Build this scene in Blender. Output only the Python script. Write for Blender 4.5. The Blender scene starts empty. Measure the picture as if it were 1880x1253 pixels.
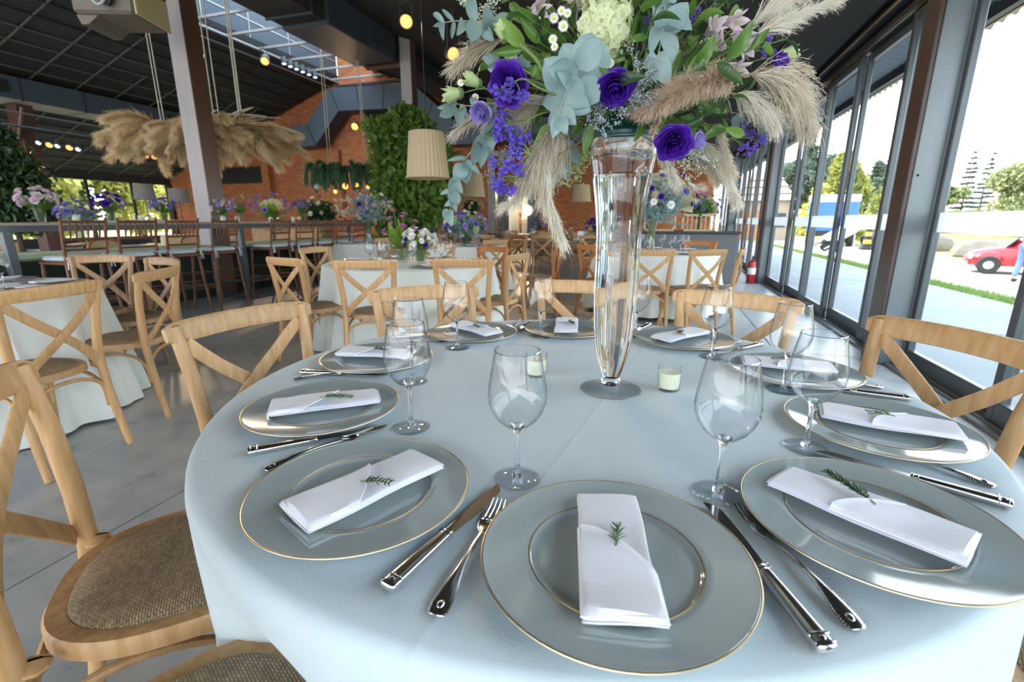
import bpy, math, random
import numpy as np
from mathutils import Vector, Matrix

S = bpy.context.scene
COL = S.collection
R = math.radians
rnd = random.Random(7)

# ------------------------------------------------------------------ camera, sky, sun, exposure
YAW, PITCH, EYE = 17.4, 14.27, 1.16
cam_d = bpy.data.cameras.new('camera')
cam_d.sensor_width = 36.0
cam_d.lens = 871.0 / 1880.0 * 36.0
cam_d.clip_start, cam_d.clip_end = 0.02, 400
cam_d.dof.use_dof = True
cam_d.dof.focus_distance = 1.0
cam_d.dof.aperture_fstop = 5.6
cam = bpy.data.objects.new('camera', cam_d)
COL.objects.link(cam)
cam.location = (0, 0, EYE)
cam.rotation_euler = (R(90 - PITCH), 0, R(YAW))
S.camera = cam

w = bpy.data.worlds.new('sky'); S.world = w; w.use_nodes = True
nt = w.node_tree; nt.nodes.clear()
out = nt.nodes.new('ShaderNodeOutputWorld'); bg = nt.nodes.new('ShaderNodeBackground')
tc = nt.nodes.new('ShaderNodeTexCoord'); sx = nt.nodes.new('ShaderNodeSeparateXYZ')
rp = nt.nodes.new('ShaderNodeValToRGB')
rp.color_ramp.elements[0].position = 0.0; rp.color_ramp.elements[0].color = (1.0, 1.0, 1.0, 1)
rp.color_ramp.elements[1].position = 0.75; rp.color_ramp.elements[1].color = (0.70, 0.85, 1.0, 1)
nt.links.new(tc.outputs['Generated'], sx.inputs[0]); nt.links.new(sx.outputs['Z'], rp.inputs[0])
nt.links.new(rp.outputs[0], bg.inputs[0]); nt.links.new(bg.outputs[0], out.inputs[0])
bg.inputs[1].default_value = 1.9

sun_d = bpy.data.lights.new('sun', 'SUN'); sun_d.energy = 3.2; sun_d.angle = R(0.6); sun_d.color = (1.0, 0.93, 0.80)
sun = bpy.data.objects.new('sun', sun_d); COL.objects.link(sun)
sun.rotation_euler = Vector((0.74, -0.08, -0.66)).to_track_quat('-Z', 'Y').to_euler()

S.view_settings.view_transform = 'Standard'
S.view_settings.look = 'None'
S.view_settings.gamma = 1.0
S.view_settings.use_curve_mapping = False
S.view_settings.exposure = 1.68
cy = S.cycles
cy.max_bounces = 10; cy.diffuse_bounces = 4; cy.glossy_bounces = 5; cy.transmission_bounces = 10
cy.transparent_max_bounces = 24; cy.caustics_reflective = False; cy.caustics_refractive = True
cy.blur_glossy = 0.05; cy.sample_clamp_indirect = 6.0; cy.use_denoising = True

# ------------------------------------------------------------------ helpers
def px(x, y, D):
    """world point seen at (x, y) of the 1880 x 1253 frame, D metres along the optical axis"""
    p, q = R(PITCH), R(YAW)
    r = Vector((math.cos(q), math.sin(q), 0)); fh = Vector((-math.sin(q), math.cos(q), 0)); z = Vector((0, 0, 1))
    f = fh * math.cos(p) - z * math.sin(p); u = z * math.cos(p) + fh * math.sin(p)
    return Vector((0, 0, EYE)) + (r * ((x - 940) / 871) + u * ((626.5 - y) / 871) + f) * D
CAM_R = Vector((math.cos(R(YAW)), math.sin(R(YAW)), 0))
CAM_F = Vector((-math.sin(R(YAW)), math.cos(R(YAW)), 0))

class MB:
    def __init__(s):
        s.v = []; s.n = 0; s.f = []; s.m = []
    def add(s, verts, faces, mi=0):
        verts = np.asarray(verts, dtype=np.float64).reshape(-1, 3)
        s.v.append(verts)
        o = s.n
        for f in faces: s.f.append([i + o for i in f])
        s.m.extend([mi] * len(faces)); s.n += len(verts)
        return s
    def addn(s, verts, faces, mi=0):          # faces: numpy (n, k)
        verts = np.asarray(verts).reshape(-1, 3); s.v.append(verts)
        s.f.extend((np.asarray(faces) + s.n).tolist()); s.m.extend([mi] * len(faces)); s.n += len(verts)
        return s
    def box(s, c, d, rz=0.0, mi=0, ch=0.0, M=None):
        x, y, z = d[0] / 2, d[1] / 2, d[2] / 2
        if ch <= 0:
            P = [(-x, -y, -z), (x, -y, -z), (x, y, -z), (-x, y, -z), (-x, -y, z), (x, -y, z), (x, y, z), (-x, y, z)]
            F = [(3, 2, 1, 0), (4, 5, 6, 7), (0, 1, 5, 4), (1, 2, 6, 5), (2, 3, 7, 6), (3, 0, 4, 7)]
        else:
            ch = min(ch, x * .95, y * .95, z * .95); P = []; F = []
            for zz, k in ((-z, ch), (-z + ch, 0), (z - ch, 0), (z, ch)):
                a, b = x - k, y - k; c2 = ch
                P += [(-a + c2, -b, zz), (a - c2, -b, zz), (a, -b + c2, zz), (a, b - c2, zz), (a - c2, b, zz), (-a + c2, b, zz), (-a, b - c2, zz), (-a, -b + c2, zz)]
            F.append(tuple(range(7, -1, -1))); F.append(tuple(range(24, 32)))
            for r in range(3):
                for i in range(8):
                    j = (i + 1) % 8; F.append((r * 8 + i, r * 8 + j, r * 8 + 8 + j, r * 8 + 8 + i))
        P = np.array(P)
        if M is not None: P = P @ np.array(M.to_3x3()).T
        elif rz:
            cz, sz = math.cos(rz), math.sin(rz)
            P = np.c_[P[:, 0] * cz - P[:, 1] * sz, P[:, 0] * sz + P[:, 1] * cz, P[:, 2]]
        return s.add(P + np.array(c), F, mi)
    def tube(s, pts, rad, seg=8, cap=True, mi=0, flat=None, up=None, closed=False):
        """round or oval tube; flat=(a, b) gives half sizes across / along 'up'"""
        pts = [Vector(p) for p in pts]; n = len(pts)
        if not hasattr(rad, '__len__'): rad = [rad] * n
        V = []; ref = Vector(up) if up is not None else None
        T0 = None
        for i, p in enumerate(pts):
            if closed: t = pts[(i + 1) % n] - pts[i - 1]
            else: t = pts[min(i + 1, n - 1)] - pts[max(i - 1, 0)]
            t.normalize()
            if ref is None:
                ref = Vector((0, 0, 1)) if abs(t.z) < .9 else Vector((1, 0, 0))
            a = t.cross(ref)
            if a.length < 1e-6: a = t.orthogonal()
            a.normalize(); b = a.cross(t).normalized()
            if up is None: ref = b
            for k in range(seg):
                th = 2 * math.pi * k / seg
                if flat:
                    cx, sx_ = math.cos(th), math.sin(th); e = flat[2] if len(flat) > 2 else 1.0
                    ca = math.copysign(abs(cx) ** e, cx); sa = math.copysign(abs(sx_) ** e, sx_)
                    V.append(p + a * (ca * flat[0] * rad[i]) + b * (sa * flat[1] * rad[i]))
                else:
                    V.append(p + (a * math.cos(th) + b * math.sin(th)) * rad[i])
        F = []
        for i in range(n if closed else n - 1):
            i2 = (i + 1) % n
            for k in range(seg):
                j = (k + 1) % seg
                F.append((i * seg + k, i * seg + j, i2 * seg + j, i2 * seg + k))
        if cap and not closed:
            F.append(tuple(range(seg - 1, -1, -1))); F.append(tuple(range((n - 1) * seg, n * seg)))
        return s.add([tuple(v) for v in V], F, mi)
    def lathe(s, prof, seg=32, c=(0, 0, 0), mi=0, close=False, lobes=None, capb=False, capt=False):
        n = len(prof); V = []
        for (r, z) in prof:
            for k in range(seg):
                th = 2 * math.pi * k / seg
                rr = r * (1 + (lobes[1] * math.cos(lobes[0] * th) if lobes else 0))
                V.append((c[0] + rr * math.cos(th), c[1] + rr * math.sin(th), c[2] + z))
        F = []
        for i in range(n if close else n - 1):
            i2 = (i + 1) % n
            for k in range(seg):
                j = (k + 1) % seg
                F.append((i * seg + k, i * seg + j, i2 * seg + j, i2 * seg + k))
        if capb: F.append(tuple(range(seg - 1, -1, -1)))
        if capt: F.append(tuple(range((n - 1) * seg, n * seg)))
        return s.add(V, F, mi)
    def grid(s, fn, nu, nv, mi=0, wrap=False):
        V = []; F = []
        for i in range(nu + 1):
            for j in range(nv + (0 if wrap else 1)):
                V.append(tuple(fn(i / nu, j / nv)))
        m = nv if wrap else nv + 1
        for i in range(nu):
            for j in range(nv):
                j2 = (j + 1) % m if wrap else j + 1
                F.append((i * m + j, i * m + j2, (i + 1) * m + j2, (i + 1) * m + j))
        return s.add(V, F, mi)
    def prism(s, poly, h, axis='z', c=(0, 0, 0), mi=0, M=None):
        n = len(poly)
        P = [(a, b, -h / 2) for a, b in poly] + [(a, b, h / 2) for a, b in poly]
        F = [tuple(range(n - 1, -1, -1)), tuple(range(n, 2 * n))] + [(i, (i + 1) % n, n + (i + 1) % n, n + i) for i in range(n)]
        P = np.array(P)
        if axis == 'y': P = P[:, [0, 2, 1]]; F = [f[::-1] for f in F]
        if axis == 'x': P = P[:, [2, 0, 1]]
        if M is not None: P = P @ np.array(M.to_3x3()).T
        return s.add(P + np.array(c), F, mi)
    def sphere(s, c, r, seg=12, ring=8, mi=0, sc=(1, 1, 1)):
        V = [(c[0], c[1], c[2] - r * sc[2])]; F = []
        for i in range(1, ring):
            ph = -math.pi / 2 + math.pi * i / ring
            for k in range(seg):
                th = 2 * math.pi * k / seg
                V.append((c[0] + r * sc[0] * math.cos(ph) * math.cos(th), c[1] + r * sc[1] * math.cos(ph) * math.sin(th), c[2] + r * sc[2] * math.sin(ph)))
        V.append((c[0], c[1], c[2] + r * sc[2])); L = len(V) - 1
        for k in range(seg):
            j = (k + 1) % seg
            F.append((0, 1 + j, 1 + k)); F.append((L, 1 + (ring - 2) * seg + k, 1 + (ring - 2) * seg + j))
            for i in range(ring - 2):
                F.append((1 + i * seg + k, 1 + i * seg + j, 1 + (i + 1) * seg + j, 1 + (i + 1) * seg + k))
        return s.add(V, F, mi)
    def mesh(s, name, mats, smooth=True):
        me = bpy.data.meshes.new(name)
        V = np.concatenate(s.v) if s.v else np.zeros((0, 3))
        me.vertices.add(len(V)); me.vertices.foreach_set('co', V.astype(np.float32).ravel())
        ln = np.fromiter((len(f) for f in s.f), dtype=np.int32, count=len(s.f))
        fl = np.fromiter((i for f in s.f for i in f), dtype=np.int32, count=int(ln.sum()))
        me.loops.add(len(fl)); me.loops.foreach_set('vertex_index', fl)
        me.polygons.add(len(ln)); st = np.zeros(len(ln), dtype=np.int32); st[1:] = np.cumsum(ln)[:-1]
        me.polygons.foreach_set('loop_start', st); me.polygons.foreach_set('loop_total', ln)
        for m in (mats if isinstance(mats, (list, tuple)) else [mats]): me.materials.append(m)
        if s.m and max(s.m) > 0: me.polygons.foreach_set('material_index', np.array(s.m, dtype=np.int32))
        me.update(calc_edges=True)
        if smooth:
            me.polygons.foreach_set('use_smooth', np.ones(len(ln), dtype=bool))
            try: me.set_sharp_from_angle(angle=R(38))
            except Exception: pass
        else: me.polygons.foreach_set('use_smooth', np.zeros(len(ln), dtype=bool))
        return me

def obj(name, geo, mat=None, parent=None, loc=None, smooth=True, rot=None):
    me = geo.mesh(name, mat, smooth) if isinstance(geo, MB) else geo
    o = bpy.data.objects.new(name, me); COL.objects.link(o)
    if parent is not None: o.parent = parent
    if loc is not None: o.location = loc
    if rot is not None: o.rotation_euler = rot
    return o
def tag(o, label, cat, group=None, kind=None):
    o['label'] = label; o['category'] = cat
    if group: o['group'] = group
    if kind: o['kind'] = kind
    return o
def thing(name, label, cat, loc=(0, 0, 0), rz=0.0, group=None):
    o = bpy.data.objects.new(name, None); COL.objects.link(o); o.empty_display_size = .05
    o.location = loc; o.rotation_euler = (0, 0, rz)
    return tag(o, label, cat, group)
def struct(name, geo, mat, parent=None, smooth=False):
    o = obj(name, geo, mat, parent, smooth=smooth)
    if parent is None: o['kind'] = 'structure'
    return o
KIDS = {}
def copy_tree(o, parent=None):
    c = o.copy(); COL.objects.link(c)
    if parent is not None: c.parent = parent
    for ch in list(o.children): copy_tree(ch, c)
    return c
def dup(o, loc, rz, label=None, group=None):
    c = copy_tree(o); c.location = loc; c.rotation_euler = (0, 0, rz)
    if label: c['label'] = label
    if group: c['group'] = group
    return c

# ------------------------------------------------------------------ materials
def mat(name, col, rough=.5, metal=0., spec=None, noise=None, bump=None, coat=0., trans=0., ior=None, sheen=0., vary=0., emit=None, sss=0.):
    m = bpy.data.materials.new(name); m.use_nodes = True
    nt = m.node_tree; b = nt.nodes['Principled BSDF']
    b.inputs['Base Color'].default_value = (*col, 1); b.inputs['Roughness'].default_value = rough; b.inputs['Metallic'].default_value = metal
    if spec is not None: b.inputs['Specular IOR Level'].default_value = spec
    if ior: b.inputs['IOR'].default_value = ior
    if trans: b.inputs['Transmission Weight'].default_value = trans
    if coat: b.inputs['Coat Weight'].default_value = coat; b.inputs['Coat Roughness'].default_value = .06
    if sheen: b.inputs['Sheen Weight'].default_value = sheen
    if emit: b.inputs['Emission Color'].default_value = (*emit[0], 1); b.inputs['Emission Strength'].default_value = emit[1]
    L = nt.links.new; tcn = None
    def coords(scale):
        nonlocal tcn
        if tcn is None: tcn = nt.nodes.new('ShaderNodeTexCoord')
        mp = nt.nodes.new('ShaderNodeMapping'); mp.inputs['Scale'].default_value = scale
        L(tcn.outputs['Object'], mp.inputs[0]); return mp.outputs[0]
    cur = None
    if noise:   # (scale xyz, amount, detail, second colour)
        n = nt.nodes.new('ShaderNodeTexNoise'); n.inputs['Scale'].default_value = 1.0; n.inputs['Detail'].default_value = noise[2] if len(noise) > 2 else 4
        sc = noise[0] if hasattr(noise[0], '__len__') else (noise[0],) * 3
        L(coords(sc), n.inputs['Vector'])
        cr = nt.nodes.new('ShaderNodeValToRGB'); cr.color_ramp.elements[0].position = .32; cr.color_ramp.elements[1].position = .68
        c2 = noise[1] if hasattr(noise[1], '__len__') else tuple(c * (1 - noise[1]) for c in col)
        cr.color_ramp.elements[0].color = (*c2, 1); cr.color_ramp.elements[1].color = (*col, 1)
        L(n.outputs['Fac'], cr.inputs[0]); cur = cr.outputs[0]
    if vary:
        oi = nt.nodes.new('ShaderNodeObjectInfo'); hs = nt.nodes.new('ShaderNodeHueSaturation')
        mr = nt.nodes.new('ShaderNodeMapRange'); mr.inputs['To Min'].default_value = 1 - vary; mr.inputs['To Max'].default_value = 1 + vary
        L(oi.outputs['Random'], mr.inputs['Value']); L(mr.outputs[0], hs.inputs['Value'])
        if cur: L(cur, hs.inputs['Color'])
        else: hs.inputs['Color'].default_value = (*col, 1)
        cur = hs.outputs[0]
    if cur: L(cur, b.inputs['Base Color'])
    if bump:    # (scale, strength, distance)
        n2 = nt.nodes.new('ShaderNodeTexNoise'); n2.inputs['Scale'].default_value = 1.0; n2.inputs['Detail'].default_value = 3
        sc = bump[0] if hasattr(bump[0], '__len__') else (bump[0],) * 3
        L(coords(sc), n2.inputs['Vector'])
        bp = nt.nodes.new('ShaderNodeBump'); bp.inputs['Strength'].default_value = bump[1]; bp.inputs['Distance'].default_value = bump[2]
        L(n2.outputs['Fac'], bp.inputs['Height']); L(bp.outputs[0], b.inputs['Normal'])
    return m

def leafmat(name, col, rough=.45, trans=.35, noise=None, spec=.4, vary=.0):
    """leaf or petal: surface plus light passing through"""
    m = mat(name, col, rough, spec=spec, noise=noise, vary=vary)
    nt = m.node_tree; b = nt.nodes['Principled BSDF']; o = nt.nodes['Material Output']
    t = nt.nodes.new('ShaderNodeBsdfTranslucent'); mx = nt.nodes.new('ShaderNodeMixShader')
    t.inputs[0].default_value = (*[min(1, c * 1.25) for c in col], 1); mx.inputs[0].default_value = trans
    nt.links.new(b.outputs[0], mx.inputs[1]); nt.links.new(t.outputs[0], mx.inputs[2]); nt.links.new(mx.outputs[0], o.inputs[0])
    return m

def thinglass(name, tint=(1, 1, 1), edge=0.0, f0=.04, rough=0.0, edgecol=(.55, .62, .65), power=3.0, gz=.75):
    """thin clear glass: transmits straight through, reflects by angle, greys towards grazing"""
    m = bpy.data.materials.new(name); m.use_nodes = True; nt = m.node_tree; nt.nodes.clear(); L = nt.links.new
    o = nt.nodes.new('ShaderNodeOutputMaterial'); mx = nt.nodes.new('ShaderNodeMixShader')
    tr = nt.nodes.new('ShaderNodeBsdfTransparent'); gl = nt.nodes.new('ShaderNodeBsdfGlossy'); gl.inputs['Roughness'].default_value = rough
    lw = nt.nodes.new('ShaderNodeLayerWeight'); lw.inputs['Blend'].default_value = .5
    pw = nt.nodes.new('ShaderNodeMath'); pw.operation = 'POWER'; pw.inputs[1].default_value = power
    ml = nt.nodes.new('ShaderNodeMath'); ml.operation = 'MULTIPLY_ADD'; ml.inputs[1].default_value = gz; ml.inputs[2].default_value = f0
    L(lw.outputs['Facing'], pw.inputs[0]); L(pw.outputs[0], ml.inputs[0]); L(ml.outputs[0], mx.inputs[0])
    mc = nt.nodes.new('ShaderNodeMix'); mc.data_type = 'RGBA'
    mc.inputs['A'].default_value = (*tint, 1); mc.inputs['B'].default_value = (*edgecol, 1)
    me = nt.nodes.new('ShaderNodeMath'); me.operation = 'MULTIPLY'; me.inputs[1].default_value = edge
    L(pw.outputs[0], me.inputs[0]); L(me.outputs[0], mc.inputs['Factor']); L(mc.outputs['Result'], tr.inputs[0])
    L(tr.outputs[0], mx.inputs[1]); L(gl.outputs[0], mx.inputs[2]); L(mx.outputs[0], o.inputs[0])
    return m

def solidglass(name, col=(1, 1, 1), ior=1.45, rough=0.0):
    m = bpy.data.materials.new(name); m.use_nodes = True; nt = m.node_tree; nt.nodes.clear()
    o = nt.nodes.new('ShaderNodeOutputMaterial'); g = nt.nodes.new('ShaderNodeBsdfGlass')
    g.inputs['Color'].default_value = (*col, 1); g.inputs['IOR'].default_value = ior; g.inputs['Roughness'].default_value = rough
    nt.links.new(g.outputs[0], o.inputs[0]); return m

def woodmat(name, col, dark, scale=(60, 60, 5), rough=.42, vary=.14):
    m = mat(name, col, rough, noise=(scale, dark, 5), vary=vary, spec=.35)
    return m

def cloth(name, col, scale=900, amt=.25, vary=0.0):
    m = mat(name, col, .85, spec=.15, sheen=.15, noise=((14, 14, 14), tuple(c * .96 for c in col), 3), vary=vary)
    nt = m.node_tree; b = nt.nodes['Principled BSDF']; L = nt.links.new
    t = nt.nodes.new('ShaderNodeTexCoord'); hs = []
    for sc_ in ((scale, scale * .16, scale * .16), (scale * .16, scale, scale * .16), (scale * .16, scale * .16, scale)):
        mp_ = nt.nodes.new('ShaderNodeMapping'); mp_.inputs['Scale'].default_value = sc_; L(t.outputs['Object'], mp_.inputs[0])
        wv = nt.nodes.new('ShaderNodeTexNoise'); wv.inputs['Scale'].default_value = 1.0; wv.inputs['Detail'].default_value = 1
        L(mp_.outputs[0], wv.inputs['Vector']); hs.append(wv.outputs['Fac'])
    a = nt.nodes.new('ShaderNodeMath'); L(hs[0], a.inputs[0]); L(hs[1], a.inputs[1])
    a2 = nt.nodes.new('ShaderNodeMath'); L(a.outputs[0], a2.inputs[0]); L(hs[2], a2.inputs[1])
    bp = nt.nodes.new('ShaderNodeBump'); bp.inputs['Strength'].default_value = amt; bp.inputs['Distance'].default_value = .0008
    L(a2.outputs[0], bp.inputs['Height']); L(bp.outputs[0], b.inputs['Normal'])
    return m

M = {}
M['wood'] = woodmat('oak_wood', (.55, .345, .170), (.42, .24, .10))
M['wood_pale'] = woodmat('pale_oak', (.62, .42, .23), (.48, .29, .135))
M['wood_grey'] = woodmat('weathered_oak', (.46, .30, .165), (.33, .20, .10))
M['wood_orange'] = woodmat('orange_oak', (.50, .215, .07), (.36, .14, .04))
M['stool'] = woodmat('stool_wood', (.20, .085, .045), (.12, .045, .022), rough=.35)
M['thin'] = thinglass('clear_foot_glass', (.96, .975, .985), edge=.5, f0=.04, edgecol=(.60, .66, .70), power=4.5)
M['tablewood'] = woodmat('table_wood', (.34, .22, .12), (.22, .13, .07), (3, 40, 40))
M['cloth'] = cloth('tablecloth_fabric', (.60, .715, .78))
M['cloth_w'] = cloth('white_tablecloth_fabric', (.74, .79, .76), 400, .2)
M['napkin'] = cloth('napkin_fabric', (.84, .87, .96), 1300, .22)
M['cushion'] = cloth('cushion_fabric', (.55, .66, .68), 500, .2)
M['plate'] = mat('charger_glaze', (.385, .455, .462), .07, spec=.6, coat=.6)
M['gold'] = mat('gold_rim', (.60, .52, .35), .35, 1.0)
M['gold_dark'] = mat('gold_line', (.36, .27, .13), .4, 1.0)
M['silver'] = mat('silver_plate', (.80, .80, .79), .13, 1.0)
M['bowl'] = thinglass('crystal_bowl', (.99, .995, 1.0), edge=.7, f0=.03, edgecol=(.50, .55, .58), power=4.5)
M['glass'] = solidglass('crystal_solid', (.98, .99, 1.0), 1.46)
M['water'] = solidglass('vase_water_glass', (.955, .985, 1.0), 1.36)
M['pane'] = thinglass('window_glass', (.95, .975, .98), edge=.1, f0=.004, power=6, gz=.3)
M['frost'] = leafmat('frost_film', (.80, .87, .90), .6, .45)
M['wax'] = mat('candle_wax', (.80, .84, .62), .5, spec=.3)
M['black'] = mat('black_paint', (.012, .012, .014), .45)
M['dark'] = mat('dark_metal', (.055, .062, .07), .4, .3)
M['mullion'] = mat('grey_frame_metal', (.075, .09, .102), .35, .5)
M['rust'] = mat('red_oxide_steel', (.060, .034, .030), .4, noise=(6, .3))
M['greysteel'] = mat('grey_steel', (.165, .195, .215), .36, .3, noise=((5, 5, 2), .15))
M['colbrown'] = mat('brown_column_paint', (.135, .068, .052), .33, noise=((4, 4, 1), .2))
M['column'] = mat('column_lit_side', (.36, .33, .335), .45, noise=((4, 4, 1), .2))  # paler than the brown face: light on this side is put into the colour
M['duct'] = mat('duct_sheet_metal', (.045, .058, .075), .5, .1)
M['ductgrey'] = mat('grey_duct_metal', (.085, .115, .15), .5, .15)
M['ceil'] = mat('dark_ceiling_panel', (.040, .037, .034), .7, noise=(2.5, .15))
M['ceilblack'] = mat('black_ceiling_panel', (.017, .016, .016), .75)
M['rail'] = mat('ceiling_rail', (.135, .13, .112), .5)
M['white'] = mat('white_paint', (.72, .74, .74), .5)
M['steel'] = mat('steel_bar', (.55, .55, .54), .4, .5)
M['shade'] = leafmat('lamp_fabric', (.78, .66, .46), .85, .3, spec=.1)
M['eave'] = mat('corrugated_sheet', (.42, .45, .48), .35, .3)
M['shadegrey'] = mat('taupe_lamp_fabric', (.25, .22, .195), .85, spec=.1)
M['red'] = mat('red_enamel', (.36, .012, .018), .35, coat=.3)
M['rubber'] = mat('black_rubber', (.02, .02, .02), .8)
M['euc'] = leafmat('eucalyptus_leaf', (.245, .355, .345), .5, .3, noise=(30, (.19, .295, .285), 3), vary=.14)
M['eucpale'] = leafmat('pale_eucalyptus_leaf', (.33, .445, .455), .5, .28, noise=(22, (.27, .38, .385), 3), vary=.08)
M['leaf'] = leafmat('glossy_green_leaf', (.13, .265, .05), .32, .35, noise=(25, (.08, .18, .035), 3), spec=.5, vary=.25)
M['leafbright'] = leafmat('bright_green_leaf', (.20, .34, .065), .35, .4, noise=(25, (.13, .25, .04), 3), vary=.15)
M['leafdark'] = leafmat('dark_green_leaf', (.045, .105, .03), .4, .25, noise=(25, (.03, .07, .02), 3), vary=.3)
M['stem'] = mat('green_stem', (.13, .21, .06), .5)
M['stembrown'] = mat('brown_stem', (.24, .17, .09), .6); M['stempale'] = mat('pale_stem', (.36, .38, .27), .6)
M['purple'] = leafmat('deep_violet_petal', (.105, .022, .42), .5, .3, noise=(60, (.06, .01, .28), 2))
M['lilac'] = leafmat('lilac_petal', (.36, .29, .66), .55, .35, noise=(50, (.46, .40, .74), 2))
M['violet'] = leafmat('statice_floret', (.25, .18, .70), .6, .3, noise=(70, (.17, .10, .55), 2))
M['palelilac'] = leafmat('pale_lilac_floret', (.50, .50, .70), .7, .3, noise=(300, (.66, .68, .80), 1))
M['hydra'] = leafmat('hydrangea_petal', (.80, .84, .64), .6, .35, noise=(45, (.68, .77, .42), 3))
M['bud'] = leafmat('cream_green_bud', (.66, .74, .48), .5, .3, noise=((60, 60, 12), (.40, .54, .20), 3))
M['alstro'] = leafmat('pink_white_petal', (.70, .55, .66), .5, .35, noise=((90, 90, 20), (.78, .74, .74), 3))
M['daisy'] = leafmat('daisy_petal', (.84, .86, .84), .6, .25)
M['yolk'] = mat('daisy_centre', (.66, .62, .06), .7)
M['pampas'] = leafmat('pampas_hair', (.62, .55, .44), .8, .4, noise=((30, 30, 30), (.78, .75, .68), 2), spec=.1)
M['pampaswhite'] = leafmat('white_pampas_hair', (.78, .76, .70), .8, .4, noise=((30, 30, 30), (.66, .59, .48), 2), spec=.1)
M['pampasbrown'] = leafmat('brown_reed_hair', (.60, .46, .34), .8, .35, noise=((60, 60, 60), (.74, .64, .52), 2), spec=.1)
M['pampasgold'] = leafmat('golden_pampas_hair', (.76, .62, .41), .85, .45, noise=((3, 3, 3), (.84, .76, .60), 2), spec=.1)
M['foam'] = mat('green_foam_bowl', (.012, .10, .09), .3, coat=.3)
# ------------------------------------------------------------------ setting materials with their own patterns
def nodes_of(m): return m.node_tree, m.node_tree.nodes['Principled BSDF']
def floor_mat():
    m = mat('polished_concrete', (.45, .48, .50), .28, spec=.45); nt, b = nodes_of(m); L = nt.links.new
    g = nt.nodes.new('ShaderNodeNewGeometry')
    n1 = nt.nodes.new('ShaderNodeTexNoise'); n1.inputs['Scale'].default_value = .9; n1.inputs['Detail'].default_value = 8; n1.inputs['Roughness'].default_value = .6
    n2 = nt.nodes.new('ShaderNodeTexNoise'); n2.inputs['Scale'].default_value = 7; n2.inputs['Detail'].default_value = 6; n2.inputs['Distortion'].default_value = .3
    L(g.outputs['Position'], n1.inputs[0]); L(g.outputs['Position'], n2.inputs[0])
    a = nt.nodes.new('ShaderNodeMath'); a.operation = 'ADD'; L(n1.outputs[0], a.inputs[0]); L(n2.outputs[0], a.inputs[1])
    cr = nt.nodes.new('ShaderNodeValToRGB'); e = cr.color_ramp.elements
    e[0].position = .72; e[0].color = (.33, .365, .39, 1); e[1].position = 1.0; e[1].color = (.455, .475, .485, 1)
    hf = nt.nodes.new('ShaderNodeMath'); hf.operation = 'MULTIPLY'; hf.inputs[1].default_value = .85; L(a.outputs[0], hf.inputs[0])
    L(hf.outputs[0], cr.inputs[0]); L(cr.outputs[0], b.inputs['Base Color'])
    mr = nt.nodes.new('ShaderNodeMapRange'); mr.inputs['To Min'].default_value = .2; mr.inputs['To Max'].default_value = .42
    L(n2.outputs[0], mr.inputs[0]); L(mr.outputs[0], b.inputs['Roughness'])
    return m
def brick_mat():
    m = mat('red_brick', (.5, .2, .1), .85, spec=.2); nt, b = nodes_of(m); L = nt.links.new
    g = nt.nodes.new('ShaderNodeNewGeometry'); s = nt.nodes.new('ShaderNodeSeparateXYZ'); c = nt.nodes.new('ShaderNodeCombineXYZ')
    L(g.outputs['Position'], s.inputs[0])
    ad = nt.nodes.new('ShaderNodeMath'); L(s.outputs['X'], ad.inputs[0]); L(s.outputs['Y'], ad.inputs[1])
    L(ad.outputs[0], c.inputs[0]); L(s.outputs['Z'], c.inputs[1])
    br = nt.nodes.new('ShaderNodeTexBrick'); L(c.outputs[0], br.inputs['Vector']); br.inputs['Scale'].default_value = 1.0
    br.inputs['Brick Width'].default_value = .23; br.inputs['Row Height'].default_value = .075; br.inputs['Mortar Size'].default_value = .006
    br.inputs['Color1'].default_value = (.52, .19, .075, 1); br.inputs['Color2'].default_value = (.38, .115, .045, 1); br.inputs['Mortar'].default_value = (.36, .19, .11, 1)
    n = nt.nodes.new('ShaderNodeTexNoise'); n.inputs['Scale'].default_value = 1.3; n.inputs['Detail'].default_value = 6; L(g.outputs['Position'], n.inputs[0])
    mx = nt.nodes.new('ShaderNodeMix'); mx.data_type = 'RGBA'; mx.blend_type = 'MULTIPLY'; mx.inputs['Factor'].default_value = .5
    L(br.outputs['Color'], mx.inputs['A']); L(n.outputs['Color'], mx.inputs['B'])
    hs = nt.nodes.new('ShaderNodeHueSaturation'); hs.inputs['Value'].default_value = 1.5; hs.inputs['Saturation'].default_value = 1.0
    L(mx.outputs['Result'], hs.inputs['Color']); L(hs.outputs[0], b.inputs['Base Color'])
    bp = nt.nodes.new('ShaderNodeBump'); bp.inputs['Strength'].default_value = .5; bp.inputs['Distance'].default_value = .01; bp.invert = True
    L(br.outputs['Fac'], bp.inputs['Height']); L(bp.outputs[0], b.inputs['Normal'])
    return m
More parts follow.
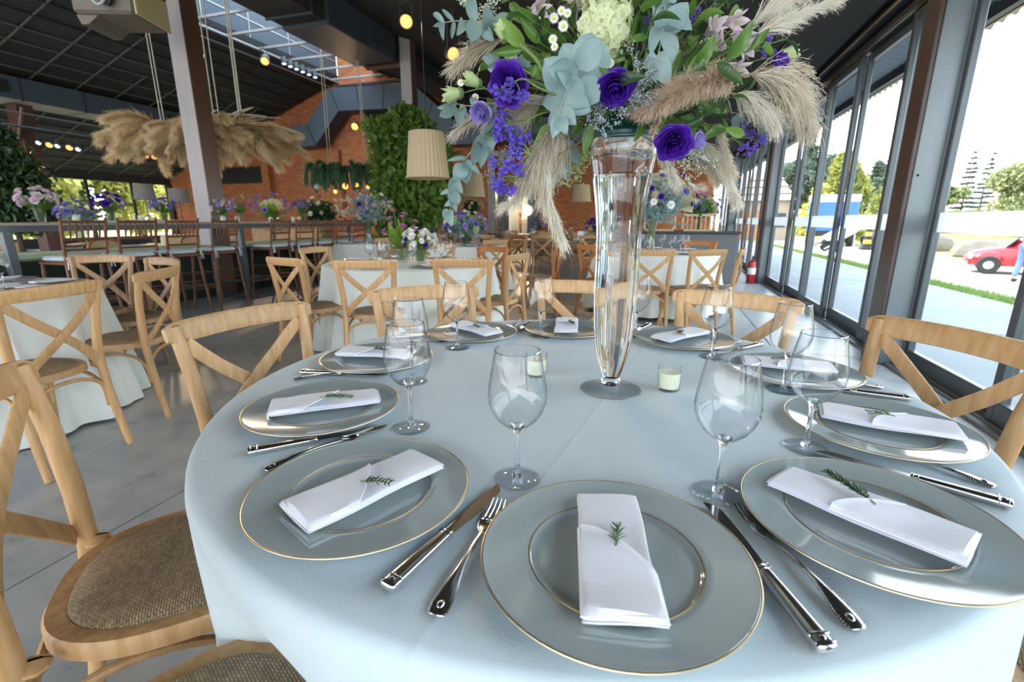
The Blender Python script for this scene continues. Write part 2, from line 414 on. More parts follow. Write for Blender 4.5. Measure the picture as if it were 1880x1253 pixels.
def rattan_mat(name, c1, c2, dark):
    m = mat(name, c1, .6, spec=.35); nt, b = nodes_of(m); L = nt.links.new
    t = nt.nodes.new('ShaderNodeTexCoord'); br = nt.nodes.new('ShaderNodeTexBrick'); L(t.outputs['Object'], br.inputs['Vector'])
    br.inputs['Scale'].default_value = 1.0; br.inputs['Brick Width'].default_value = .0098; br.inputs['Row Height'].default_value = .0046; br.inputs['Mortar Size'].default_value = .0010
    br.inputs['Mortar Smooth'].default_value = 1.0
    br.inputs['Color1'].default_value = (*c1, 1); br.inputs['Color2'].default_value = (*c2, 1); br.inputs['Mortar'].default_value = (*dark, 1)
    n = nt.nodes.new('ShaderNodeTexNoise'); n.inputs['Scale'].default_value = 60; n.inputs['Detail'].default_value = 3; L(t.outputs['Object'], n.inputs[0])
    mx = nt.nodes.new('ShaderNodeMix'); mx.data_type = 'RGBA'; mx.blend_type = 'OVERLAY'; mx.inputs['Factor'].default_value = .45
    L(br.outputs['Color'], mx.inputs['A']); L(n.outputs['Fac'], mx.inputs['B']); L(mx.outputs['Result'], b.inputs['Base Color'])
    bp = nt.nodes.new('ShaderNodeBump'); bp.inputs['Strength'].default_value = .9; bp.inputs['Distance'].default_value = .0016; bp.invert = True
    L(br.outputs['Fac'], bp.inputs['Height']); L(bp.outputs[0], b.inputs['Normal'])
    return m
M['floor'] = floor_mat(); M['brick'] = brick_mat()
M['rattan'] = rattan_mat('woven_rattan', (.40, .30, .185), (.28, .20, .115), (.155, .108, .062))
M['rattan_dark'] = rattan_mat('dark_woven_rattan', (.25, .19, .125), (.17, .125, .08), (.10, .072, .046))
M['concrete'] = mat('outdoor_concrete', (.235, .255, .268), .8, noise=((.7, .7, .7), (.185, .21, .225), 7), bump=(40, .3, .01))
M['gravel'] = mat('pale_gravel', (.42, .38, .31), .9, noise=(25, (.32, .29, .24), 6), bump=(60, .5, .02))
M['lawn'] = mat('lawn_ground', (.22, .215, .06), .9, noise=(.5, (.28, .25, .09), 8), bump=(50, .5, .03))
M['soil'] = mat('grass_ground', (.12, .17, .04), .95, noise=(9, .4))
M['blade'] = leafmat('grass_blade', (.17, .26, .05), .6, .3)
M['conifer'] = leafmat('conifer_foliage', (.34, .33, .08), .8, .25, noise=(.6, (.15, .20, .06), 4))
M['darktree'] = leafmat('dark_tree_foliage', (.105, .145, .105), .8, .2, noise=(.6, (.06, .095, .07), 4))
M['midtree'] = leafmat('soft_tree_foliage', (.31, .325, .15), .8, .2, noise=(.6, (.17, .205, .10), 4))
M['yellowtree'] = leafmat('sunlit_tree_foliage', (.60, .56, .20), .7, .5, noise=(.7, (.36, .41, .12), 4))
M['bark'] = mat('tree_bark', (.11, .08, .06), .9, noise=((12, 12, 2), .4))
M['rock'] = mat('field_rock', (.20, .17, .145), .9, noise=(1.5, (.12, .10, .085), 7), bump=(6, .6, .08))

# ------------------------------------------------------------------ floor: cast slabs with sawn joints
XG, YB = 1.9, 20.0
XL = -25.5
fl = struct('floor', MB().box((-12, 5.5, -.06), (28.4, 30, .08)), M['rubber'])
slab_me = MB().box((0, 0, -.006), (2.992, 4.992, .028), ch=.003).mesh('slab', M['floor'], False)
for i in range(-8, 2):
    for j in range(-2, 5):
        x0 = -1.95 + 3 * i
        wide = 3.0
        if x0 >= XG: continue
        if x0 + 3 > XG + .2:
            wd = XG + .05 - x0
            s = obj('slab', MB().box((0, 0, -.006), (wd - .008, 4.992, .028), ch=.003), M['floor'], fl, (x0 + wd / 2, j * 5 - .3 + 2.5, -.008), smooth=False)
        else: s = obj('slab', slab_me, None, fl, (x0 + 1.5, j * 5 - .3 + 2.5, -.008))

# ------------------------------------------------------------------ glass wall, window side
colA, colB, colC, col0 = (4.5, 4.72), (9.98, 10.2), (15.5, 15.72), (-1.0, -.78)
edges = [-3.1, -1.95, (None), -.78, .25, 1.28, 2.3, 3.3, 4.5, None, 4.72, 5.35, 6.5, 7.62, 8.74, 9.98, None, 10.2, 11.3, 12.4, 13.45, 14.5, 15.5, None, 15.72, 16.8, 17.9, 18.95, 20.0]
wn = 0; prev = None; flip = 0
for e in edges:
    if e is None: prev = None; continue
    if prev is not None:
        wn += 1; y0, y1 = prev, e; x = XG + (.055 if flip else 0.0); flip ^= 1
        st = .062; zb, zt = .015, 2.86; L_ = y1 - y0
        W = struct('window_%d' % wn, MB().box((x, y0 + st / 2, (zb + zt) / 2), (.05, st, zt - zb), ch=.006).box((x, y1 - st / 2 + .012, (zb + zt) / 2), (.05, st, zt - zb), ch=.006)
                   .box((x, (y0 + y1) / 2, .085), (.05, L_ - 2 * st + .02, .14), ch=.006).box((x, (y0 + y1) / 2, 2.82), (.05, L_ - 2 * st + .02, .08), ch=.006), M['mullion'])
        obj('pane', MB().box((x, (y0 + y1) / 2, 1.47), (.008, L_ - 2 * st + .02, 2.63)), M['pane'], W, smooth=False)
        obj('frost_film', MB().box((x - .007, (y0 + y1) / 2, 1.145), (.003, L_ - 2 * st, .142)), M['frost'], W, smooth=False)
        obj('pull_strip', MB().box((x - .031, y0 + .03, 1.45), (.012, .018, 2.7)), M['mullion'], W, smooth=False)
    prev = e
TR = struct('trim_1', MB().box((1.93, 8.4, .012), (.24, 23.2, .024)).box((1.86, 8.4, .026), (.012, 23.2, .02)).box((1.93, 8.4, .026), (.012, 23.2, .02)).box((2.0, 8.4, .026), (.012, 23.2, .02)), M['greysteel'])
HD = struct('trim_2', MB().box((1.95, 8.4, 2.99), (.2, 23.2, .24)).box((1.80, 8.4, 3.0), (.12, 23.2, .09)).box((1.84, 8.4, 2.89), (.03, 23.2, .05)), M['black'])
obj('edge_highlight', MB().box((1.74, 8.4, 2.955), (.012, 23.2, .012)).box((1.852, 8.4, 2.862), (.012, 23.2, .01)), M['gold_dark'], HD, smooth=False)  # gold strips stand in for the highlights along the cornice edge
def hcol(name, y0, y1, label):
    c = struct(name, MB().box((1.735, (y0 + y1) / 2, 1.5), (.03, .22, 2.99), ch=.004), M['rust'])
    obj('web', MB().box((1.835, y0 + .02, 1.5), (.168, .012, 2.98)).box((1.835, (y0 + y1) / 2 + .06, 1.5), (.168, .02, 2.98)), M['greysteel'], c, smooth=False)
    obj('flange', MB().box((1.932, (y0 + y1) / 2, 1.5), (.024, .22, 2.99), ch=.004), M['greysteel'], c, smooth=False)
    obj('bead', MB().box((1.753, y0 + .006, 1.5), (.006, .012, 2.98)), M['black'], c, smooth=False)
    obj('bolt', MB().sphere((1.79, y0 + .012, 1.49), .009, 8, 6), M['black'], c)
    c['label'] = label
for i, (c, lb) in enumerate(((col0, 'steel column of the glass wall behind the set table'), (colA, 'broad red and grey steel column beside the window side chair'), (colB, 'grey steel column behind the fire extinguisher'), (colC, 'far steel column near the brick wall'))):
    hcol('trim_%d' % (3 + i), c[0], c[1], lb)
# corrugated eave outside the glass
EV = struct('trim_8', MB().grid(lambda u, v: (2.02 + .66 * v, -3 + 23.5 * u, 3.06 - .20 * v + .020 * math.cos(u * 23.5 / .17 * 2 * math.pi) * 1.5), 1104, 1), M['eave'], smooth=True)
obj('eave_beam', MB().box((2.5, 8.7, 2.85), (.06, 23.5, .10)), M['black'], EV, smooth=False)
obj('eave_batten', MB().box((2.6, 8.7, 2.85), (.03, 23.5, .06)), M['wood_pale'], EV, smooth=False)
obj('eave_purlin', MB().box((2.2, 8.7, 2.985), (.05, 23.5, .05)), M['rust'], EV, smooth=False)

# ------------------------------------------------------------------ roof: two slopes up to a skylight
SL, SR = .347, .311
XA, XBr = -14.4, -11.75
def zl(x): return 3.25 + SL * (x - XL)
def zr(x): return 2.95 + SR * (1.7 - x)
aL, aR = math.atan(SL), math.atan(-SR)
CE = struct('ceiling', MB().add([(XL - .8, -9, zl(XL - .8) + .12), (XA, -9, zl(XA) + .12), (XA, 20, zl(XA) + .12), (XL - .8, 20, zl(XL - .8) + .12),  # roof runs on unseen behind the camera to cut light from the rear
                                 (XL - .8, -9, zl(XL - .8) + .3), (XA, -9, zl(XA) + .3), (XA, 20, zl(XA) + .3), (XL - .8, 20, zl(XL - .8) + .3)],
                                [(3, 2, 1, 0), (4, 5, 6, 7), (0, 1, 5, 4), (1, 2, 6, 5), (2, 3, 7, 6), (3, 0, 4, 7)])
            .add([(XBr, -9, zr(XBr) + .1), (2.05, -9, zr(2.05) + .1), (2.05, 20, zr(2.05) + .1), (XBr, 20, zr(XBr) + .1),
                  (XBr, -9, zr(XBr) + .28), (2.05, -9, zr(2.05) + .28), (2.05, 20, zr(2.05) + .28), (XBr, 20, zr(XBr) + .28)],
                 [(3, 2, 1, 0), (4, 5, 6, 7), (0, 1, 5, 4), (1, 2, 6, 5), (2, 3, 7, 6), (3, 0, 4, 7)]), M['ceilblack'])
pl = MB().box((0, 0, .04), (.59 / math.cos(aL), 1.235, .05), M=Matrix.Rotation(-aL, 3, 'Y')).mesh('ceiling_panel', M['ceil'], False)
rcross = MB().box((0, 0, 0), (.02, 1.25, .03)).mesh('ceiling_rail', M['rail'], False)
for i in range(18):
    xc = XL + .3 + .61 * i
    if xc > XA - .2: break
    for j in range(13):
        yc = 4.2 + 1.252 * j
        obj('panel', pl, None, CE, (xc, yc, zl(xc) + .02))
    if i: obj('rail', MB().box((0, 0, -.012), (.042, 1.252 * 13, .04)), M['rail'] if i < 15 else M['ceil'], CE, (xc - .305, 4.2 - .626 + 1.252 * 6.5, zl(xc - .305) + .005), smooth=False)  # rails near the ridge take the dark panel colour to look shaded
for j in range(14):
    lx = (XA - XL) * (.93 if j < 8 else .72)  # far cross rails stop short where shade would hide them
    obj('cross_rail', MB().box((0, 0, 0), (lx / math.cos(aL), .042, .03), M=Matrix.Rotation(-aL, 3, 'Y')), M['rail'], CE, (XL + lx / 2, 4.2 - .626 + 1.252 * j, zl(XL + lx / 2) - .004), smooth=False)
pr = MB().box((0, 0, .04), (1.235 / math.cos(aR), 1.235, .05), M=Matrix.Rotation(-aR, 3, 'Y')).mesh('right_ceiling_panel', M['ceilblack'], False)
for i in range(11):
    xc = 1.15 - .62 - 1.25 * i + (.01)
    for j in range(14):
        obj('panel', pr, None, CE, (xc, 3.4 - .01 + 1.25 * (j - .05), zr(xc) + .02))
obj('panel', MB().box((0, 0, .04), (.5 / math.cos(aR), 22, .05), M=Matrix.Rotation(-aR, 3, 'Y')), M['ceilblack'], CE, (1.43, 9, zr(1.43) + .02), smooth=False)
# skylight monitor
MO = struct('trim_9', MB().box((XA - .06, 7.5, 8.15), (.08, 25, 2.15)).box((XBr + .06, 7.5, 8.35), (.08, 25, 1.9)), M['ductgrey'])
for j in range(17):
    obj('bar', MB().box(((XA + XBr) / 2, 20 - .4 - 1.35 * j, 7.16), (XBr - XA + .1, .07, .07)), M['steel'], MO, smooth=False)
obj('edge_rail', MB().box((XA + .02, 7.5, 7.12), (.05, 25, .06)).box((XA - .35, 7.5, zl(XA - .35) - .04), (.04, 25, .04)).box((XBr, 7.5, 7.12), (.06, 25, .08)), M['steel'], MO, smooth=False)
for j in range(13):
    obj('panel_joint', MB().box((XA - .012, 19 - 1.9 * j, 8.2), (.02, .03, 2.0)), M['steel'], MO, smooth=False)
obj('joint_rail', MB().box((XA - .012, 7.5, 7.95), (.02, 25, .035)).box((XA - .012, 7.5, 8.7), (.02, 25, .035)), M['steel'], MO, smooth=False)
obj('pane', MB().box(((XA + XBr) / 2, 7.5, 9.3), (XBr - XA + .3, 25, .02)), M['pane'], MO, smooth=False)

# ------------------------------------------------------------------ far brick wall with doorway
def wallpoly(mb, poly, y0, y1):
    mb.prism([(a, b) for a, b in poly], y1 - y0, 'y', c=(0, (y0 + y1) / 2, 0))
DX0, DX1, DZ = -7.13, -5.05, 2.45
bw = MB()
wallpoly(bw, [(XL - .4, 0), (DX0, 0), (DX0, DZ), (DX0, zr(DX0) + .2), (XBr, zr(XBr) + .2), (XBr, 9.3), (XA, 9.3), (XA, zl(XA) + .2), (XL - .4, zl(XL - .4) + .2)], 20, 20.3)
wallpoly(bw, [(DX0, DZ), (DX1, DZ), (DX1, zr(DX1) + .2), (DX0, zr(DX0) + .2)], 20, 20.3)
wallpoly(bw, [(DX1, 0), (1.66, 0), (1.66, zr(1.66) + .2), (DX1, zr(DX1) + .2)], 20, 20.3)
WB = struct('wall_back', bw, M['brick'])
for x, h, d in ((-22.3, 3.6, .35), (-18.75, 4.9, .35), (-14.75, 4.3, .25), (-9.2, 4.3, .2), (-1.2, 3.4, .2)):
    obj('pilaster', MB().box((x, 20 - d / 2, h / 2), (.42, d, h)), M['brick'], WB, smooth=False)
obj('lintel', MB().box((-20.5, 19.85, 3.35), (3.1, .3, .75)), M['black'], WB, smooth=False)
obj('ledge', MB().box((-11.6, 19.93, 6.95), (5.6, .14, .09)), M['dark'], WB, smooth=False)
D1 = struct('door_1', MB().box((DX0 + .05, 20.1, DZ / 2), (.1, .5, DZ)).box((DX1 - .05, 20.1, DZ / 2), (.1, .5, DZ)).box(((DX0 + DX1) / 2, 20.1, DZ - .05), (DX1 - DX0, .5, .1)), M['dark'])
obj('door_leaf', MB().box((-5.33, 19.98, 1.2), (.5, .06, 2.4), ch=.01), M['ductgrey'], D1, smooth=False)
obj('door_leaf', MB().box((-6.7, 19.98, 1.2), (.6, .06, 2.4), ch=.01), M['dark'], D1, smooth=False)
room = MB().box((-6.1, 22.6, 1.25), (2.2, .1, 2.6)).box((-7.2, 21.4, 1.25), (.1, 2.4, 2.6)).box((-5.0, 21.4, 1.25), (.1, 2.4, 2.6)).box((-6.1, 21.4, 2.6), (2.2, 2.4, .1)).box((-6.1, 21.4, -.05), (2.2, 2.4, .1))
PT = struct('wall_pantry', room, M['white'])
lp = bpy.data.lights.new('pantry_lamp', 'POINT'); lp.energy = 60; lp.color = (1, .8, .55); lp.shadow_soft_size = .15
lo = bpy.data.objects.new('pantry_lamp', lp); COL.objects.link(lo); lo.location = (-6.0, 21.2, 2.35)
sh = thing('pantry_shelf', 'wooden shelf unit inside the lit doorway', 'shelf', (-6.0, 22.0, 0))
obj('side_panel', MB().box((-.5, 0, 1.0), (.04, .4, 2.0)).box((.5, 0, 1.0), (.04, .4, 2.0)), M['tablewood'], sh, smooth=False)
for z in (.5, 1.0, 1.5, 1.98): obj('shelf_board', MB().box((0, 0, z), (.98, .4, .04)), M['tablewood'], sh, smooth=False)
bl = tag(obj('round_wall_lamp', MB().lathe([(.0, -.06), (.12, -.055), (.2, -.02), (.215, 0), (.2, .02), (.12, .055), (0, .06)], 28), mat('glowing_disc', (.8, .7, .5), .5, emit=((1, .82, .55), .9)), None, (-5.55, 19.85, 1.57), rot=(R(90), 0, 0)), 'round cream lamp glowing on the grey door leaf', 'lamp')
vn = struct('window_90', MB().box((-11.85, 19.94, 5.25), (2.3, .16, 1.5)), M['black'])
obj('frame_bar', MB().box((-11.85, 19.84, 5.98), (2.3, .05, .06)).box((-11.85, 19.84, 4.52), (2.3, .05, .06)).box((-12.97, 19.84, 5.25), (.06, .05, 1.5)).box((-10.73, 19.84, 5.25), (.06, .05, 1.5)), M['dark'], vn, smooth=False)
obj('pane', MB().box((-11.85, 19.85, 5.25), (2.2, .012, 1.4)), M['pane'], vn, smooth=False)

# ------------------------------------------------------------------ left glazed wall, far side
WLf = struct('wall_left', MB().box((XL, 7.5, .2), (.14, 25, .4)).box((XL, 7.5, 3.12), (.2, 25, .3)), M['dark'])
for k in range(13):
    y = 20 - 2.0 * k
    obj('post', MB().box((XL, y - .02, 1.68), (.12 if k % 3 else .3, .08 if k % 3 else .3, 2.6)), M['black'], WLf, smooth=False)
    if k < 12: obj('pane', MB().box((XL, y - 1, 1.68), (.01, 1.9, 2.58)), M['pane'], WLf, smooth=False)
obj('white_sill', MB().box((XL + .1, 7.5, .95), (.12, 25, .5)), M['white'], WLf, smooth=False)

# ------------------------------------------------------------------ outside ground
GR = struct('ground_apron', MB().box((3.5, 13, -.09), (3.0, 44, .08)), M['concrete'])
for k in range(8): obj('joint', MB().box((3.5, -4 + 5.2 * k, -.0499), (3.0, .012, .004)), M['rubber'], GR, smooth=False)
struct('ground_verge', MB().box((5.2, 13, -.10), (.42, 44, .09)), M['soil'])
struct('ground_road', MB().box((7.35, 13, -.105), (3.9, 60, .09)), M['gravel'])
struct('ground_field', MB().box((75, 35, -.14), (131.4, 200, .09)).box((-75, 30, -.2), (98, 200, .1)).box((-8, 85, -.16), (40, 125, .1)), M['lawn'])
gb = MB(); rg = np.random.default_rng(3); n = 9000
p = np.c_[5.0 + .42 * rg.random(n), 4 + 24 * rg.random(n), np.full(n, -.055)]; hgt = .035 + .05 * rg.random(n); a = rg.random(n) * 6.28
dx = np.c_[np.cos(a), np.sin(a), np.zeros(n)] * .008; tip = p + np.c_[np.cos(a * 3) * .02, np.sin(a * 3) * .02, hgt]
gb.addn(np.stack([p - dx, p + dx, tip], 1).reshape(-1, 3), np.arange(3 * n).reshape(-1, 3))
tag(obj('grass', gb, M['blade']), 'short green grass along the edge of the concrete apron', 'grass', kind='stuff')
# ------------------------------------------------------------------ tables, cloths and what lies on them
TC = Vector((-0.20, 1.13, 0)); TR_ = 0.81; TZ = 0.76

def make_table(name, label, c, r=.8, z=.745, square=None):
    t = thing(name, label, 'table', (c[0], c[1], 0), 0, 'round banquet tables')
    obj('tabletop', MB().lathe([(0, z - .028), (r - .006, z - .028), (r, z - .02), (r, z - .008), (r - .006, z), (0, z)], 48), M['tablewood'], t)
    obj('pedestal', MB().lathe([(.05, .06), (.05, z - .03)], 16), M['dark'], t)
    for k in range(4):
        a = math.pi / 2 * k + .4
        obj('foot', MB().box((.2 * math.cos(a), .2 * math.sin(a), .035), (.42, .06, .07), rz=a, ch=.01), M['dark'], t, smooth=False)
    return t
def make_cloth(label, c, r, flare, folds, seed, mat_, group, z=.76, hem=.012, amp=.05, dents=()):
    rg = random.Random(seed); ph = [rg.uniform(0, 6.28) for _ in range(6)]
    zs = [(0, 0), (r * .5, 0), (r * .82, 0), (r * .95, 0), (r - .012, -.001), (r - .003, -.005), (r + .003, -.014), (r + .006, -.03)]
    nz = 15
    for i in range(1, nz + 1):
        t = i / nz; zs.append((r + .006 + flare * t ** 1.1, -.03 - (z - hem - .03) * t))
    seg = 240
    mb = MB(); V = []; F = []
    for (rr, dz) in zs:
        for k in range(seg):
            th = 2 * math.pi * k / seg
            t = max(0, -dz - .03) / (z - .03); q = min(1, t * 1.25) ** 1.1
            fold = (math.sin(folds * th + ph[0] + .9 * math.sin(2 * th + ph[1])) * .6 + .4 * math.sin(folds * 1.7 * th + ph[2])) * amp * q
            fold += .012 * q * math.sin(3 * th + ph[3])
            R2 = rr + fold * .8
            for (da, dw, dd) in dents:
                df = abs((th - da + math.pi) % (2 * math.pi) - math.pi) / dw
                if df < 1: R2 -= dd * (math.cos(math.pi * df) * .5 + .5) ** .7 * min(1, t / .40) ** 1.5
            V.append((R2 * math.cos(th), R2 * math.sin(th), z + dz + (.006 * math.sin(5 * th + ph[4]) if t > .95 else 0)))
    n = len(zs)
    for i in range(n - 1):
        for k in range(seg):
            j = (k + 1) % seg
            if i == 0:
                if k == 0: pass
                F.append((0, (i + 1) * seg + k, (i + 1) * seg + j)) if True else None
            else: F.append((i * seg + k, (i + 1) * seg + k, (i + 1) * seg + j, i * seg + j))
    mb.add(V, F)
    return tag(obj('tablecloth', mb, mat_, None, (c[0], c[1], 0)), label, 'tablecloth', group)

def make_plate(loc, label, group=None, seg=72):
    t = thing('charger_plate', label, 'plate', loc, 0, group)
    R0 = .159
    obj('dish', MB().lathe([(0, .0), (.07, .0), (.10, .003), (.150, .0095), (R0 - .001, .0125), (R0, .0145), (R0 - .002, .0158), (.150, .0142), (.112, .0115), (.1035, .0108), (.100, .0085), (.097, .0062), (.09, .0056), (0, .0055)], seg), M['plate'], t)
    obj('gold_rim', MB().tube([(R0 * math.cos(a), R0 * math.sin(a), .0148) for a in [2 * math.pi * k / seg for k in range(seg)]], .0013, 8, closed=True), M['gold'], t)
    obj('gold_line', MB().tube([(.1018 * math.cos(a), .1018 * math.sin(a), .0103) for a in [2 * math.pi * k / seg for k in range(seg)]], .0008, 6, closed=True), M['gold_dark'], t)
    return t

def napkin_mesh(seed, L=.222, W=.084):
    rg = random.Random(seed); mb = MB()
    bx, by = rg.uniform(-1, 1), rg.uniform(-1, 1)
    def layer(z0, th, x0, x1, y0, y1, sk=0.0, nu=14, nv=8):
        def f(u, v):
            a = 2 * math.pi * v; e = .42
            ca, sa = math.cos(a), math.sin(a)
            cx_ = math.copysign(abs(ca) ** e, ca); cz_ = math.copysign(abs(sa) ** .8, sa)
            x = (x0 + x1) / 2 + (x1 - x0) / 2 * cx_; y = y0 + (y1 - y0) * u
            end = 1 - .35 * (abs(2 * u - 1) ** 8)
            z = z0 + th / 2 + th / 2 * cz_ * end + .0022 * math.sin(5 * u + bx * 3) * math.sin(2.2 * cx_ + by)
            return (x + sk * (y / L) + .0012 * math.sin(9 * u + bx), y, z)
        mb.grid(f, nu, 24, wrap=True)
        for s, yy in ((0, y0), (1, y1)):
            ring = [f(s, k / 24) for k in range(24)]
            mb.add(ring, [list(range(24)) if s else list(range(23, -1, -1))])
    w, l = W / 2, L / 2
    layer(.0002, .0042, -w, w, -l, l - .002)
    layer(.0040, .0040, -w + .001, w - .0012, -l + .001, l)
    layer(.0078, .0034, -w + .0004, w - .002, -l + .0016, l - .006)
    return mb
def flap_mesh(seed, L=.222, W=.084, pts=None):
    rg = random.Random(seed); w, l = W / 2 + .0012, L / 2 + .0008
    mb = MB(); k = rg.uniform(.3, .6)
    def f(u, v):          # u along x, v along y from bottom to the slanting edge
        x = -w + 2 * w * u
        top = .028 - (.062 + .02 * k) * u ** (1.15 + k * .8)
        y = -l + (top + l) * v
        z = .0116 + .0028 * math.sin(math.pi * u) * (.5 + .5 * v) + .0024 * math.sin(6 * v + 4 * k) * math.sin(3 * u + k) + .002 * (v > .96)
        if u < .04 or u > .96: z = .0075
        if v < .02: z = .0085
        return (x, y, z)
    n, m = 16, 18
    mb.grid(f, n, m)
    V = mb.v[-1]; Vb = V.copy(); Vb[:, 2] -= .0018
    nv = len(V); mb.addn(Vb, [])
    F = []
    rim = [i * (m + 1) for i in range(n + 1)] + [n * (m + 1) + j for j in range(1, m + 1)] + [i * (m + 1) + m for i in range(n - 1, -1, -1)] + [j for j in range(m - 1, 0, -1)]
    for a, b in zip(rim, rim[1:] + rim[:1]): F.append((a, b, nv + b, nv + a))
    mb.f.extend(F); mb.m.extend([0] * len(F))
    return mb
def rosemary(loc, rz, tilt, L, n, label, group, seed):
    rg = random.Random(seed)
    t = thing('rosemary_sprig', label, 'herb sprig', loc, rz, group)
    pts = [(0.002 * math.sin(i), L * i / 6, .004 + .0035 * math.sin(i * .5)) for i in range(7)]
    obj('stem', MB().tube(pts, [.0011, .0011, .001, .001, .0009, .0008, .0006], 6), M['stem'], t)
    mb = MB()
    for i in range(n):
        u = (i + .5) / n; y = L * (.12 + .9 * u); 
        for s in range(4):
            a = rg.uniform(-.5, .5) + s * 1.57 + i
            ln = rg.uniform(.011, .018) * (1 - .35 * u)
            d = Vector((math.cos(a) * .75, .62, abs(math.sin(a)) * .55)).normalized()
            p0 = Vector((0, min(y, L), .0055)); p1 = p0 + d * ln
            mb.tube([p0, p0 + d * ln * .55 + Vector((0, 0, .001)), p1], [.0006, .0010, .0004], 4)
    o = obj('needles', mb, M['leafdark' if seed % 2 else 'leafros'], t); o['kind'] = 'stuff'
    return t
M['leafros'] = leafmat('rosemary_needle', (.10, .19, .08), .5, .2, vary=.2)

def fork_proto():
    t = thing('dinner_fork', 'silver dinner fork', 'fork')
    pts = [(0, .0, .006), (0, .03, .0075), (0, .07, .0075), (0, .105, .006), (0, .13, .0035), (0, .143, .003)]
    mb = MB()
    def hf(u, v):
        y = .0 + .142 * u; k = [.0105, .0118, .0095, .0065, .0042, .0036, .0034, .0036, .0042]
        i = min(7, int(u * 8)); fr = u * 8 - i; wd = k[i] * (1 - fr) + k[i + 1] * fr
        if u < .05: wd *= max(0, 1 - (1 - u / .05) ** 2.5) ** .5
        zc = .0022 + .0055 * math.sin(math.pi * min(1, u * .95)) ** 1.2
        a = 2 * math.pi * v
        return (wd * math.cos(a), y, zc + .0021 * math.sin(a))
    mb.grid(lambda u, v: hf(u ** 1.5, v), 34, 12, wrap=True)
    obj('handle', mb, M['silver'], t)
    dec = MB()
    for s in (-1, 1):
        for i in range(26):
            u = .03 + .55 * i / 26; p = hf(u, 0); dec.sphere((s * (abs(p[0]) - .0008), p[1], p[2] + .0013), .00055, 5, 4)
    dec.sphere((0, .014, hf(.1, 0)[2] + .0016), .0042, 10, 6, sc=(1, 1.3, .5))
    obj('beaded_edge', dec, M['silver'], t)
    hd = MB()
    def head(u, v):
        y = .140 + .032 * u; wd = .0042 + .0085 * math.sin(math.pi / 2 * min(1, u * 1.5)); a = 2 * math.pi * v
        return (wd * math.cos(a), y, .0035 - .0025 * math.sin(math.pi * u) + .0013 * math.sin(a))
    hd.grid(head, 8, 12, wrap=True)
    obj('fork_head', hd, M['silver'], t)
    for k in range(4):
        x = -.0096 + .0064 * k
        obj('tine', MB().tube([(x * .95, .168, .0032), (x, .185, .003), (x * .98, .20, .0045), (x * .95, .214, .0085)], [.0021, .002, .0017, .0009], 6, flat=(1, .6)), M['silver'], t)
    return t
def knife_proto():
    t = thing('table_knife', 'silver table knife', 'knife')
    mb = MB()
    def hf(u, v):
        u = u ** 1.7; y = .115 * u; wd = .0108 - .0028 * u; hz = .0062 - .0012 * u
        if u < .03: q = max(0, 1 - (1 - u / .03) ** 2.5) ** .5; wd *= q; hz *= q
        if u > .93: wd *= .86
        a = 2 * math.pi * v; ca, sa = math.cos(a), math.sin(a)
        return (wd * math.copysign(abs(ca) ** .6, ca), y, .0062 + hz * math.copysign(abs(sa) ** .6, sa))
    mb.grid(hf, 30, 16, wrap=True)
    obj('handle', mb, M['silver'], t)
    d = MB()
    for y, wd in ((.006, .0104), (.0155, .0107), (.106, .0084), (.112, .0082)):
        d.box((0, y, .0064), (wd * 2, .0018, .0124), ch=.0006)
    d.sphere((0, .0105, .0120), .0036, 8, 6, sc=(1, 1, .35))
    for i in range(7): d.sphere((-.0075 + .0025 * i, .0165, .0122), .0011, 5, 4)
    obj('collar_moulding', d, M['silver'], t)['kind'] = 'stuff'
    pts = []; n = 20
    left = []; right = []
    for i in range(n + 1):
        u = i / n; y = .113 + .131 * u
        right.append((.0078 + .0032 * math.sin(u * 2.4), y)) if u < .86 else right.append((.0078 + .0032 * math.sin(u * 2.4) - .014 * ((u - .86) / .14) ** 1.6, y))
        left.append((-.0068 + .0006 * math.sin(u * 9) * (u > .8), y))
    poly = left[::-1][:0] + right + left[::-1]
    obj('blade', MB().prism([(x, y) for x, y in poly], .0018, c=(0, 0, .0058)), M['silver'], t, smooth=False)
    return t
def glass_proto(seg=40):
    t = thing('wine_glass', 'clear stemmed wine glass', 'wine glass')
    outer = [(.0045, .088), (.010, .0885), (.020, .094), (.031, .104), (.0395, .117), (.0445, .131), (.0455, .142), (.0445, .155), (.0415, .174), (.0378, .194), (.0346, .2125)]
    inner = [(r - .0011, z + .0006) for r, z in outer[1:-1]]
    obj('bowl', MB().lathe(outer + [(.0340, .2132), (.0334, .2125)] + inner[::-1] + [(.0, .0925)], seg), M['bowl'], t)
    rim = MB().tube([(.034 * math.cos(a), .034 * math.sin(a), .2128) for a in [2 * math.pi * k / seg for k in range(seg)]], .0006, 5, closed=True)
    obj('rim', rim, M['glass'], t)
    obj('stem', MB().lathe([(0, .0055), (.009, .0055), (.0072, .010), (.0048, .018), (.004, .03), (.0038, .055), (.0042, .074), (.0058, .084), (.011, .0905), (.012, .0925), (.006, .0935), (0, .0938)], 20), M['glass'], t)
    obj('foot', MB().lathe([(0, 0.0004), (.036, .0004), (.0372, .0013), (.036, .0022), (.024, .0034), (.0105, .0058), (0, .0062)], seg), M['thin'], t)
    return t

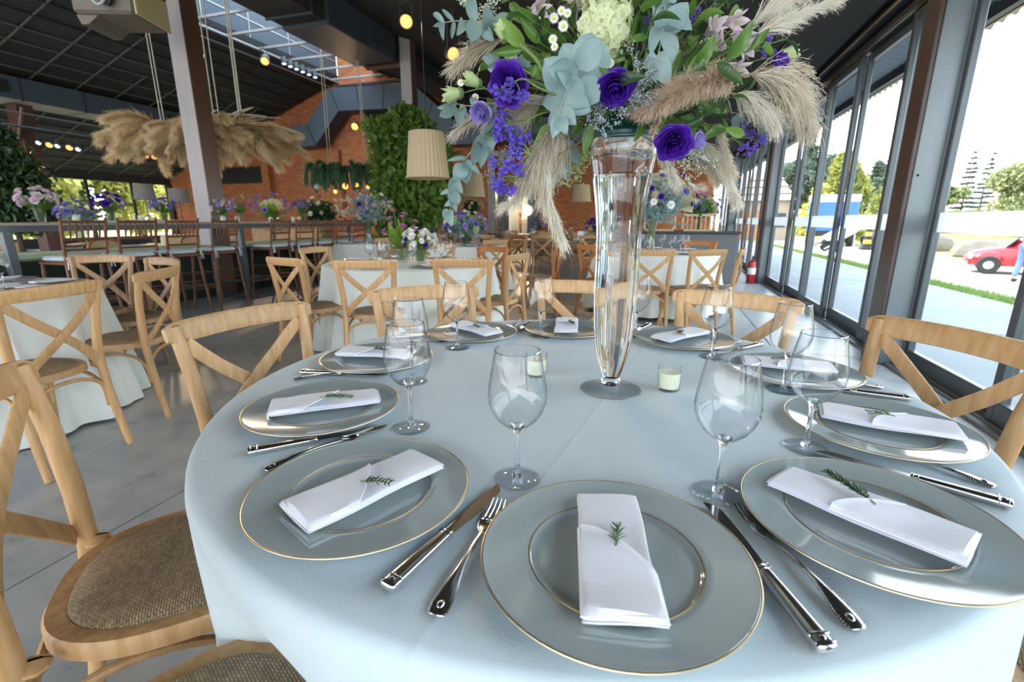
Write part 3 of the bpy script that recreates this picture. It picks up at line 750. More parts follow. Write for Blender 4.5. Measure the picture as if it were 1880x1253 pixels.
TABLE0 = make_table('round_table', 'round dining table hidden under the pale blue cloth with the tall flower vase', TC, .795, .752)
FRONT = [('oak', (-.937, .613), 44), ('oak', (-.545, .285), 62), ('pale', (-1.03, 1.132), -10.5), ('pale', (-.82, 1.667), -50), ('pale', (-.368, 1.996), -95), ('pale', (.19, 1.814), -112), ('oak', (.535, 1.40), -152), ('oak', (.80, .86), 160)]
DENTS = []
for k_, o_, f_ in FRONT:
    ap = Vector((o_[0] + .225 * math.cos(R(f_)) - TC.x, o_[1] + .225 * math.sin(R(f_)) - TC.y, 0)); ds_ = ap.length
    if ds_ < .86: DENTS.append((math.atan2(ap.y, ap.x), .36, min(.2, .865 - ds_)))
FC = make_cloth('pale blue cloth over the round table that carries the tall flower vase', TC, TR_, .035, 15, 5, M['cloth'].copy(), 'round tablecloths', amp=.022, dents=DENTS)
def crease(m, p0, d):       # ironed fold lines pressed into the front cloth
    nt = m.node_tree; L = nt.links.new; bp = [n for n in nt.nodes if n.type == 'BUMP'][0]; hin = bp.inputs['Height'].links[0].from_socket
    g = nt.nodes.new('ShaderNodeNewGeometry'); s = nt.nodes.new('ShaderNodeSeparateXYZ'); L(g.outputs['Position'], s.inputs[0])
    def mt(op, a, b):
        n = nt.nodes.new('ShaderNodeMath'); n.operation = op
        for i, v in enumerate((a, b)):
            if isinstance(v, (int, float)): n.inputs[i].default_value = v
            elif v is not None: L(v, n.inputs[i])
        return n.outputs[0]
    q = mt('ADD', mt('MULTIPLY', mt('SUBTRACT', s.outputs['X'], p0[0]), -d[1]), mt('MULTIPLY', mt('SUBTRACT', s.outputs['Y'], p0[1]), d[0]))
    dist = mt('ABSOLUTE', q, 0); hgt = mt('POWER', mt('MAXIMUM', mt('SUBTRACT', 1.0, mt('DIVIDE', dist, .012)), 0.0), 1.6)
    L(mt('ADD', hin, mt('MULTIPLY', hgt, 4.0)), bp.inputs['Height'])
crease(FC.data.materials[0], (-.156, .662), (.135, .991))

SET = [ # name of the place, plate xy, napkin xy, napkin direction (pointing end with the open pocket), sprig
 ('at the front setting, by the near table edge', (-.03, .51), (-.030, .505), 101.0),
 ('one place towards the hall from the front setting', (-.41, .545), (-.392, .538), 65.6),
 ('two places towards the hall from the front setting', (-.685, .805), (-.672, .800), 37.7),
 ('three places towards the hall from the front setting', (-.785, 1.17), (-.790, 1.175), 8),
 ('four places towards the hall from the front setting', (-.64, 1.565), (-.631, 1.567), -31.0),
 ('at the far setting seen beside the vase stem', (-.32, 1.725), (-.325, 1.722), -80),
 ('four places towards the window from the front setting', (.09, 1.69), (.079, 1.688), -127.0),
 ('three places towards the window from the front setting', (.36, 1.40), (.345, 1.41), 176),
 ('two places towards the window from the front setting', (.43, 1.05), (.443, 1.045), 167.3),
 ('one place towards the window from the front setting', (.298, .692), (.287, .689), 146.2)]
plate0 = None
for i, (nm, pxy, nxy, ang) in enumerate(SET):
    pxy = (pxy[0] * .988, pxy[1] * .988)
    lb = 'grey charger plate with gold rim ' + nm
    if plate0 is None: plate0 = make_plate((pxy[0], pxy[1], TZ), lb, 'charger plates on the front table')
    else: dup(plate0, (pxy[0], pxy[1], TZ), .7 * i, lb)
    n = tag(obj('napkin', napkin_mesh(i), M['napkin'], None, (nxy[0], nxy[1], TZ + .0147), rot=(0, 0, R(ang - 90))), 'folded white napkin ' + nm, 'napkin', 'napkins on the front table')
    obj('pocket_fold', flap_mesh(i), M['napkin'], n)
    d = Vector((math.cos(R(ang)), math.sin(R(ang)), 0)); sdx = Vector((d.y, -d.x, 0))
    o = Vector((nxy[0], nxy[1], TZ + .0265)) + d * (-.012) + sdx * (.004)
    Lr, nn = ((.034, 5), (.045, 7), (.07, 11), (.05, 7), (.06, 9), (.05, 8), (.05, 8), (.05, 7), (.045, 7), (.08, 14))[i]
    tw = (-10, -60, -25, -20, -20, 30, 20, 10, 15, -30)[i]
    rosemary(o + d * (0 if i != 9 else .0) - sdx * .004, R(ang - 90 + tw), 0, Lr, nn, 'green rosemary sprig tucked into the napkin ' + nm, 'rosemary sprigs on the front table', i)

def placed(proto, h, t, L, label, first, z=TZ + .0008):
    d = Vector((t[0] - h[0], t[1] - h[1], 0)); rz = math.atan2(d.y, d.x) - math.pi / 2
    o = proto if first else copy_tree(proto)
    o.location = (h[0], h[1], z); o.rotation_euler = (0, 0, rz); o['label'] = label
    return o
KN = knife_proto(); KN['group'] = 'table knives'; FK = fork_proto(); FK['group'] = 'dinner forks'
gaps = ['between the front plate and the next plate on the hall side', 'between the second and third plates on the hall side', 'between the third and fourth plates on the hall side',
        'between the fourth and fifth plates on the hall side', 'between the fifth hall side plate and the far plate', 'between the far plate and the window side plates',
        'between the fifth and fourth plates on the window side', 'between the fourth and third plates on the window side', 'between the third and second plates on the window side', 'between the front plate and the next plate on the window side']
kn = [((-.264, .377), (-.2165, .594)), ((-.670, .584), (-.504, .742)), ((-.902, .988), (-.665, 1.033)), ((-.88, 1.40), (-.735, 1.50)) , ((-.475, 1.80), (-.50, 1.60)), ((-.03, 1.90), (-.101, 1.665)),
      ((.330, 1.69), (.20, 1.53)), ((.564, 1.242), (.40, 1.265)), ((.504, .784), (.298, .881)), ((.177, .433), (.096, .638))]
fk = [((-.197, .363), (-.200, .589)), ((-.597, .548), (-.518, .750)), ((-.884, .941), (-.716, 1.061)), ((-.83, 1.33), (-.66, 1.44)), ((-.53, 1.84), (-.53, 1.63)), ((-.08, 1.89), (-.14, 1.69)),
      ((.27, 1.72), (.16, 1.55)), ((.54, 1.325), (.36, 1.27)), ((.516, .845), (.354, .963)), ((.216, .474), (.127, .680))]
for i in range(10):
    placed(KN, kn[i][0], kn[i][1], .244, 'silver table knife ' + gaps[i], i == 0)
    placed(FK, fk[i][0], fk[i][1], .214, 'silver fork ' + gaps[i], i == 0)
GL = glass_proto(); GL['group'] = 'wine glasses on the front table'
gl = [((-.195, .650), 'wine glass before the front plate on the hall side'), ((.105, .700), 'wine glass before the front plate on the window side'), ((-.452, .772), 'wine glass beside the second hall side plate'),
      ((.272, .908), 'wine glass before the window side plates, second from the front'), ((.302, 1.232), 'wine glass third along on the window side'), ((-.610, 1.359), 'wine glass before the fifth plate on the hall side'),
      ((-.392, 1.590), 'wine glass before the far plate on the hall side of the vase'), ((.164, 1.491), 'wine glass before the fifth plate on the window side'), ((-.072, 1.699), 'wine glass standing right behind the tall vase'),
      ((-.585, 1.02), 'wine glass behind another one on the hall side, third from the front')]
for i, (p, lb) in enumerate(gl):
    o = GL if i == 0 else copy_tree(GL)
    o.location = (p[0], p[1], TZ + .0006); o['label'] = lb
# votive candles
def votive(loc, label, group=None, s=1.0):
    t = thing('votive_candle', label, 'candle', loc, .3, group); t.scale = (s, s, s)
    b = MB().lathe([(0, 0), (.022, 0), (.0255, .003), (.027, .02), (.0288, .062), (.0288, .0625), (.0272, .0625), (.0258, .02), (.0235, .008), (0, .006)], 36)
    obj('glass_cup', b, M['bowl'], t)
    rb = MB()
    for k in range(18):
        for sg in (1, -1):
            rb.tube([((.0262 + .0018 * u) * math.cos(2 * math.pi * k / 18 + sg * .7 * u), (.0262 + .0018 * u) * math.sin(2 * math.pi * k / 18 + sg * .7 * u), .006 + .05 * u) for u in [q / 5 for q in range(6)]], .0006, 4)
    obj('cut_ribs', rb, M['bowl'], t)
    obj('wax', MB().lathe([(0, .0065), (.0228, .0075), (.0254, .02), (.0266, .046), (.022, .0445), (0, .044)], 28), M['wax'], t)
    obj('wick', MB().tube([(0, 0, .043), (.0008, 0, .05), (.002, 0, .054)], .0008, 5), M['napkin'], t)
    return t
V0 = votive((.037, 1.155, TZ), 'cream candle in a cut glass cup on the window side of the vase', 'votive candles on the front table')
dup(V0, (-.297, 1.164, TZ), 1.1, 'cream candle in a cut glass cup behind the front hall side wine glass')

# ------------------------------------------------------------------ tall vase
VX, VY = -.098, 1.113
vs = thing('flower_vase', 'tall clear trumpet vase half full of water holding the big bouquet', 'vase', (VX, VY, TZ))
obj('foot', MB().lathe([(0, .0005), (.070, .0005), (.0735, .002), (.072, .0042), (.05, .0075), (.024, .0115), (.016, .014), (.0, .014)], 64), M['thin'], vs)
obj('knop', MB().lathe([(0, .0142), (.017, .0142), (.0215, .018), (.0235, .024), (.021, .030), (.0185, .034), (.0, .034)], 40), M['glass'], vs)
wallp = [(.0195, .0345), (.0235, .045), (.0300, .065), (.0365, .090), (.0430, .125), (.0465, .165), (.0488, .215), (.0492, .270), (.0490, .330), (.0500, .380), (.0545, .430), (.0620, .490), (.0690, .530), (.0765, .565)]
inn = [(r - .0028, z) for r, z in wallp]
obj('vase_wall', MB().lathe([(0, .0342)] + wallp[:12] + [(wallp[11][0] - .001, wallp[11][1] + .004), (0, wallp[11][1] + .0045)], 120, lobes=(14, .010)), M['water'], vs)
obj('upper_wall', MB().lathe([(.0635, .497), (.0690, .530), (.0765, .565), (.0758, .5665), (.0745, .565), (.0668, .530), (.0612, .497)], 96, close=True), M['glass'], vs)
# ------------------------------------------------------------------ cross-back chairs
def arcpts(p0, p1, up, n=12):
    P = []
    for i in range(n + 1):
        u = i / n; a = math.pi * u
        k = math.sin(a) ** .55
        P.append(Vector(p0).lerp(Vector(p1), (1 - math.cos(a)) / 2) + Vector((0, 0, up * k)))
    return P
def sup(a, e): return math.copysign(abs(a) ** e, a)
def seat_outline(n=48, k=1.0):
    P = []
    for i in range(n):
        a = 2 * math.pi * i / n; c, s = math.cos(a), math.sin(a)
        wx = .208 + .012 * s; x = wx * sup(c, .72); y = .01 + .215 * sup(s, .78)
        P.append((x * k, (y - .01) * k + .01))
    return P
def chair_meshes(wood, seatm):
    ms = {}
    o = seat_outline(); i_ = seat_outline(k=.84); n = len(o)
    mb = MB(); V = []; zt, zb = .462, .428
    for (x, y) in o: V.append((x, y, zb))
    for (x, y) in o: V.append((x, y, zt - .008))
    for (x, y) in seat_outline(k=.975): V.append((x, y, zt))
    for (x, y) in i_: V.append((x, y, zt - .002))
    for (x, y) in i_: V.append((x, y, zb))
    F = []
    for r in range(4):
        for k in range(n): j = (k + 1) % n; F.append((r * n + k, r * n + j, (r + 1) * n + j, (r + 1) * n + k))
    for k in range(n): j = (k + 1) % n; F.append((4 * n + k, 4 * n + j, j, k))
    mb.add(V, F)
    for s in (-1, 1): mb.box((s * .180, -.180, .446), (.042, .052, .030), ch=.012)
    ms['seat_frame'] = mb.mesh('seat_frame', wood)
    mb = MB(); V = []; rings = [(.835, .452), (.835, .462), (.80, .470), (.62, .4765), (.35, .480), (.02, .481)]
    for k_, z in rings:
        for (x, y) in seat_outline(k=k_): V.append((x, y, z))
    F = []
    for r in range(len(rings) - 1):
        for k in range(n): j = (k + 1) % n; F.append((r * n + k, r * n + j, (r + 1) * n + j, (r + 1) * n + k))
    F.append(tuple(range((len(rings) - 1) * n, len(rings) * n))); F.append(tuple(range(n - 1, -1, -1)))
    ms['seat_pad'] = mb.add(V, F).mesh('seat_pad', seatm)
    for s, nm in ((-1, 'L'), (1, 'R')):
        pts = [(s * .200, -.262, 0), (s * .194, -.235, .15), (s * .189, -.212, .32), (s * .187, -.200, .45), (s * .190, -.204, .58), (s * .200, -.220, .72), (s * .213, -.247, .865)]
        P = []
        for a, b in zip(pts, pts[1:]):
            for q in range(3): P.append(Vector(a).lerp(Vector(b), q / 3))
        P.append(Vector(pts[-1])); P.append(Vector(pts[-1]) + Vector((s * .0006, -.002, .006)))
        rd = [.0170 + .0042 * math.sin(math.pi * min(1, i / 20)) for i in range(len(P) - 1)] + [.008]
        ms['post' + nm] = MB().tube(P, rd, 10).mesh('rear_leg', wood)
        ms['fleg' + nm] = MB().tube([(s * .205, .205, 0), (s * .192, .178, .16), (s * .182, .160, .30), (s * .176, .150, .435)], [.0145, .0165, .0185, .0195], 10).mesh('front_leg', wood)
        ms['sarch' + nm] = MB().tube(arcpts((s * .187, -.195, .22), (s * .180, .145, .22), .185, 16), .0095, 8).mesh('side_arch', wood)
        # slat from one top post down to the opposite seat corner
        Q = [Vector((s * .192, -.241, .815)), Vector((s * .10, -.256 - .006 * s, .725)), Vector((0, -.256 - .006 * s, .640)), Vector((-s * .10, -.238 - .004 * s, .55)), Vector((-s * .165, -.212, .478))]
        P = []
        for i in range(len(Q) - 1):
            p0, p1, p2, p3 = Q[max(0, i - 1)], Q[i], Q[i + 1], Q[min(len(Q) - 1, i + 2)]
            for q in range(5):
                u = q / 5; P.append(.5 * ((2 * p1) + (p2 - p0) * u + (2 * p0 - 5 * p1 + 4 * p2 - p3) * u * u + (3 * p1 - p0 - 3 * p2 + p3) * u ** 3))
        P.append(Q[-1])
        ms['slat' + nm] = MB().tube(P, 1.0, 12, flat=(.0215, .0055, .5), up=(0, 1, .12)).mesh('cross_slat', wood)
    ms['farch'] = MB().tube(arcpts((-.19, .165, .22), (.19, .165, .22), .185, 16), .0095, 8).mesh('front_arch', wood)
    ms['rarch'] = MB().tube(arcpts((-.186, -.205, .24), (.186, -.205, .24), .165, 16), .0095, 8).mesh('rear_arch', wood)
    P = []
    for i in range(25):
        u = i / 24; x = -.243 + .486 * u
        P.append((x, -.248 - .045 * (1 - (2 * u - 1) ** 2) + .012, .846 + .004 * math.sin(math.pi * u)))
    ends = [.6, .9] + [1] * 21 + [.9, .6]
    ms['rail'] = MB().tube(P, ends, 14, flat=(.0325, .0105, .5), up=(0, 1, .18)).mesh('top_rail', wood)
    ms['screw'] = MB().sphere((0, -.254, .641), .006, 8, 6).mesh('screw', M['gold_dark'])
    return ms
CH = {'oak': chair_meshes(M['wood'], M['rattan']), 'pale': chair_meshes(M['wood_pale'], M['rattan']), 'grey': chair_meshes(M['wood_grey'], M['rattan_dark']), 'orange': chair_meshes(M['wood_orange'], M['rattan_dark'])}
def chair(kind, rail, face, label, group, origin=False, scr=True):
    """rail = where the middle of the top rail stands, face = heading of the sitter"""
    f = R(face); d = Vector((math.cos(f), math.sin(f), 0))
    o = Vector((rail[0], rail[1], 0)) + (Vector((0, 0, 0)) if origin else d * .268)
    t = thing('crossback_chair', label, 'chair', (o.x, o.y, 0), f - math.pi / 2, group)
    m = CH[kind]
    for k, nm in (('seat_frame', 'seat_frame'), ('seat_pad', 'seat_pad'), ('postL', 'rear_leg'), ('postR', 'rear_leg'), ('flegL', 'front_leg'), ('flegR', 'front_leg'), ('sarchL', 'side_arch'), ('sarchR', 'side_arch'),
                  ('slatL', 'cross_slat'), ('slatR', 'cross_slat'), ('farch', 'front_arch'), ('rarch', 'rear_arch'), ('rail', 'top_rail')): obj(nm, m[k], None, t)
    if scr: obj('screw', m['screw'], None, t)
    return t
G0 = 'chairs around the front table'
FL = ['oak crossback chair with light woven seat, its whole seat in view beside the front table', 'oak crossback chair showing only the rim of its dark woven seat at the bottom edge', 'oak crossback chair with a pale top rail standing beyond the second hall side plate', 'pale crossback chair behind the fourth and fifth hall side plates',
      'pale crossback chair behind the far plate and the vase', 'pale crossback chair behind the fifth window side plate', 'honey oak crossback chair standing against the glass wall beside the front table', 'crossback chair whose woven seat just shows past the hanging cloth on the window side']
for (k_, o_, f_), lb in zip(FRONT, FL): chair(k_, o_, f_, lb, G0, True)

# ------------------------------------------------------------------ other tables
GLm = glass_proto(16); GLm_children = list(GLm.children)
for o_ in GLm_children: pass
def bglass(x, y, z, label, group):
    o = copy_tree(GLm); o.location = (x, y, z); o['label'] = label; o['group'] = group; return o
plm = make_plate((0, 0, -5), 'x', None, 28)
nap_me = napkin_mesh(3).mesh('napkin', M['napkin'])
SECT = ['window', 'far window', 'far', 'far hall', 'hall', 'near hall', 'near', 'near window']
def sector(a): return SECT[int(round((math.degrees(a) % 360) / 45)) % 8] + ' side'
def setting(c, r, where, grp, angs, z=TZ, glass=True, rp=.6):
    base = where
    for a in angs:
        a = R(a); where = sector(a) + ' of ' + base.replace('round table', 'table'); x, y = c[0] + rp * math.cos(a), c[1] + rp * math.sin(a)
        dup(plm, (x, y, z), 0, 'grey charger plate on ' + where, 'plates on ' + grp)
        tag(obj('napkin', nap_me, None, None, (x, y, z + .0147), rot=(0, 0, a + math.pi / 2 + .3 * math.sin(7 * a))), 'folded white napkin on ' + where, 'napkin', 'napkins on ' + grp)
        if glass: bglass(c[0] + (rp - .22) * math.cos(a - .22), c[1] + (rp - .22) * math.sin(a - .22), z + .0006, 'wine glass on ' + where, 'wine glasses on ' + grp)
CB, CC, CD, CF, CG = (-2.36, 4.2), (-4.0, 1.5), (-.1, 6.62), (-3.35, 7.6), (-5.35, 8.0)
make_table('round_table', 'round table under pale cloth with tulips, in front of the bar stools', CB)
make_cloth('pale blue cloth over the round table with the tulips', CB, .82, .10, 17, 11, M['cloth_w'], 'round tablecloths', amp=.075)
make_table('round_table', 'round table under pale cloth beside the wicker seated chair on the hall side', CC)
make_cloth('pale blue cloth over the round table next to the bar stools at the hall edge', CC, .82, .10, 18, 12, M['cloth_w'], 'round tablecloths', amp=.085)
make_table('round_table', 'round table under white cloth beside the fire extinguisher', CD)
make_cloth('white cloth over the round table beside the fire extinguisher', CD, .80, .10, 16, 13, M['cloth_w'], 'round tablecloths', hem=.05, amp=.075)
make_table('round_table', 'round table behind the tulip table, carrying a low rose bowl', CF)
make_cloth('white cloth over the round table behind the tulip table', CF, .82, .1, 12, 14, M['cloth_w'], 'round tablecloths')
make_table('round_table', 'round table at the end of the bar stools with a tall grass bouquet', CG)
make_cloth('white cloth over the round table at the end of the bar stools', CG, .82, .1, 12, 15, M['cloth_w'], 'round tablecloths')
setting(CB, .82, 'the tulip table', 'the tulip table', range(0, 360, 45))
setting(CC, .82, 'the hall edge table', 'the hall edge table', (34, 68, 114, 162, -5, -45))
setting(CD, .82, 'the table by the fire extinguisher', 'the table beside the extinguisher', range(0, 360, 45))
setting(CF, .82, 'the table behind the tulips', 'the table behind the tulips', range(0, 360, 45))
setting(CG, .82, 'the table at the bar end', 'the table at the bar end', range(0, 360, 45))
GB, GC, GD, GE = 'chairs at the tulip table', 'chairs at the hall edge table', 'chairs at the table beside the extinguisher', 'chairs in the back rows'
chair('oak', (-2.07, 3.0), 107.4, 'oak crossback chair turned away, first before the tulip table from the bar side', GB)
chair('oak', (-1.43, 3.31), 107.4, 'oak crossback chair turned away before the tulip table, just behind a tall wine glass', GB)
chair('oak', (-2.85, 3.04), 74, 'crossback chair seen from its side at the bar end of the tulip table', GB)
chair('pale', (-3.62, 4.35), -2, 'greyed crossback chair between the stools and the tulip table', GB)
chair('oak', (-1.19, 4.08), 173, 'crossback chair seen side on at the window end of the tulip table', GB)
chair('orange', (-1.79, 5.05), -113, 'orange toned crossback chair facing the tulip table from behind', GB)
chair('grey', (-2.66, 5.42), -78, 'grey oak crossback chair on the far side of the tulip table', GB)
chair('oak', (-2.62, 1.42), 188, 'big oak crossback chair turned away in front of the hall edge table', GC)
chair('oak', (-2.88, 2.12), 207, 'oak crossback chair with curled rail at the corner of the hall edge table', GC)
chair('grey', (-4.45, 2.80), -60, 'grey crossback chair facing the hall edge table from the stools', GC)
chair('grey', (-3.70, 2.76), -100, 'greyed crossback chair half hidden behind the curled rail chair', GC)
chair('oak', (-.11, 4.97), 97, 'crossback chair turned away, right beside the vase at the table near the extinguisher', GD)
chair('oak', (.45, 5.15), 128, 'crossback chair with its seat towards the bouquet table near the extinguisher', GD)
chair('oak', (.80, 5.50), 172, 'crossback chair seen edge on next to the fire extinguisher', GD)
chair('orange', (.50, 7.35), -110, 'orange crossback chair behind the table near the extinguisher', GD)
chair('orange', (-1.22, 5.95), -178, 'crossback chair seen side on in the aisle behind the vase', GD)
chair('orange', (-.88, 5.75), 42, 'orange crossback chair in the aisle facing the table near the extinguisher', GD)
# long wooden tables in the back
order = ['first', 'second', 'third', 'fourth', 'fifth', 'sixth', 'seventh', 'eighth', 'ninth', 'tenth']
def long_table(c, L, W, rz, label):
    t = thing('long_table', label, 'table', (c[0], c[1], 0), rz, 'long wooden tables')
    obj('tabletop', MB().box((0, 0, .735), (L, W, .05), ch=.008), M['tablewood'], t, smooth=False)
    obj('apron', MB().box((0, 0, .675), (L - .1, W - .1, .07)), M['tablewood'], t, smooth=False)
    for x in (-1, 1):
        for y in (-1, 1): obj('leg', MB().box((x * (L / 2 - .1), y * (W / 2 - .1), .355), (.07, .07, .71)), M['dark'], t, smooth=False)
        obj('foot_bar', MB().box((x * (L / 2 - .1), 0, .05), (.07, W - .2, .06)), M['dark'], t, smooth=False)
    return t
CE1, CE2, CE3 = (-2.0, 10.35), (-6.2, 12.6), (-2.2, 14.3)
LT = [(CE1, 3.4, 'long wooden table with glasses and a purple posy before the doorway'), (CE2, 3.2, 'long wooden table beside the leafy indoor tree'), (CE3, 5.2, 'long wooden table in the last row by the brick wall'), ((-6.9, 15.6), 3.6, 'long wooden table near the doorway in the back corner')]
for c, L, lb in LT: long_table(c, L, .95, .12 if c == CE1 else 0, lb)
for c, L, where, rzz in ((CE1, 3.4, 'the long table before the doorway', .12), (CE2, 3.2, 'the long table beside the indoor tree', 0), (CE3, 5.2, 'the long table in the last row', 0), ((-6.9, 15.6), 3.6, 'the long table in the back corner', 0)):
    n = int(L / .55)
    for k in range(n):
        for s in (-1, 1):
            lx = -L / 2 + .3 + k * (L - .6) / (n - 1); x = c[0] + lx * math.cos(rzz) - s * .25 * math.sin(rzz); y = c[1] + s * .25 + lx * math.sin(rzz)
            pos = order[k] + ' in the ' + ('far' if s > 0 else 'near') + ' row of '
            bglass(x + .1, y - .05 * s, .7605, 'wine glass ' + pos + where, 'wine glasses on ' + where)
            if s < 0 or k % 2: tag(obj('napkin', nap_me, None, None, (x - .1, y, .7608), rot=(0, 0, .3 * math.sin(3 * k + s))), 'folded white napkin ' + pos + where, 'napkin', 'napkins on ' + where)
chair('oak', (-2.78, 9.12), 95, 'crossback chair turned away at the long table, under the glowing doorway', GE)
chair('oak', (-2.28, 9.25), 95, 'crossback chair turned away at the long table, below the round lamp', GE)
for x, y, f, k, lb in ((-1.35, 9.4, 96, 'oak', 'crossback chair turned away at the long table, behind the vase'), (-.75, 9.5, 95, 'oak', 'crossback chair turned away at the window end of the long table'), (-3.55, 9.35, 80, 'grey', 'grey crossback chair turned away at the hall end of the long table'),
                        (-2.7, 11.6, -85, 'oak', 'crossback chair facing over the long table, below the doorway'), (-1.9, 11.7, -85, 'oak', 'crossback chair facing over the long table, between the wine glasses'), (-1.1, 11.8, -86, 'oak', 'crossback chair facing over the long table, by the purple posy'),
                        (-3.9, 6.5, 60, 'grey', 'grey crossback chair before the rose bowl table'), (-2.35, 6.75, 150, 'oak', 'crossback chair at the window side of the rose bowl table'), (-2.6, 8.75, -125, 'orange', 'orange crossback chair behind the rose bowl table'), (-3.4, 8.95, -92, 'oak', 'crossback chair straight behind the rose bowl table'),
                        (-4.35, 7.1, 135, 'oak', 'crossback chair at the table by the bar end, nearer the roses'), (-5.2, 9.3, -90, 'orange', 'orange crossback chair behind the tall grass bouquet table'), (-4.2, 8.75, -150, 'oak', 'crossback chair between the two white cloth tables'),
                        (-7.2, 11.5, 90, 'oak', 'crossback chair at the long table by the indoor tree, hall end'), (-6.4, 11.5, 90, 'oak', 'crossback chair at the long table by the indoor tree, middle'), (-5.6, 11.5, 92, 'grey', 'grey crossback chair at the long table by the indoor tree'), (-5.0, 11.6, 92, 'oak', 'crossback chair at the window end of the table by the indoor tree'),
                        (-4.2, 13.2, 90, 'oak', 'first crossback chair along the last row long table'), (-3.4, 13.2, 90, 'oak', 'second crossback chair along the last row long table'), (-2.6, 13.2, 90, 'grey', 'grey third crossback chair along the last row long table'), (-1.8, 13.2, 90, 'oak', 'fourth crossback chair along the last row long table'), (-1.0, 13.2, 90, 'oak', 'fifth crossback chair along the last row long table'), (-.2, 13.2, 90, 'oak', 'sixth crossback chair along the last row long table'),
                        (-8.0, 14.5, 90, 'oak', 'crossback chair in the back corner, hall end'), (-7.2, 14.5, 90, 'oak', 'crossback chair in the back corner, second from the hall end'), (-6.4, 14.5, 90, 'oak', 'crossback chair in the back corner, straight before the doorway'), (-5.6, 14.5, 90, 'oak', 'crossback chair in the back corner, window end')):
    chair(k, (x, y), f, lb, GE, scr=False)

# ------------------------------------------------------------------ bar table, bench and high stools
BT = thing('bar_table', 'long high bar table with dark metal frame behind the row of stools', 'bar table', (-6.2, 0, 0))
obj('bar_top', MB().box((0, 5.9, 1.125), (.62, 6.4, .03), ch=.006), mat('bar_top_board', (.42, .37, .31), .4, noise=((30, 2, 30), .25)), BT, smooth=False)
for y in (2.95, 5.62, 8.85):
    for x in (-.26, .26):
        obj('leg', MB().box((x, y, .53), (.075, .075, 1.06), ch=.004), M['mullion'], BT, smooth=False)
    obj('foot_bar', MB().box((0, y, .06), (.46, .05, .05)), M['mullion'], BT, smooth=False)
for x in (-.27, .27): obj('frame_rail', MB().box((x, 5.9, 1.08), (.05, 6.3, .055)), M['mullion'], BT, smooth=False)
for x in (-.27,): obj('foot_rail', MB().box((x, 5.9, .22), (.04, 6.2, .04)), M['mullion'], BT, smooth=False)
BN = thing('bench', 'low black skirted bench with a pale green seat pad behind the bar table', 'bench', (-7.0, 0, 0))
obj('skirt', MB().box((0, 5.6, .36), (.6, 7.0, .72), ch=.01), mat('black_green_velvet', (.012, .025, .02), .8), BN, smooth=False)
obj('seat_pad', MB().box((0, 5.6, .755), (.66, 7.06, .07), ch=.03), mat('pale_green_pad', (.42, .54, .36), .85), BN)
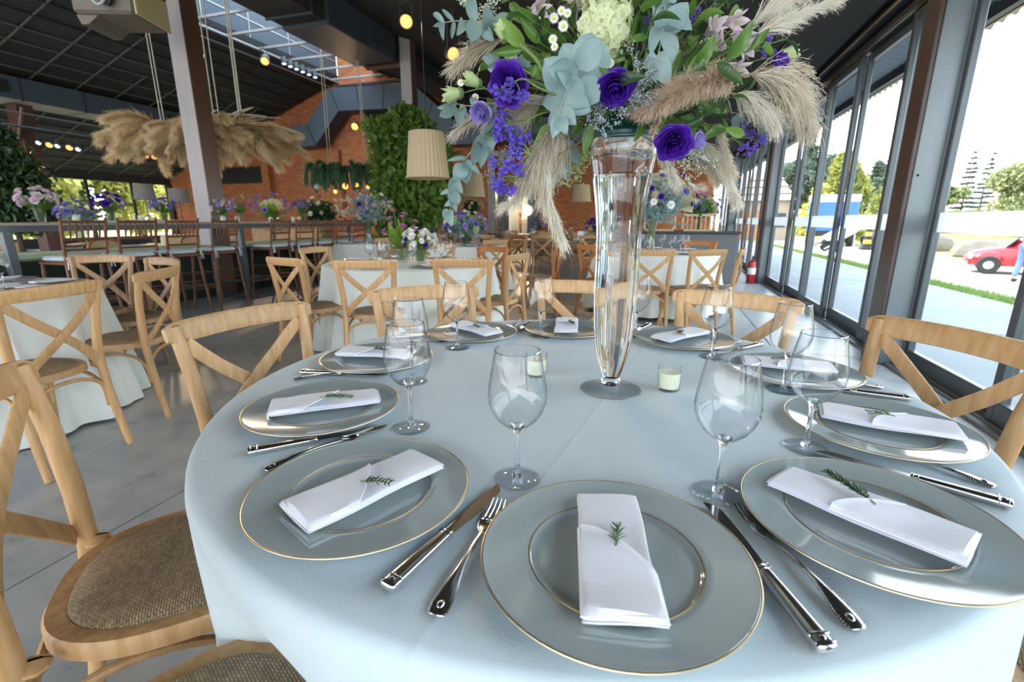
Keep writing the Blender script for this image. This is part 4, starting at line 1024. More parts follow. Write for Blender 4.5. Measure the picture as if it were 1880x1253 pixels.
def stool_meshes():
    m = {}; w = M['stool']
    def ringed(P, r0, r1):
        Q = []; rd = []
        n = 24
        for i in range(n + 1):
            u = i / n; k = u * (len(P) - 1); j = min(len(P) - 2, int(k)); Q.append(Vector(P[j]).lerp(Vector(P[j + 1]), k - j))
            rd.append((r0 + (r1 - r0) * u) * (1.22 if i % 6 == 3 else 1))
        return Q, rd
    for s, n_ in ((-1, 'L'), (1, 'R')):
        Q, rd = ringed([(s * .235, -.235, 0), (s * .205, -.205, .40), (s * .188, -.19, .74), (s * .192, -.215, .95), (s * .198, -.26, 1.16)], .0165, .0135)
        m['rear' + n_] = MB().tube(Q, rd, 8).sphere((s * .199, -.263, 1.175), .015, 8, 6).mesh('rear_leg', w)
        Q, rd = ringed([(s * .225, .215, 0), (s * .20, .19, .40), (s * .185, .17, .73)], .016, .016)
        m['front' + n_] = MB().tube(Q, rd, 8).mesh('front_leg', w)
        m['side' + n_] = MB().tube([(s * .213, -.21, .34), (s * .207, .20, .34)], .009, 6).mesh('side_stretcher', w)
        m['side2' + n_] = MB().tube([(s * .203, -.20, .50), (s * .197, .19, .50)], .009, 6).mesh('side_stretcher', w)
    m['frontst'] = MB().tube([(-.21, .205, .25), (.21, .205, .25)], .011, 6).mesh('foot_rest', w)
    m['rearst'] = MB().tube([(-.205, -.205, .42), (.205, -.205, .42)], .009, 6).mesh('rear_stretcher', w)
    m['seat'] = MB().box((0, -.01, .745), (.41, .41, .04), ch=.012).mesh('seat_frame', w)
    rails = [1.145, .975, .875]
    for i, z in enumerate(rails):
        y = -.19 - .07 * max(0, (z - .74) / .42) ** 1.3
        m['rail%d' % i] = MB().tube([(-.195, y, z), (0, y - .012, z), (.195, y, z)], [.0125, .0135, .0125], 8).mesh('back_rail', w)
    for k in range(6):
        x = -.13 + .052 * k
        m['sp%d' % k] = MB().tube([(x, -.233, .975), (x, -.25, 1.05), (x, -.268, 1.145)], [.0075, .0095, .0075], 6).mesh('spindle', w)
    cu = MB(); o_ = [(sup(math.cos(a), .45) * .205, sup(math.sin(a), .45) * .205) for a in [2 * math.pi * i / 40 for i in range(40)]]
    V = []
    for k, z in ((.9, .766), (1.0, .778), (1.0, .795), (.93, .812), (.6, .819), (.02, .821)):
        for x, y in o_: V.append((x * k, y * k - .01, z))
    F = [(r * 40 + k, r * 40 + (k + 1) % 40, (r + 1) * 40 + (k + 1) % 40, (r + 1) * 40 + k) for r in range(5) for k in range(40)]
    F.append(tuple(range(39, -1, -1))); F.append(tuple(range(200, 240)))
    m['cushion'] = cu.add(V, F).mesh('seat_cushion', M['cushion'])
    for s, n_ in ((-1, 'L'), (1, 'R')):
        b = MB(); c = Vector((s * .195, -.225, .80))
        for a in (.5, 2.6): b.tube([c, c + Vector((.035 * math.cos(a), -.02, .035 * math.sin(a))), c + Vector((.055 * math.cos(a), -.025, .012)), c], .006, 5, flat=(1.6, .5))
        for a in (-1.2, -1.9): b.tube([c, c + Vector((.03 * math.cos(a), -.02, -.05)), c + Vector((.05 * math.cos(a), -.022, -.11))], .006, 5, flat=(1.6, .4))
        b.sphere(tuple(c), .012, 8, 6)
        m['bow' + n_] = b.mesh('tie_bow', M['cushion'])
    return m
SM = stool_meshes(); st0 = None
for i, y in enumerate((3.37, 3.90, 4.42, 5.0, 5.98, 6.52, 7.04, 7.52, 8.0)):
    lb = order[i] + ' dark bamboo style bar stool along the bar table, counted from the hall edge table'
    if st0 is None:
        st0 = thing('bar_stool', lb, 'stool', (-5.42 - .36, y, 0), math.pi / 2, 'bar stools along the bar table')
        for k, me in SM.items():
            if not k.startswith('bow'): obj(me.name.split('.')[0], me, None, st0)
        cu = [c for c in st0.children if c.name.startswith('seat_cushion')][0]
        for k in ('bowL', 'bowR'): obj('tie_bow', SM[k], None, cu)
    else: dup(st0, (-5.78, y, 0), math.pi / 2 + .05 * math.sin(5 * i), lb)
# candle tumblers on the bar
for i, (x, y) in enumerate(((-6.1, 2.95), (-6.2, 3.72), (-6.35, 4.2), (-6.1, 4.35), (-6.15, 5.55), (-6.15, 5.8), (-6.2, 6.5), (-6.15, 6.95))):
    t = dup(V0, (x, y, 1.1405), .4 * i, 'cream candle tumbler on the bar, ' + order[i] + ' from the hall end', 'candles on the bar'); t.scale = (1.35, 1.35, 1.3)
# lounge pieces behind the bench
def cane_chair(loc, rz, label):
    t = thing('lounge_chair', label, 'chair', loc, rz, 'cane back lounge chairs')
    pts = [(.27 * sup(math.cos(a), .6), -.26, .62 + .26 * sup(math.sin(a), .6)) for a in [2 * math.pi * k / 28 for k in range(28)]]
    obj('back_frame', MB().tube(pts, .018, 8, closed=True), M['wood_orange'], t)
    obj('cane_panel', MB().add([(p[0] * .97, -.26, p[2]) for p in pts], [tuple(range(28))]).add([(p[0] * .97, -.252, p[2]) for p in pts], [tuple(range(27, -1, -1))]), M['shade'], t)
    obj('seat', MB().box((0, 0, .42), (.56, .54, .10), ch=.03), M['cushion'], t)
    for x in (-.24, .24):
        for y in (-.24, .22): obj('leg', MB().tube([(x * 1.05, y * 1.05, 0), (x, y, .38)], [.014, .02], 8), M['wood_orange'], t)
    return t
cane_chair((-8.5, 5.2, 0), R(100), 'cane backed lounge chair seen behind the first two stools')
cane_chair((-8.6, 6.9, 0), R(80), 'cane backed lounge chair seen behind the third stool')
def sofa(loc, rz, label, L=1.9):
    t = thing('sofa', label, 'sofa', loc, rz)
    obj('base', MB().box((0, 0, .28), (L, .8, .3), ch=.03), M['shade'], t); obj('backrest', MB().box((0, -.34, .6), (L, .18, .5), ch=.05), M['shade'], t)
    for s in (-1, 1):
        obj('armrest', MB().box((s * (L / 2 - .08), .02, .5), (.16, .78, .3), ch=.04), M['shade'], t)
        for y in (-.32, .32): obj('leg', MB().tube([(s * (L / 2 - .1), y, 0), (s * (L / 2 - .1), y, .14)], .02, 8), M['dark'], t)
    for k in (-.45, .45): obj('seat_cushion', MB().box((k, .04, .47), (.86, .62, .12), ch=.04), M['cushion'], t)
    return t
sofa((-10.5, 4.2, 0), R(90), 'cream sofa behind the bench near the hall end')
sofa((-10.9, 9.0, 0), R(80), 'cream sofa behind the bench near the brown column')
WD = thing('sideboard', 'wooden sideboard behind the far end of the bar', 'sideboard', (-11.2, 12.6, 0), .1)
obj('plinth', MB().box((0, 0, .03), (2.5, .44, .06)), M['dark'], WD, smooth=False); obj('body', MB().box((0, 0, .5), (2.6, .5, .9), ch=.01), M['tablewood'], WD, smooth=False)
for k in range(3): obj('door', MB().box((-.85 + .85 * k, -.26, .5), (.8, .03, .8), ch=.01), M['wood'], WD, smooth=False)
# grey serving counter at the window end with lattice stands
CT = thing('serving_counter', 'grey serving counter behind the table near the extinguisher', 'counter', (.35, 10.0, 0))
obj('front', MB().box((0, 0, .46), (1.9, .6, .92), ch=.01), mat('grey_panel', (.135, .15, .16), .6), CT, smooth=False)
obj('counter_top', MB().box((0, -.01, .945), (2.0, .68, .035), ch=.006), M['dark'], CT, smooth=False)
for q, (x0, lbl) in enumerate(((.25, 'cream lattice riser box on the window end of the grey counter'), (-.45, 'cream open frame stand on the hall end of the grey counter'))):
    t = thing('lattice_riser', lbl, 'stand', (x0 + .35, 9.95, .963))
    for sx_ in (-1, 1):
        for sy in (-1, 1): obj('corner_post', MB().box((sx_ * .28, sy * .14, .15), (.03, .03, .30)), M['shade'], t, smooth=False)
    for z in (.015, .285):
        for sy in (-1, 1): obj('frame_rail', MB().box((0, sy * .14, z), (.59, .03, .03)), M['shade'], t, smooth=False)
    if q == 0:
        for k in range(6): obj('slat', MB().box((-.2 + .08 * k, -.14, .15), (.018, .02, .24)), M['shade'], t, smooth=False)
        obj('shelf_board', MB().box((0, 0, .306), (.62, .34, .015)), M['shade'], t, smooth=False)
# fire extinguisher
FE = thing('fire_extinguisher', 'red fire extinguisher standing by the grey column', 'extinguisher', (1.62, 9.95, 0)); FE.scale = (.9, .9, .88)
obj('cylinder', MB().lathe([(0, .0), (.078, .0), (.082, .012), (.082, .40), (.07, .46), (.03, .49), (.022, .51), (0, .51)], 28), M['red'], FE)
obj('label_band', MB().lathe([(.0826, .20), (.0832, .205), (.0832, .33), (.0826, .335)], 28), M['white'], FE)
obj('valve', MB().box((0, 0, .535), (.04, .04, .06), ch=.008), M['dark'], FE)
obj('handle', MB().tube([(0, .0, .56), (0, -.05, .585), (0, -.12, .59)], .01, 6, flat=(1.3, .6)).tube([(0, 0, .545), (0, -.05, .55), (0, -.11, .545)], .01, 6, flat=(1.3, .6)), M['dark'], FE)
obj('hose', MB().tube([(.02, .02, .545), (.09, .03, .52), (.112, .03, .40), (.106, .03, .26), (.10, .03, .18)], .011, 8), M['rubber'], FE)
# ------------------------------------------------------------------ the bouquet
BC = Vector((VX, VY, 1.375))
obj('foam', MB().lathe([(0, -.012), (.058, -.012), (.060, -.006), (.0745, -.004), (.0765, .004), (.070, .012), (.066, .05), (.055, .056), (0, .056)], 40), M['foam'],
    tag(obj('foam_bowl', MB().lathe([(.0745, -.0035), (.079, -.002), (.080, .004), (.0765, .009), (.0745, .006)], 40, close=True), M['foam'], None, (VX, VY, 1.332)), 'dark green foam bowl resting in the mouth of the tall vase', 'flower holder'))

def lmesh(kind, nu=6, nv=8, seed=0):
    """leaf one unit long along +Y, face up +Z"""
    rg = random.Random(seed); mb = MB(); c1, c2 = rg.uniform(-.10, .16), rg.uniform(.04, .14)
    def f(u, v):
        s = 2 * u - 1
        if kind == 'round': wd = .46 * math.sin(math.pi * min(1, .06 + .94 * v) ** .85) ** .62 if v < 1 else 0
        elif kind == 'wide': wd = .40 * math.sin(math.pi * v ** .8) ** .7
        elif kind == 'lance': wd = .19 * math.sin(math.pi * v ** .85) ** .8
        elif kind == 'blade': wd = .075 * (math.sin(math.pi * min(1, v ** .6)) ** .6)
        else: wd = .26 * math.sin(math.pi * v ** .75) ** .75
        z = c2 * s * s * wd * 2.2 + c1 * math.sin(math.pi * v) - .12 * v * v + (.012 * math.sin(16 * v) * (1 - abs(s)) * abs(s) * 4 if kind in ('lance', 'oval') else .01 * math.sin(5 * v + 3 * s))
        return (s * wd, v, z)
    mb.grid(f, nu, nv)
    return mb
LM = {}
for k in ('round', 'wide', 'lance', 'oval', 'blade'):
    for mn in ('euc', 'eucpale', 'leaf', 'leafbright', 'leafdark'):
        if (k in ('round', 'wide')) == mn.startswith('euc'): LM[k, mn] = [lmesh(k, seed=i).mesh('leaf', M[mn]) for i in range(3)]
CAMP = Vector((0, 0, EYE))
def put_leaf(parent, base, tip, kind, mn, width=None, roll=0.0, nrm=None, i=0):
    base, tip = Vector(base), Vector(tip); d = tip - base; L = d.length; y = d.normalized()
    n = nrm if nrm is not None else (CAMP - base).normalized()
    x = y.cross(n)
    if x.length < 1e-4: x = y.orthogonal()
    x.normalize(); z = x.cross(y)
    if roll: q = Matrix.Rotation(roll, 3, y); x = q @ x; z = q @ z
    wk = {'round': .9, 'wide': .78, 'lance': .37, 'oval': .5, 'blade': .15}[kind]; sxx = (width / wk) if width else L
    o = obj('leaf', LM[kind, mn][i % 3], None, parent)
    mx = Matrix(((x.x * sxx, y.x * L, z.x * L, 0), (x.y * sxx, y.y * L, z.y * L, 0), (x.z * sxx, y.z * L, z.z * L, 0), (0, 0, 0, 1)))
    mx.translation = base - parent.location
    o.matrix_local = mx
    return o
def curve(pts, n):
    P = [Vector(p) for p in pts]; out_ = []
    for i in range(n + 1):
        k = i / n * (len(P) - 1); j = min(len(P) - 2, int(k)); u = k - j
        p0, p1, p2, p3 = P[max(0, j - 1)], P[j], P[j + 1], P[min(len(P) - 1, j + 2)]
        out_.append(.5 * ((2 * p1) + (p2 - p0) * u + (2 * p0 - 5 * p1 + 4 * p2 - p3) * u * u + (3 * p1 - p0 - 3 * p2 + p3) * u ** 3))
    return out_
def stemmed(name, label, cat, group, pts, r=.0016, mt='stem', n=14, part='stem'):
    t = thing(name, label, cat, tuple(pts[0]), 0, group)
    P = curve(pts, n); obj(part, MB().tube([p - t.location for p in P], [r * (1 - .45 * i / n) for i in range(n + 1)], 6), M[mt], t)
    return t, P
GB_ = 'stems of the tall bouquet'
# --- eucalyptus drawn leaf by leaf: (base x, y, tip x, y, width)
def eucalyptus(label, stem, leaves, D, mn='euc', dl=.03, seed=0, Dt=None):
    rg = random.Random(seed)
    t, P = stemmed('eucalyptus_branch', label, 'foliage branch', GB_, [BC] + [px(x, y, D if Dt is None else D + (Dt - D) * i / max(1, len(stem) - 1)) for i, (x, y) in enumerate(stem)], .0013, 'stempale', 24)
    for i, l in enumerate(leaves):
        Dk = D if Dt is None else D + (Dt - D) * i / max(1, len(leaves) - 1)
        dd = Dk + rg.uniform(-.4, .4) * dl - (.012 * (i % 3))
        put_leaf(t, px(l[0], l[1], Dk), px(l[2], l[3], dd), 'round' if len(l) < 6 else l[5], mn, l[4] * Dk / 871, rg.uniform(-.45, .45), None, i)
eucalyptus('big silvery eucalyptus branch spreading in the middle of the bouquet', [(1085, 120), (1058, 140), (1038, 170), (1028, 205), (1024, 236)],
           [(1072, 150, 1090, 56, 74, 'wide'), (1060, 140, 1030, 78, 50, 'wide'), (1052, 165, 999, 108, 62, 'wide'), (1058, 150, 1112, 100, 56, 'wide'), (1050, 160, 1098, 182, 66, 'wide'), (1043, 152, 1075, 170, 30, 'round'), (1038, 175, 996, 194, 44, 'wide'), (1036, 174, 1082, 206, 42, 'wide'),
            (1040, 150, 1026, 132, 26, 'round'), (1030, 198, 1008, 232, 30, 'wide'), (1030, 200, 1054, 226, 28, 'wide'), (1026, 214, 1015, 252, 26, 'wide'), (1026, 216, 1040, 245, 24, 'wide'), (1047, 130, 1012, 126, 40, 'wide'), (1062, 128, 1104, 70, 44, 'wide')], .80, 'eucpale', .05, 1, .76)
eucalyptus('silvery eucalyptus branch standing high beside the pale hydrangea', [(1175, 150), (1205, 110), (1215, 60), (1222, 5), (1225, -30)],
           [(1214, 72, 1215, -5, 48, 'wide'), (1222, 60, 1262, 2, 46, 'wide'), (1212, 50, 1194, 98, 24, 'round'), (1212, 95, 1225, 128, 46, 'wide'), (1218, 92, 1244, 66, 46, 'wide'), (1226, 30, 1270, 52, 30, 'wide'), (1214, 30, 1236, 70, 50, 'wide'), (1222, 0, 1240, -30, 40, 'wide'), (1205, 110, 1226, 160, 40, 'wide'), (1206, 105, 1182, 122, 30, 'wide'), (1222, 10, 1195, -20, 40, 'wide')], .82, 'eucpale', .05, 2)
eucalyptus('eucalyptus garland trailing far below the bouquet on the hall side', [(985, 190), (925, 205), (890, 245), (868, 275), (852, 295), (838, 320), (831, 345), (829, 372), (825, 396)],
           [(905, 232, 893, 288, 27), (888, 250, 868, 300, 25), (880, 262, 884, 306, 24), (858, 292, 820, 295, 9, 'oval_'), (853, 296, 880, 318, 15), (850, 303, 836, 334, 28), (852, 300, 857, 338, 22), (838, 328, 826, 354, 21), (837, 330, 848, 354, 20), (832, 349, 807, 357, 9, 'oval_'), (831, 352, 838, 378, 25), (829, 372, 817, 378, 11), (829, 372, 838, 389, 11), (826, 388, 812, 398, 17), (826, 388, 829, 414, 19), (905, 235, 884, 252, 18)], .86, 'euc', .05, 3) if False else None
def fixk(ls): return [l if len(l) < 6 or not l[5].endswith('_') else l[:5] + ('wide',) for l in ls]
eucalyptus('eucalyptus garland trailing far below the bouquet on the hall side', [(985, 190), (925, 205), (890, 245), (868, 275), (852, 295), (838, 320), (831, 345), (829, 372), (825, 396)],
           fixk([(905, 232, 893, 288, 27), (888, 250, 868, 300, 25), (880, 262, 884, 306, 24), (858, 292, 820, 295, 9, 'o_'), (853, 296, 880, 318, 15), (850, 303, 836, 334, 28), (852, 300, 857, 338, 22), (838, 328, 826, 354, 21), (837, 330, 848, 354, 20), (832, 349, 807, 357, 9, 'o_'), (831, 352, 838, 378, 25), (829, 372, 817, 378, 11), (829, 372, 838, 389, 11), (826, 388, 812, 398, 17), (826, 388, 829, 414, 19), (905, 235, 884, 252, 18)]), .86, 'euc', .05, 3)
eucalyptus('short eucalyptus sprig pointing outwards beside the lilac bloom', [(930, 190), (870, 195), (835, 190)],
           [(838, 186, 803, 199, 13), (835, 196, 809, 214, 22), (842, 200, 842, 228, 24), (848, 192, 858, 220, 14), (880, 196, 862, 180, 16), (900, 192, 905, 222, 18)], .88, 'euc', .04, 4)
eucalyptus('eucalyptus sprig reaching out over the dark ceiling at the top hall side', [(960, 80), (900, 45), (850, 38), (812, 42)],
           [(815, 42, 794, 22, 11), (832, 40, 811, 14, 9), (815, 43, 813, 72, 12), (806, 45, 797, 48, 8), (834, 41, 829, 71, 9), (850, 36, 840, 64, 18), (872, 40, 864, -12, 22), (875, 38, 866, 74, 31), (905, 55, 892, 12, 27), (890, 50, 905, 74, 22), (910, 55, 930, 20, 26)], .90, 'euc', .05, 5)
eucalyptus('eucalyptus sprig on the window side below the drooping pampas', [(1300, 200), (1400, 222), (1460, 232), (1490, 226)],
           [(1488, 228, 1515, 212, 9), (1486, 226, 1483, 205, 18), (1480, 232, 1494, 252, 8), (1455, 232, 1430, 248, 22), (1440, 226, 1462, 206, 18), (1415, 222, 1395, 248, 26), (1390, 222, 1405, 200, 22), (1350, 212, 1365, 240, 24)], .98, 'euc', .05, 6)
eucalyptus('eucalyptus tucked behind the big violet bloom on the hall side', [(1000, 150), (950, 120), (915, 115)],
           [(940, 118, 895, 128, 30), (945, 118, 930, 88, 26), (960, 122, 968, 96, 26), (918, 116, 885, 104, 22), (950, 125, 905, 150, 30)], .93, 'euc', .03, 7)
eucalyptus('dull eucalyptus leaves hanging at the hall side of the vase mouth', [(1080, 230), (1045, 270), (1032, 300), (1025, 325)],
           [(1045, 265, 1030, 305, 28), (1042, 262, 1062, 300, 24), (1034, 292, 1012, 320, 22), (1032, 296, 1042, 332, 24), (1026, 318, 1012, 345, 16), (1000, 320, 990, 365, 20)], .99, 'euc', .04, 8)
# --- broad green leaves, each on its own stalk
gl_ = [(964, 86, 913, 30, 33, 'leafbright', 'top hall side'), (993, 79, 949, 31, 25, 'leaf', 'beside the daisies'), (998, 76, 1003, 20, 17, 'leaf', 'just beside the daisy heads'), (990, 34, 926, 26, 20, 'leaf', 'above the cream bud'), (962, 90, 900, 98, 22, 'leaf', 'under the cream bud'), (1004, 114, 955, 88, 25, 'leaf', 'below the daisy heads'),
       (975, 142, 1000, 112, 20, 'leaf', 'over the big violet bloom'), (1012, 100, 985, 104, 16, 'leafbright', 'in front of the silver leaves'), (1313, 172, 1377, 122, 31, 'leafbright', 'upright across the window side pampas'), (1338, 202, 1268, 182, 24, 'leaf', 'under the brown reed plume'), (1342, 168, 1407, 190, 15, 'leafdark', 'dark, across the drooping pampas'), (1335, 42, 1364, 14, 18, 'leafbright', 'above the pink lilies'),
       (1378, 92, 1414, 50, 18, 'leaf', 'right of the pink lilies'), (1300, 98, 1262, 130, 12, 'leaf', 'under the pink lilies'), (1290, 62, 1318, 88, 13, 'leaf', 'beside the small lily'), (1180, 225, 1166, 258, 19, 'leaf', 'over the green bowl'), (1085, 225, 1072, 285, 24, 'leaf', 'hanging down at the vase mouth'), (1250, 232, 1300, 206, 22, 'leafdark', 'beside the violet bloom at the vase mouth'), (1225, 215, 1205, 245, 22, 'leaf', 'over the bowl rim'),
       (1240, 212, 1290, 190, 16, 'leafdark', 'low in the bouquet on the window side'), (1130, 110, 1150, 70, 22, 'leafdark', 'behind the hydrangea'), (1160, 90, 1176, 10, 16, 'leaf', 'long and upright beside the hydrangea'), (1150, 140, 1130, 118, 18, 'leaf', 'above the middle violet bloom'), (920, 208, 880, 222, 20, 'leaf', 'below the lilac bloom'), (930, 225, 893, 250, 26, 'leaf', 'below the first statice'),
       (1075, 212, 1100, 245, 26, 'leafdark', 'below the silver leaves'), (1240, 282, 1250, 300, 10, 'leafbright', 'small, under the violet bloom'), (1330, 235, 1290, 255, 24, 'leaf', 'over the low pampas'), (1368, 248, 1330, 236, 22, 'leafbright', 'beside the window side statice'), (985, 60, 1010, 100, 18, 'leafdark', 'dark, between the daisies'), (1060, -5, 1030, -30, 22, 'leafbright', 'at the top over the daisies'), (935, 5, 960, 30, 20, 'leaf', 'at the top hall side edge')]
for i, (bx, by, tx, ty, wd, mn, where) in enumerate(gl_):
    D = .84 + .03 * (i % 4)
    b = px(bx, by, D); t, P = stemmed('leafy_stem', 'glossy green leaf ' + where, 'leaf', GB_, [BC, BC.lerp(b, .6) + Vector((0, .03, .01)), b], .0016, 'stem', 10)
    put_leaf(t, b, px(tx, ty, D - .02 + .03 * (i % 3)), 'oval' if wd > 14 else 'lance', mn, wd * D / 871 * .82, rnd.uniform(-.5, .5), None, i)
# --- filler branches all round
rg = random.Random(21); nfill = 46
for i in range(nfill):
    ga = i * 2.39996; zc = 1 - 1.55 * (i + .5) / nfill; rr = math.sqrt(max(0, 1 - zc * zc))
    d = Vector((rr * math.cos(ga), rr * math.sin(ga), zc)); L = rg.uniform(.22, .34)
    if d.z < -.1: d.z = -.1 + .4 * (d.z + .1)
    e = BC + Vector((d.x * L * 1.02, d.y * L * .85, .05 + d.z * L * 1.12))
    t, P = stemmed('ruscus_branch', ('long' if L > .285 else 'short') + ' dark filler branch, ' + ('top' if d.z > .75 else 'upper' if d.z > .3 else 'middle' if d.z > 0 else 'lowest') + ' of the tall bouquet, ' + ('window', 'rear window', 'rear', 'rear hall', 'hall', 'front hall', 'front', 'front window')[int(round((math.degrees(math.atan2(d.y, d.x)) % 360) / 45)) % 8] + ' side', 'foliage branch', 'filler branches of the tall bouquet', [BC, BC.lerp(e, .5) + Vector((0, 0, .02)), e], .0016, 'stem', 12)
    for k in range(9):
        p = P[3 + k]; ax = (P[min(12, 4 + k)] - P[2 + k]).normalized(); a = ax.orthogonal().normalized(); a = Matrix.Rotation(k * 2.1 + i, 3, ax) @ a
        ln = rg.uniform(.04, .066); tp = p + (ax * .55 + a * .8).normalized() * ln
        put_leaf(t, p, tp, 'oval' if i % 3 else 'lance', 'leafdark' if (i + k) % 3 else 'leaf', ln * .36, rg.uniform(-.6, .6), (d + Vector((0, 0, .5))).normalized(), k)
# --- violet and lilac blooms
def petal_meshes(mt):
    res = []
    for (rmax, h, span, lip, nv) in ((1.0, .56, 1.0, .22, 0), (.83, .72, .95, .15, 1), (.66, .82, .95, .09, 2), (.49, .88, 1.0, .05, 3), (.33, .92, 1.1, .02, 4), (.18, .92, 1.3, .0, 5)):
        def f(u, v, rmax=rmax, h=h, span=span, lip=lip, nv=nv):
            s = 2 * u - 1; edge = 1 - .16 * abs(s) ** 2.5
            th = s * span * (.55 + .45 * v)
            r = (.07 + (rmax - .07) * v ** .48) * (1 + .06 * math.sin(6 * s + 2 * nv) * v * v) * (1 - .16 * abs(s) ** 2.5 * v) + .10 * s * rmax * v
            z = h * (v ** 1.15) * (1 - .2 * abs(s) ** 2.5 * v) - lip * v ** 5 + .06 * math.sin(6 * s + 2 * nv) * v ** 3
            return (r * math.cos(th), r * math.sin(th), z)
        res.append(MB().grid(f, 10, 8).mesh('petal', M[mt]))
    return res
PM = {k: petal_meshes(k) for k in ('purple', 'lilac', 'bud')}
def frame(dirv, twist=0.):
    z = Vector(dirv).normalized(); x = z.orthogonal().normalized(); x = Matrix.Rotation(twist, 3, z) @ x; y = z.cross(x)
    return Matrix(((x.x, y.x, z.x), (x.y, y.y, z.y), (x.z, y.z, z.z)))
def bloom(label, c, dirv, r, mt, counts=(6, 6, 5, 5, 4, 3), sq=(1, 1), seed=0, zs=1.0):
    c = Vector(c); d = Vector(dirv).normalized(); back = c - d * r * .35
    t, P = stemmed('lisianthus', label, 'flower', GB_, [BC, BC.lerp(back, .5) + Vector((0, .01, .015)), back - d * .03, back], .0021, 'stem', 14)
    rg = random.Random(seed); Rm = frame(d, seed)
    for ring, n in enumerate(counts):
        for k in range(n):
            a = 2 * math.pi * k / n + ring * .75 + rg.uniform(-.12, .12)
            o = obj('petal', PM[mt][ring], None, t); s = r * rg.uniform(.94, 1.06)
            mx = (Rm @ Matrix.Rotation(a, 3, 'Z')).to_4x4() @ Matrix.Diagonal((s * sq[0], s * sq[1], s * zs * rg.uniform(.95, 1.12), 1)); mx.translation = back - t.location
            o.matrix_local = mx
    cal = MB()
    for k in range(5):
        a = 1.2566 * k; v = Rm @ Vector((math.cos(a), math.sin(a), .25)); cal.tube([back - t.location, back - t.location + v * r * .22, back - t.location + v * r * .5 + d * r * .12], [.0015, .0022, .0004], 5)
    obj('calyx', cal, M['stem'], t)
    return t
tocam = lambda c: (CAMP - Vector(c)).normalized()
def pb(x, y, D): return px(x, y, D)
UPR = Vector((0, 0, 1))
c = pb(932, 156, .80); bloom('large deep violet bloom on the hall side of the bouquet', c, tocam(c) * .9 - CAM_R * .35 + UPR * .05, .0365, 'purple', seed=1)
c = pb(1130, 160, .77); bloom('deep violet half open bloom in the middle, above the vase mouth', c, tocam(c) * .85 - UPR * .5, .0305, 'purple', (5, 5, 5, 4, 4, 3), seed=2, zs=1.25)
c = pb(1238, 262, .84); bloom('deep violet bloom hanging at the window side of the vase mouth', c, tocam(c) * .9 - UPR * .35 + CAM_R * .1, .0325, 'purple', seed=3)
c = pb(1424, 116, .92); bloom('deep violet bloom seen side on at the window edge of the bouquet', c, CAM_R * .8 + tocam(c) * .3 + UPR * .35, .0235, 'purple', (5, 5, 4, 4, 3, 3), seed=4, zs=1.4)
c = pb(884, 206, .84); bloom('lilac rose like bloom below the large violet one', c, tocam(c) * .8 - CAM_R * .5 - UPR * .3, .0205, 'lilac', seed=5, zs=1.3)
c = pb(1277, 258, .88); bloom('pale lilac bloom half behind the violet one at the vase mouth', c, CAM_R * .9 + tocam(c) * .5 - UPR * .2, .0195, 'lilac', (5, 5, 4, 4, 3, 3), seed=6, zs=1.4)
for i, (x, y, D, r, dx_, dy_, lb) in enumerate(((838, 172, .86, .0125, -.9, -.1, 'cream green bud furthest out on the hall side'), (873, 151, .87, .0115, -.6, .3, 'cream green bud between the outermost bud and the violet bloom'), (925, 66, .84, .0115, -.35, .9, 'closed cream bud pointing up among the green leaves'), (1440, 100, .96, .0125, .9, .2, 'cream green bud beside the side on violet bloom'))):
    c = pb(x, y, D); d = (CAM_R * dx_ + UPR * dy_ + tocam(c) * .25).normalized()
    t, P = stemmed('lisianthus_bud', lb, 'flower bud', GB_, [BC, BC.lerp(c, .45) + Vector((0, .02, .01)), c - d * .07, c - d * r], .0017, 'stem', 14)
    Rm = frame(d, i)
    for k in range(5):
        o = obj('petal', PM['bud'][2], None, t); mx = (Rm @ Matrix.Rotation(1.2566 * k, 3, 'Z')).to_4x4() @ Matrix.Diagonal((r * 1.7, r * 1.7, r * 3.3, 1)); mx.translation = c - d * r - t.location; o.matrix_local = mx
    for k in range(3):
        o = obj('petal', PM['bud'][3], None, t); mx = (Rm @ Matrix.Rotation(2.1 * k, 3, 'Z')).to_4x4() @ Matrix.Diagonal((r * 1.9, r * 1.9, r * 3.7, 1)); mx.translation = c - d * r - t.location; o.matrix_local = mx
    o = obj('calyx', MB().lathe([(0, 0), (r * .6, .002), (r * .9, r * .7), (r * .75, r * .9)], 10), M['stem'], t); mx = Rm.to_4x4(); mx.translation = c - d * r * 1.15 - t.location; o.matrix_local = mx
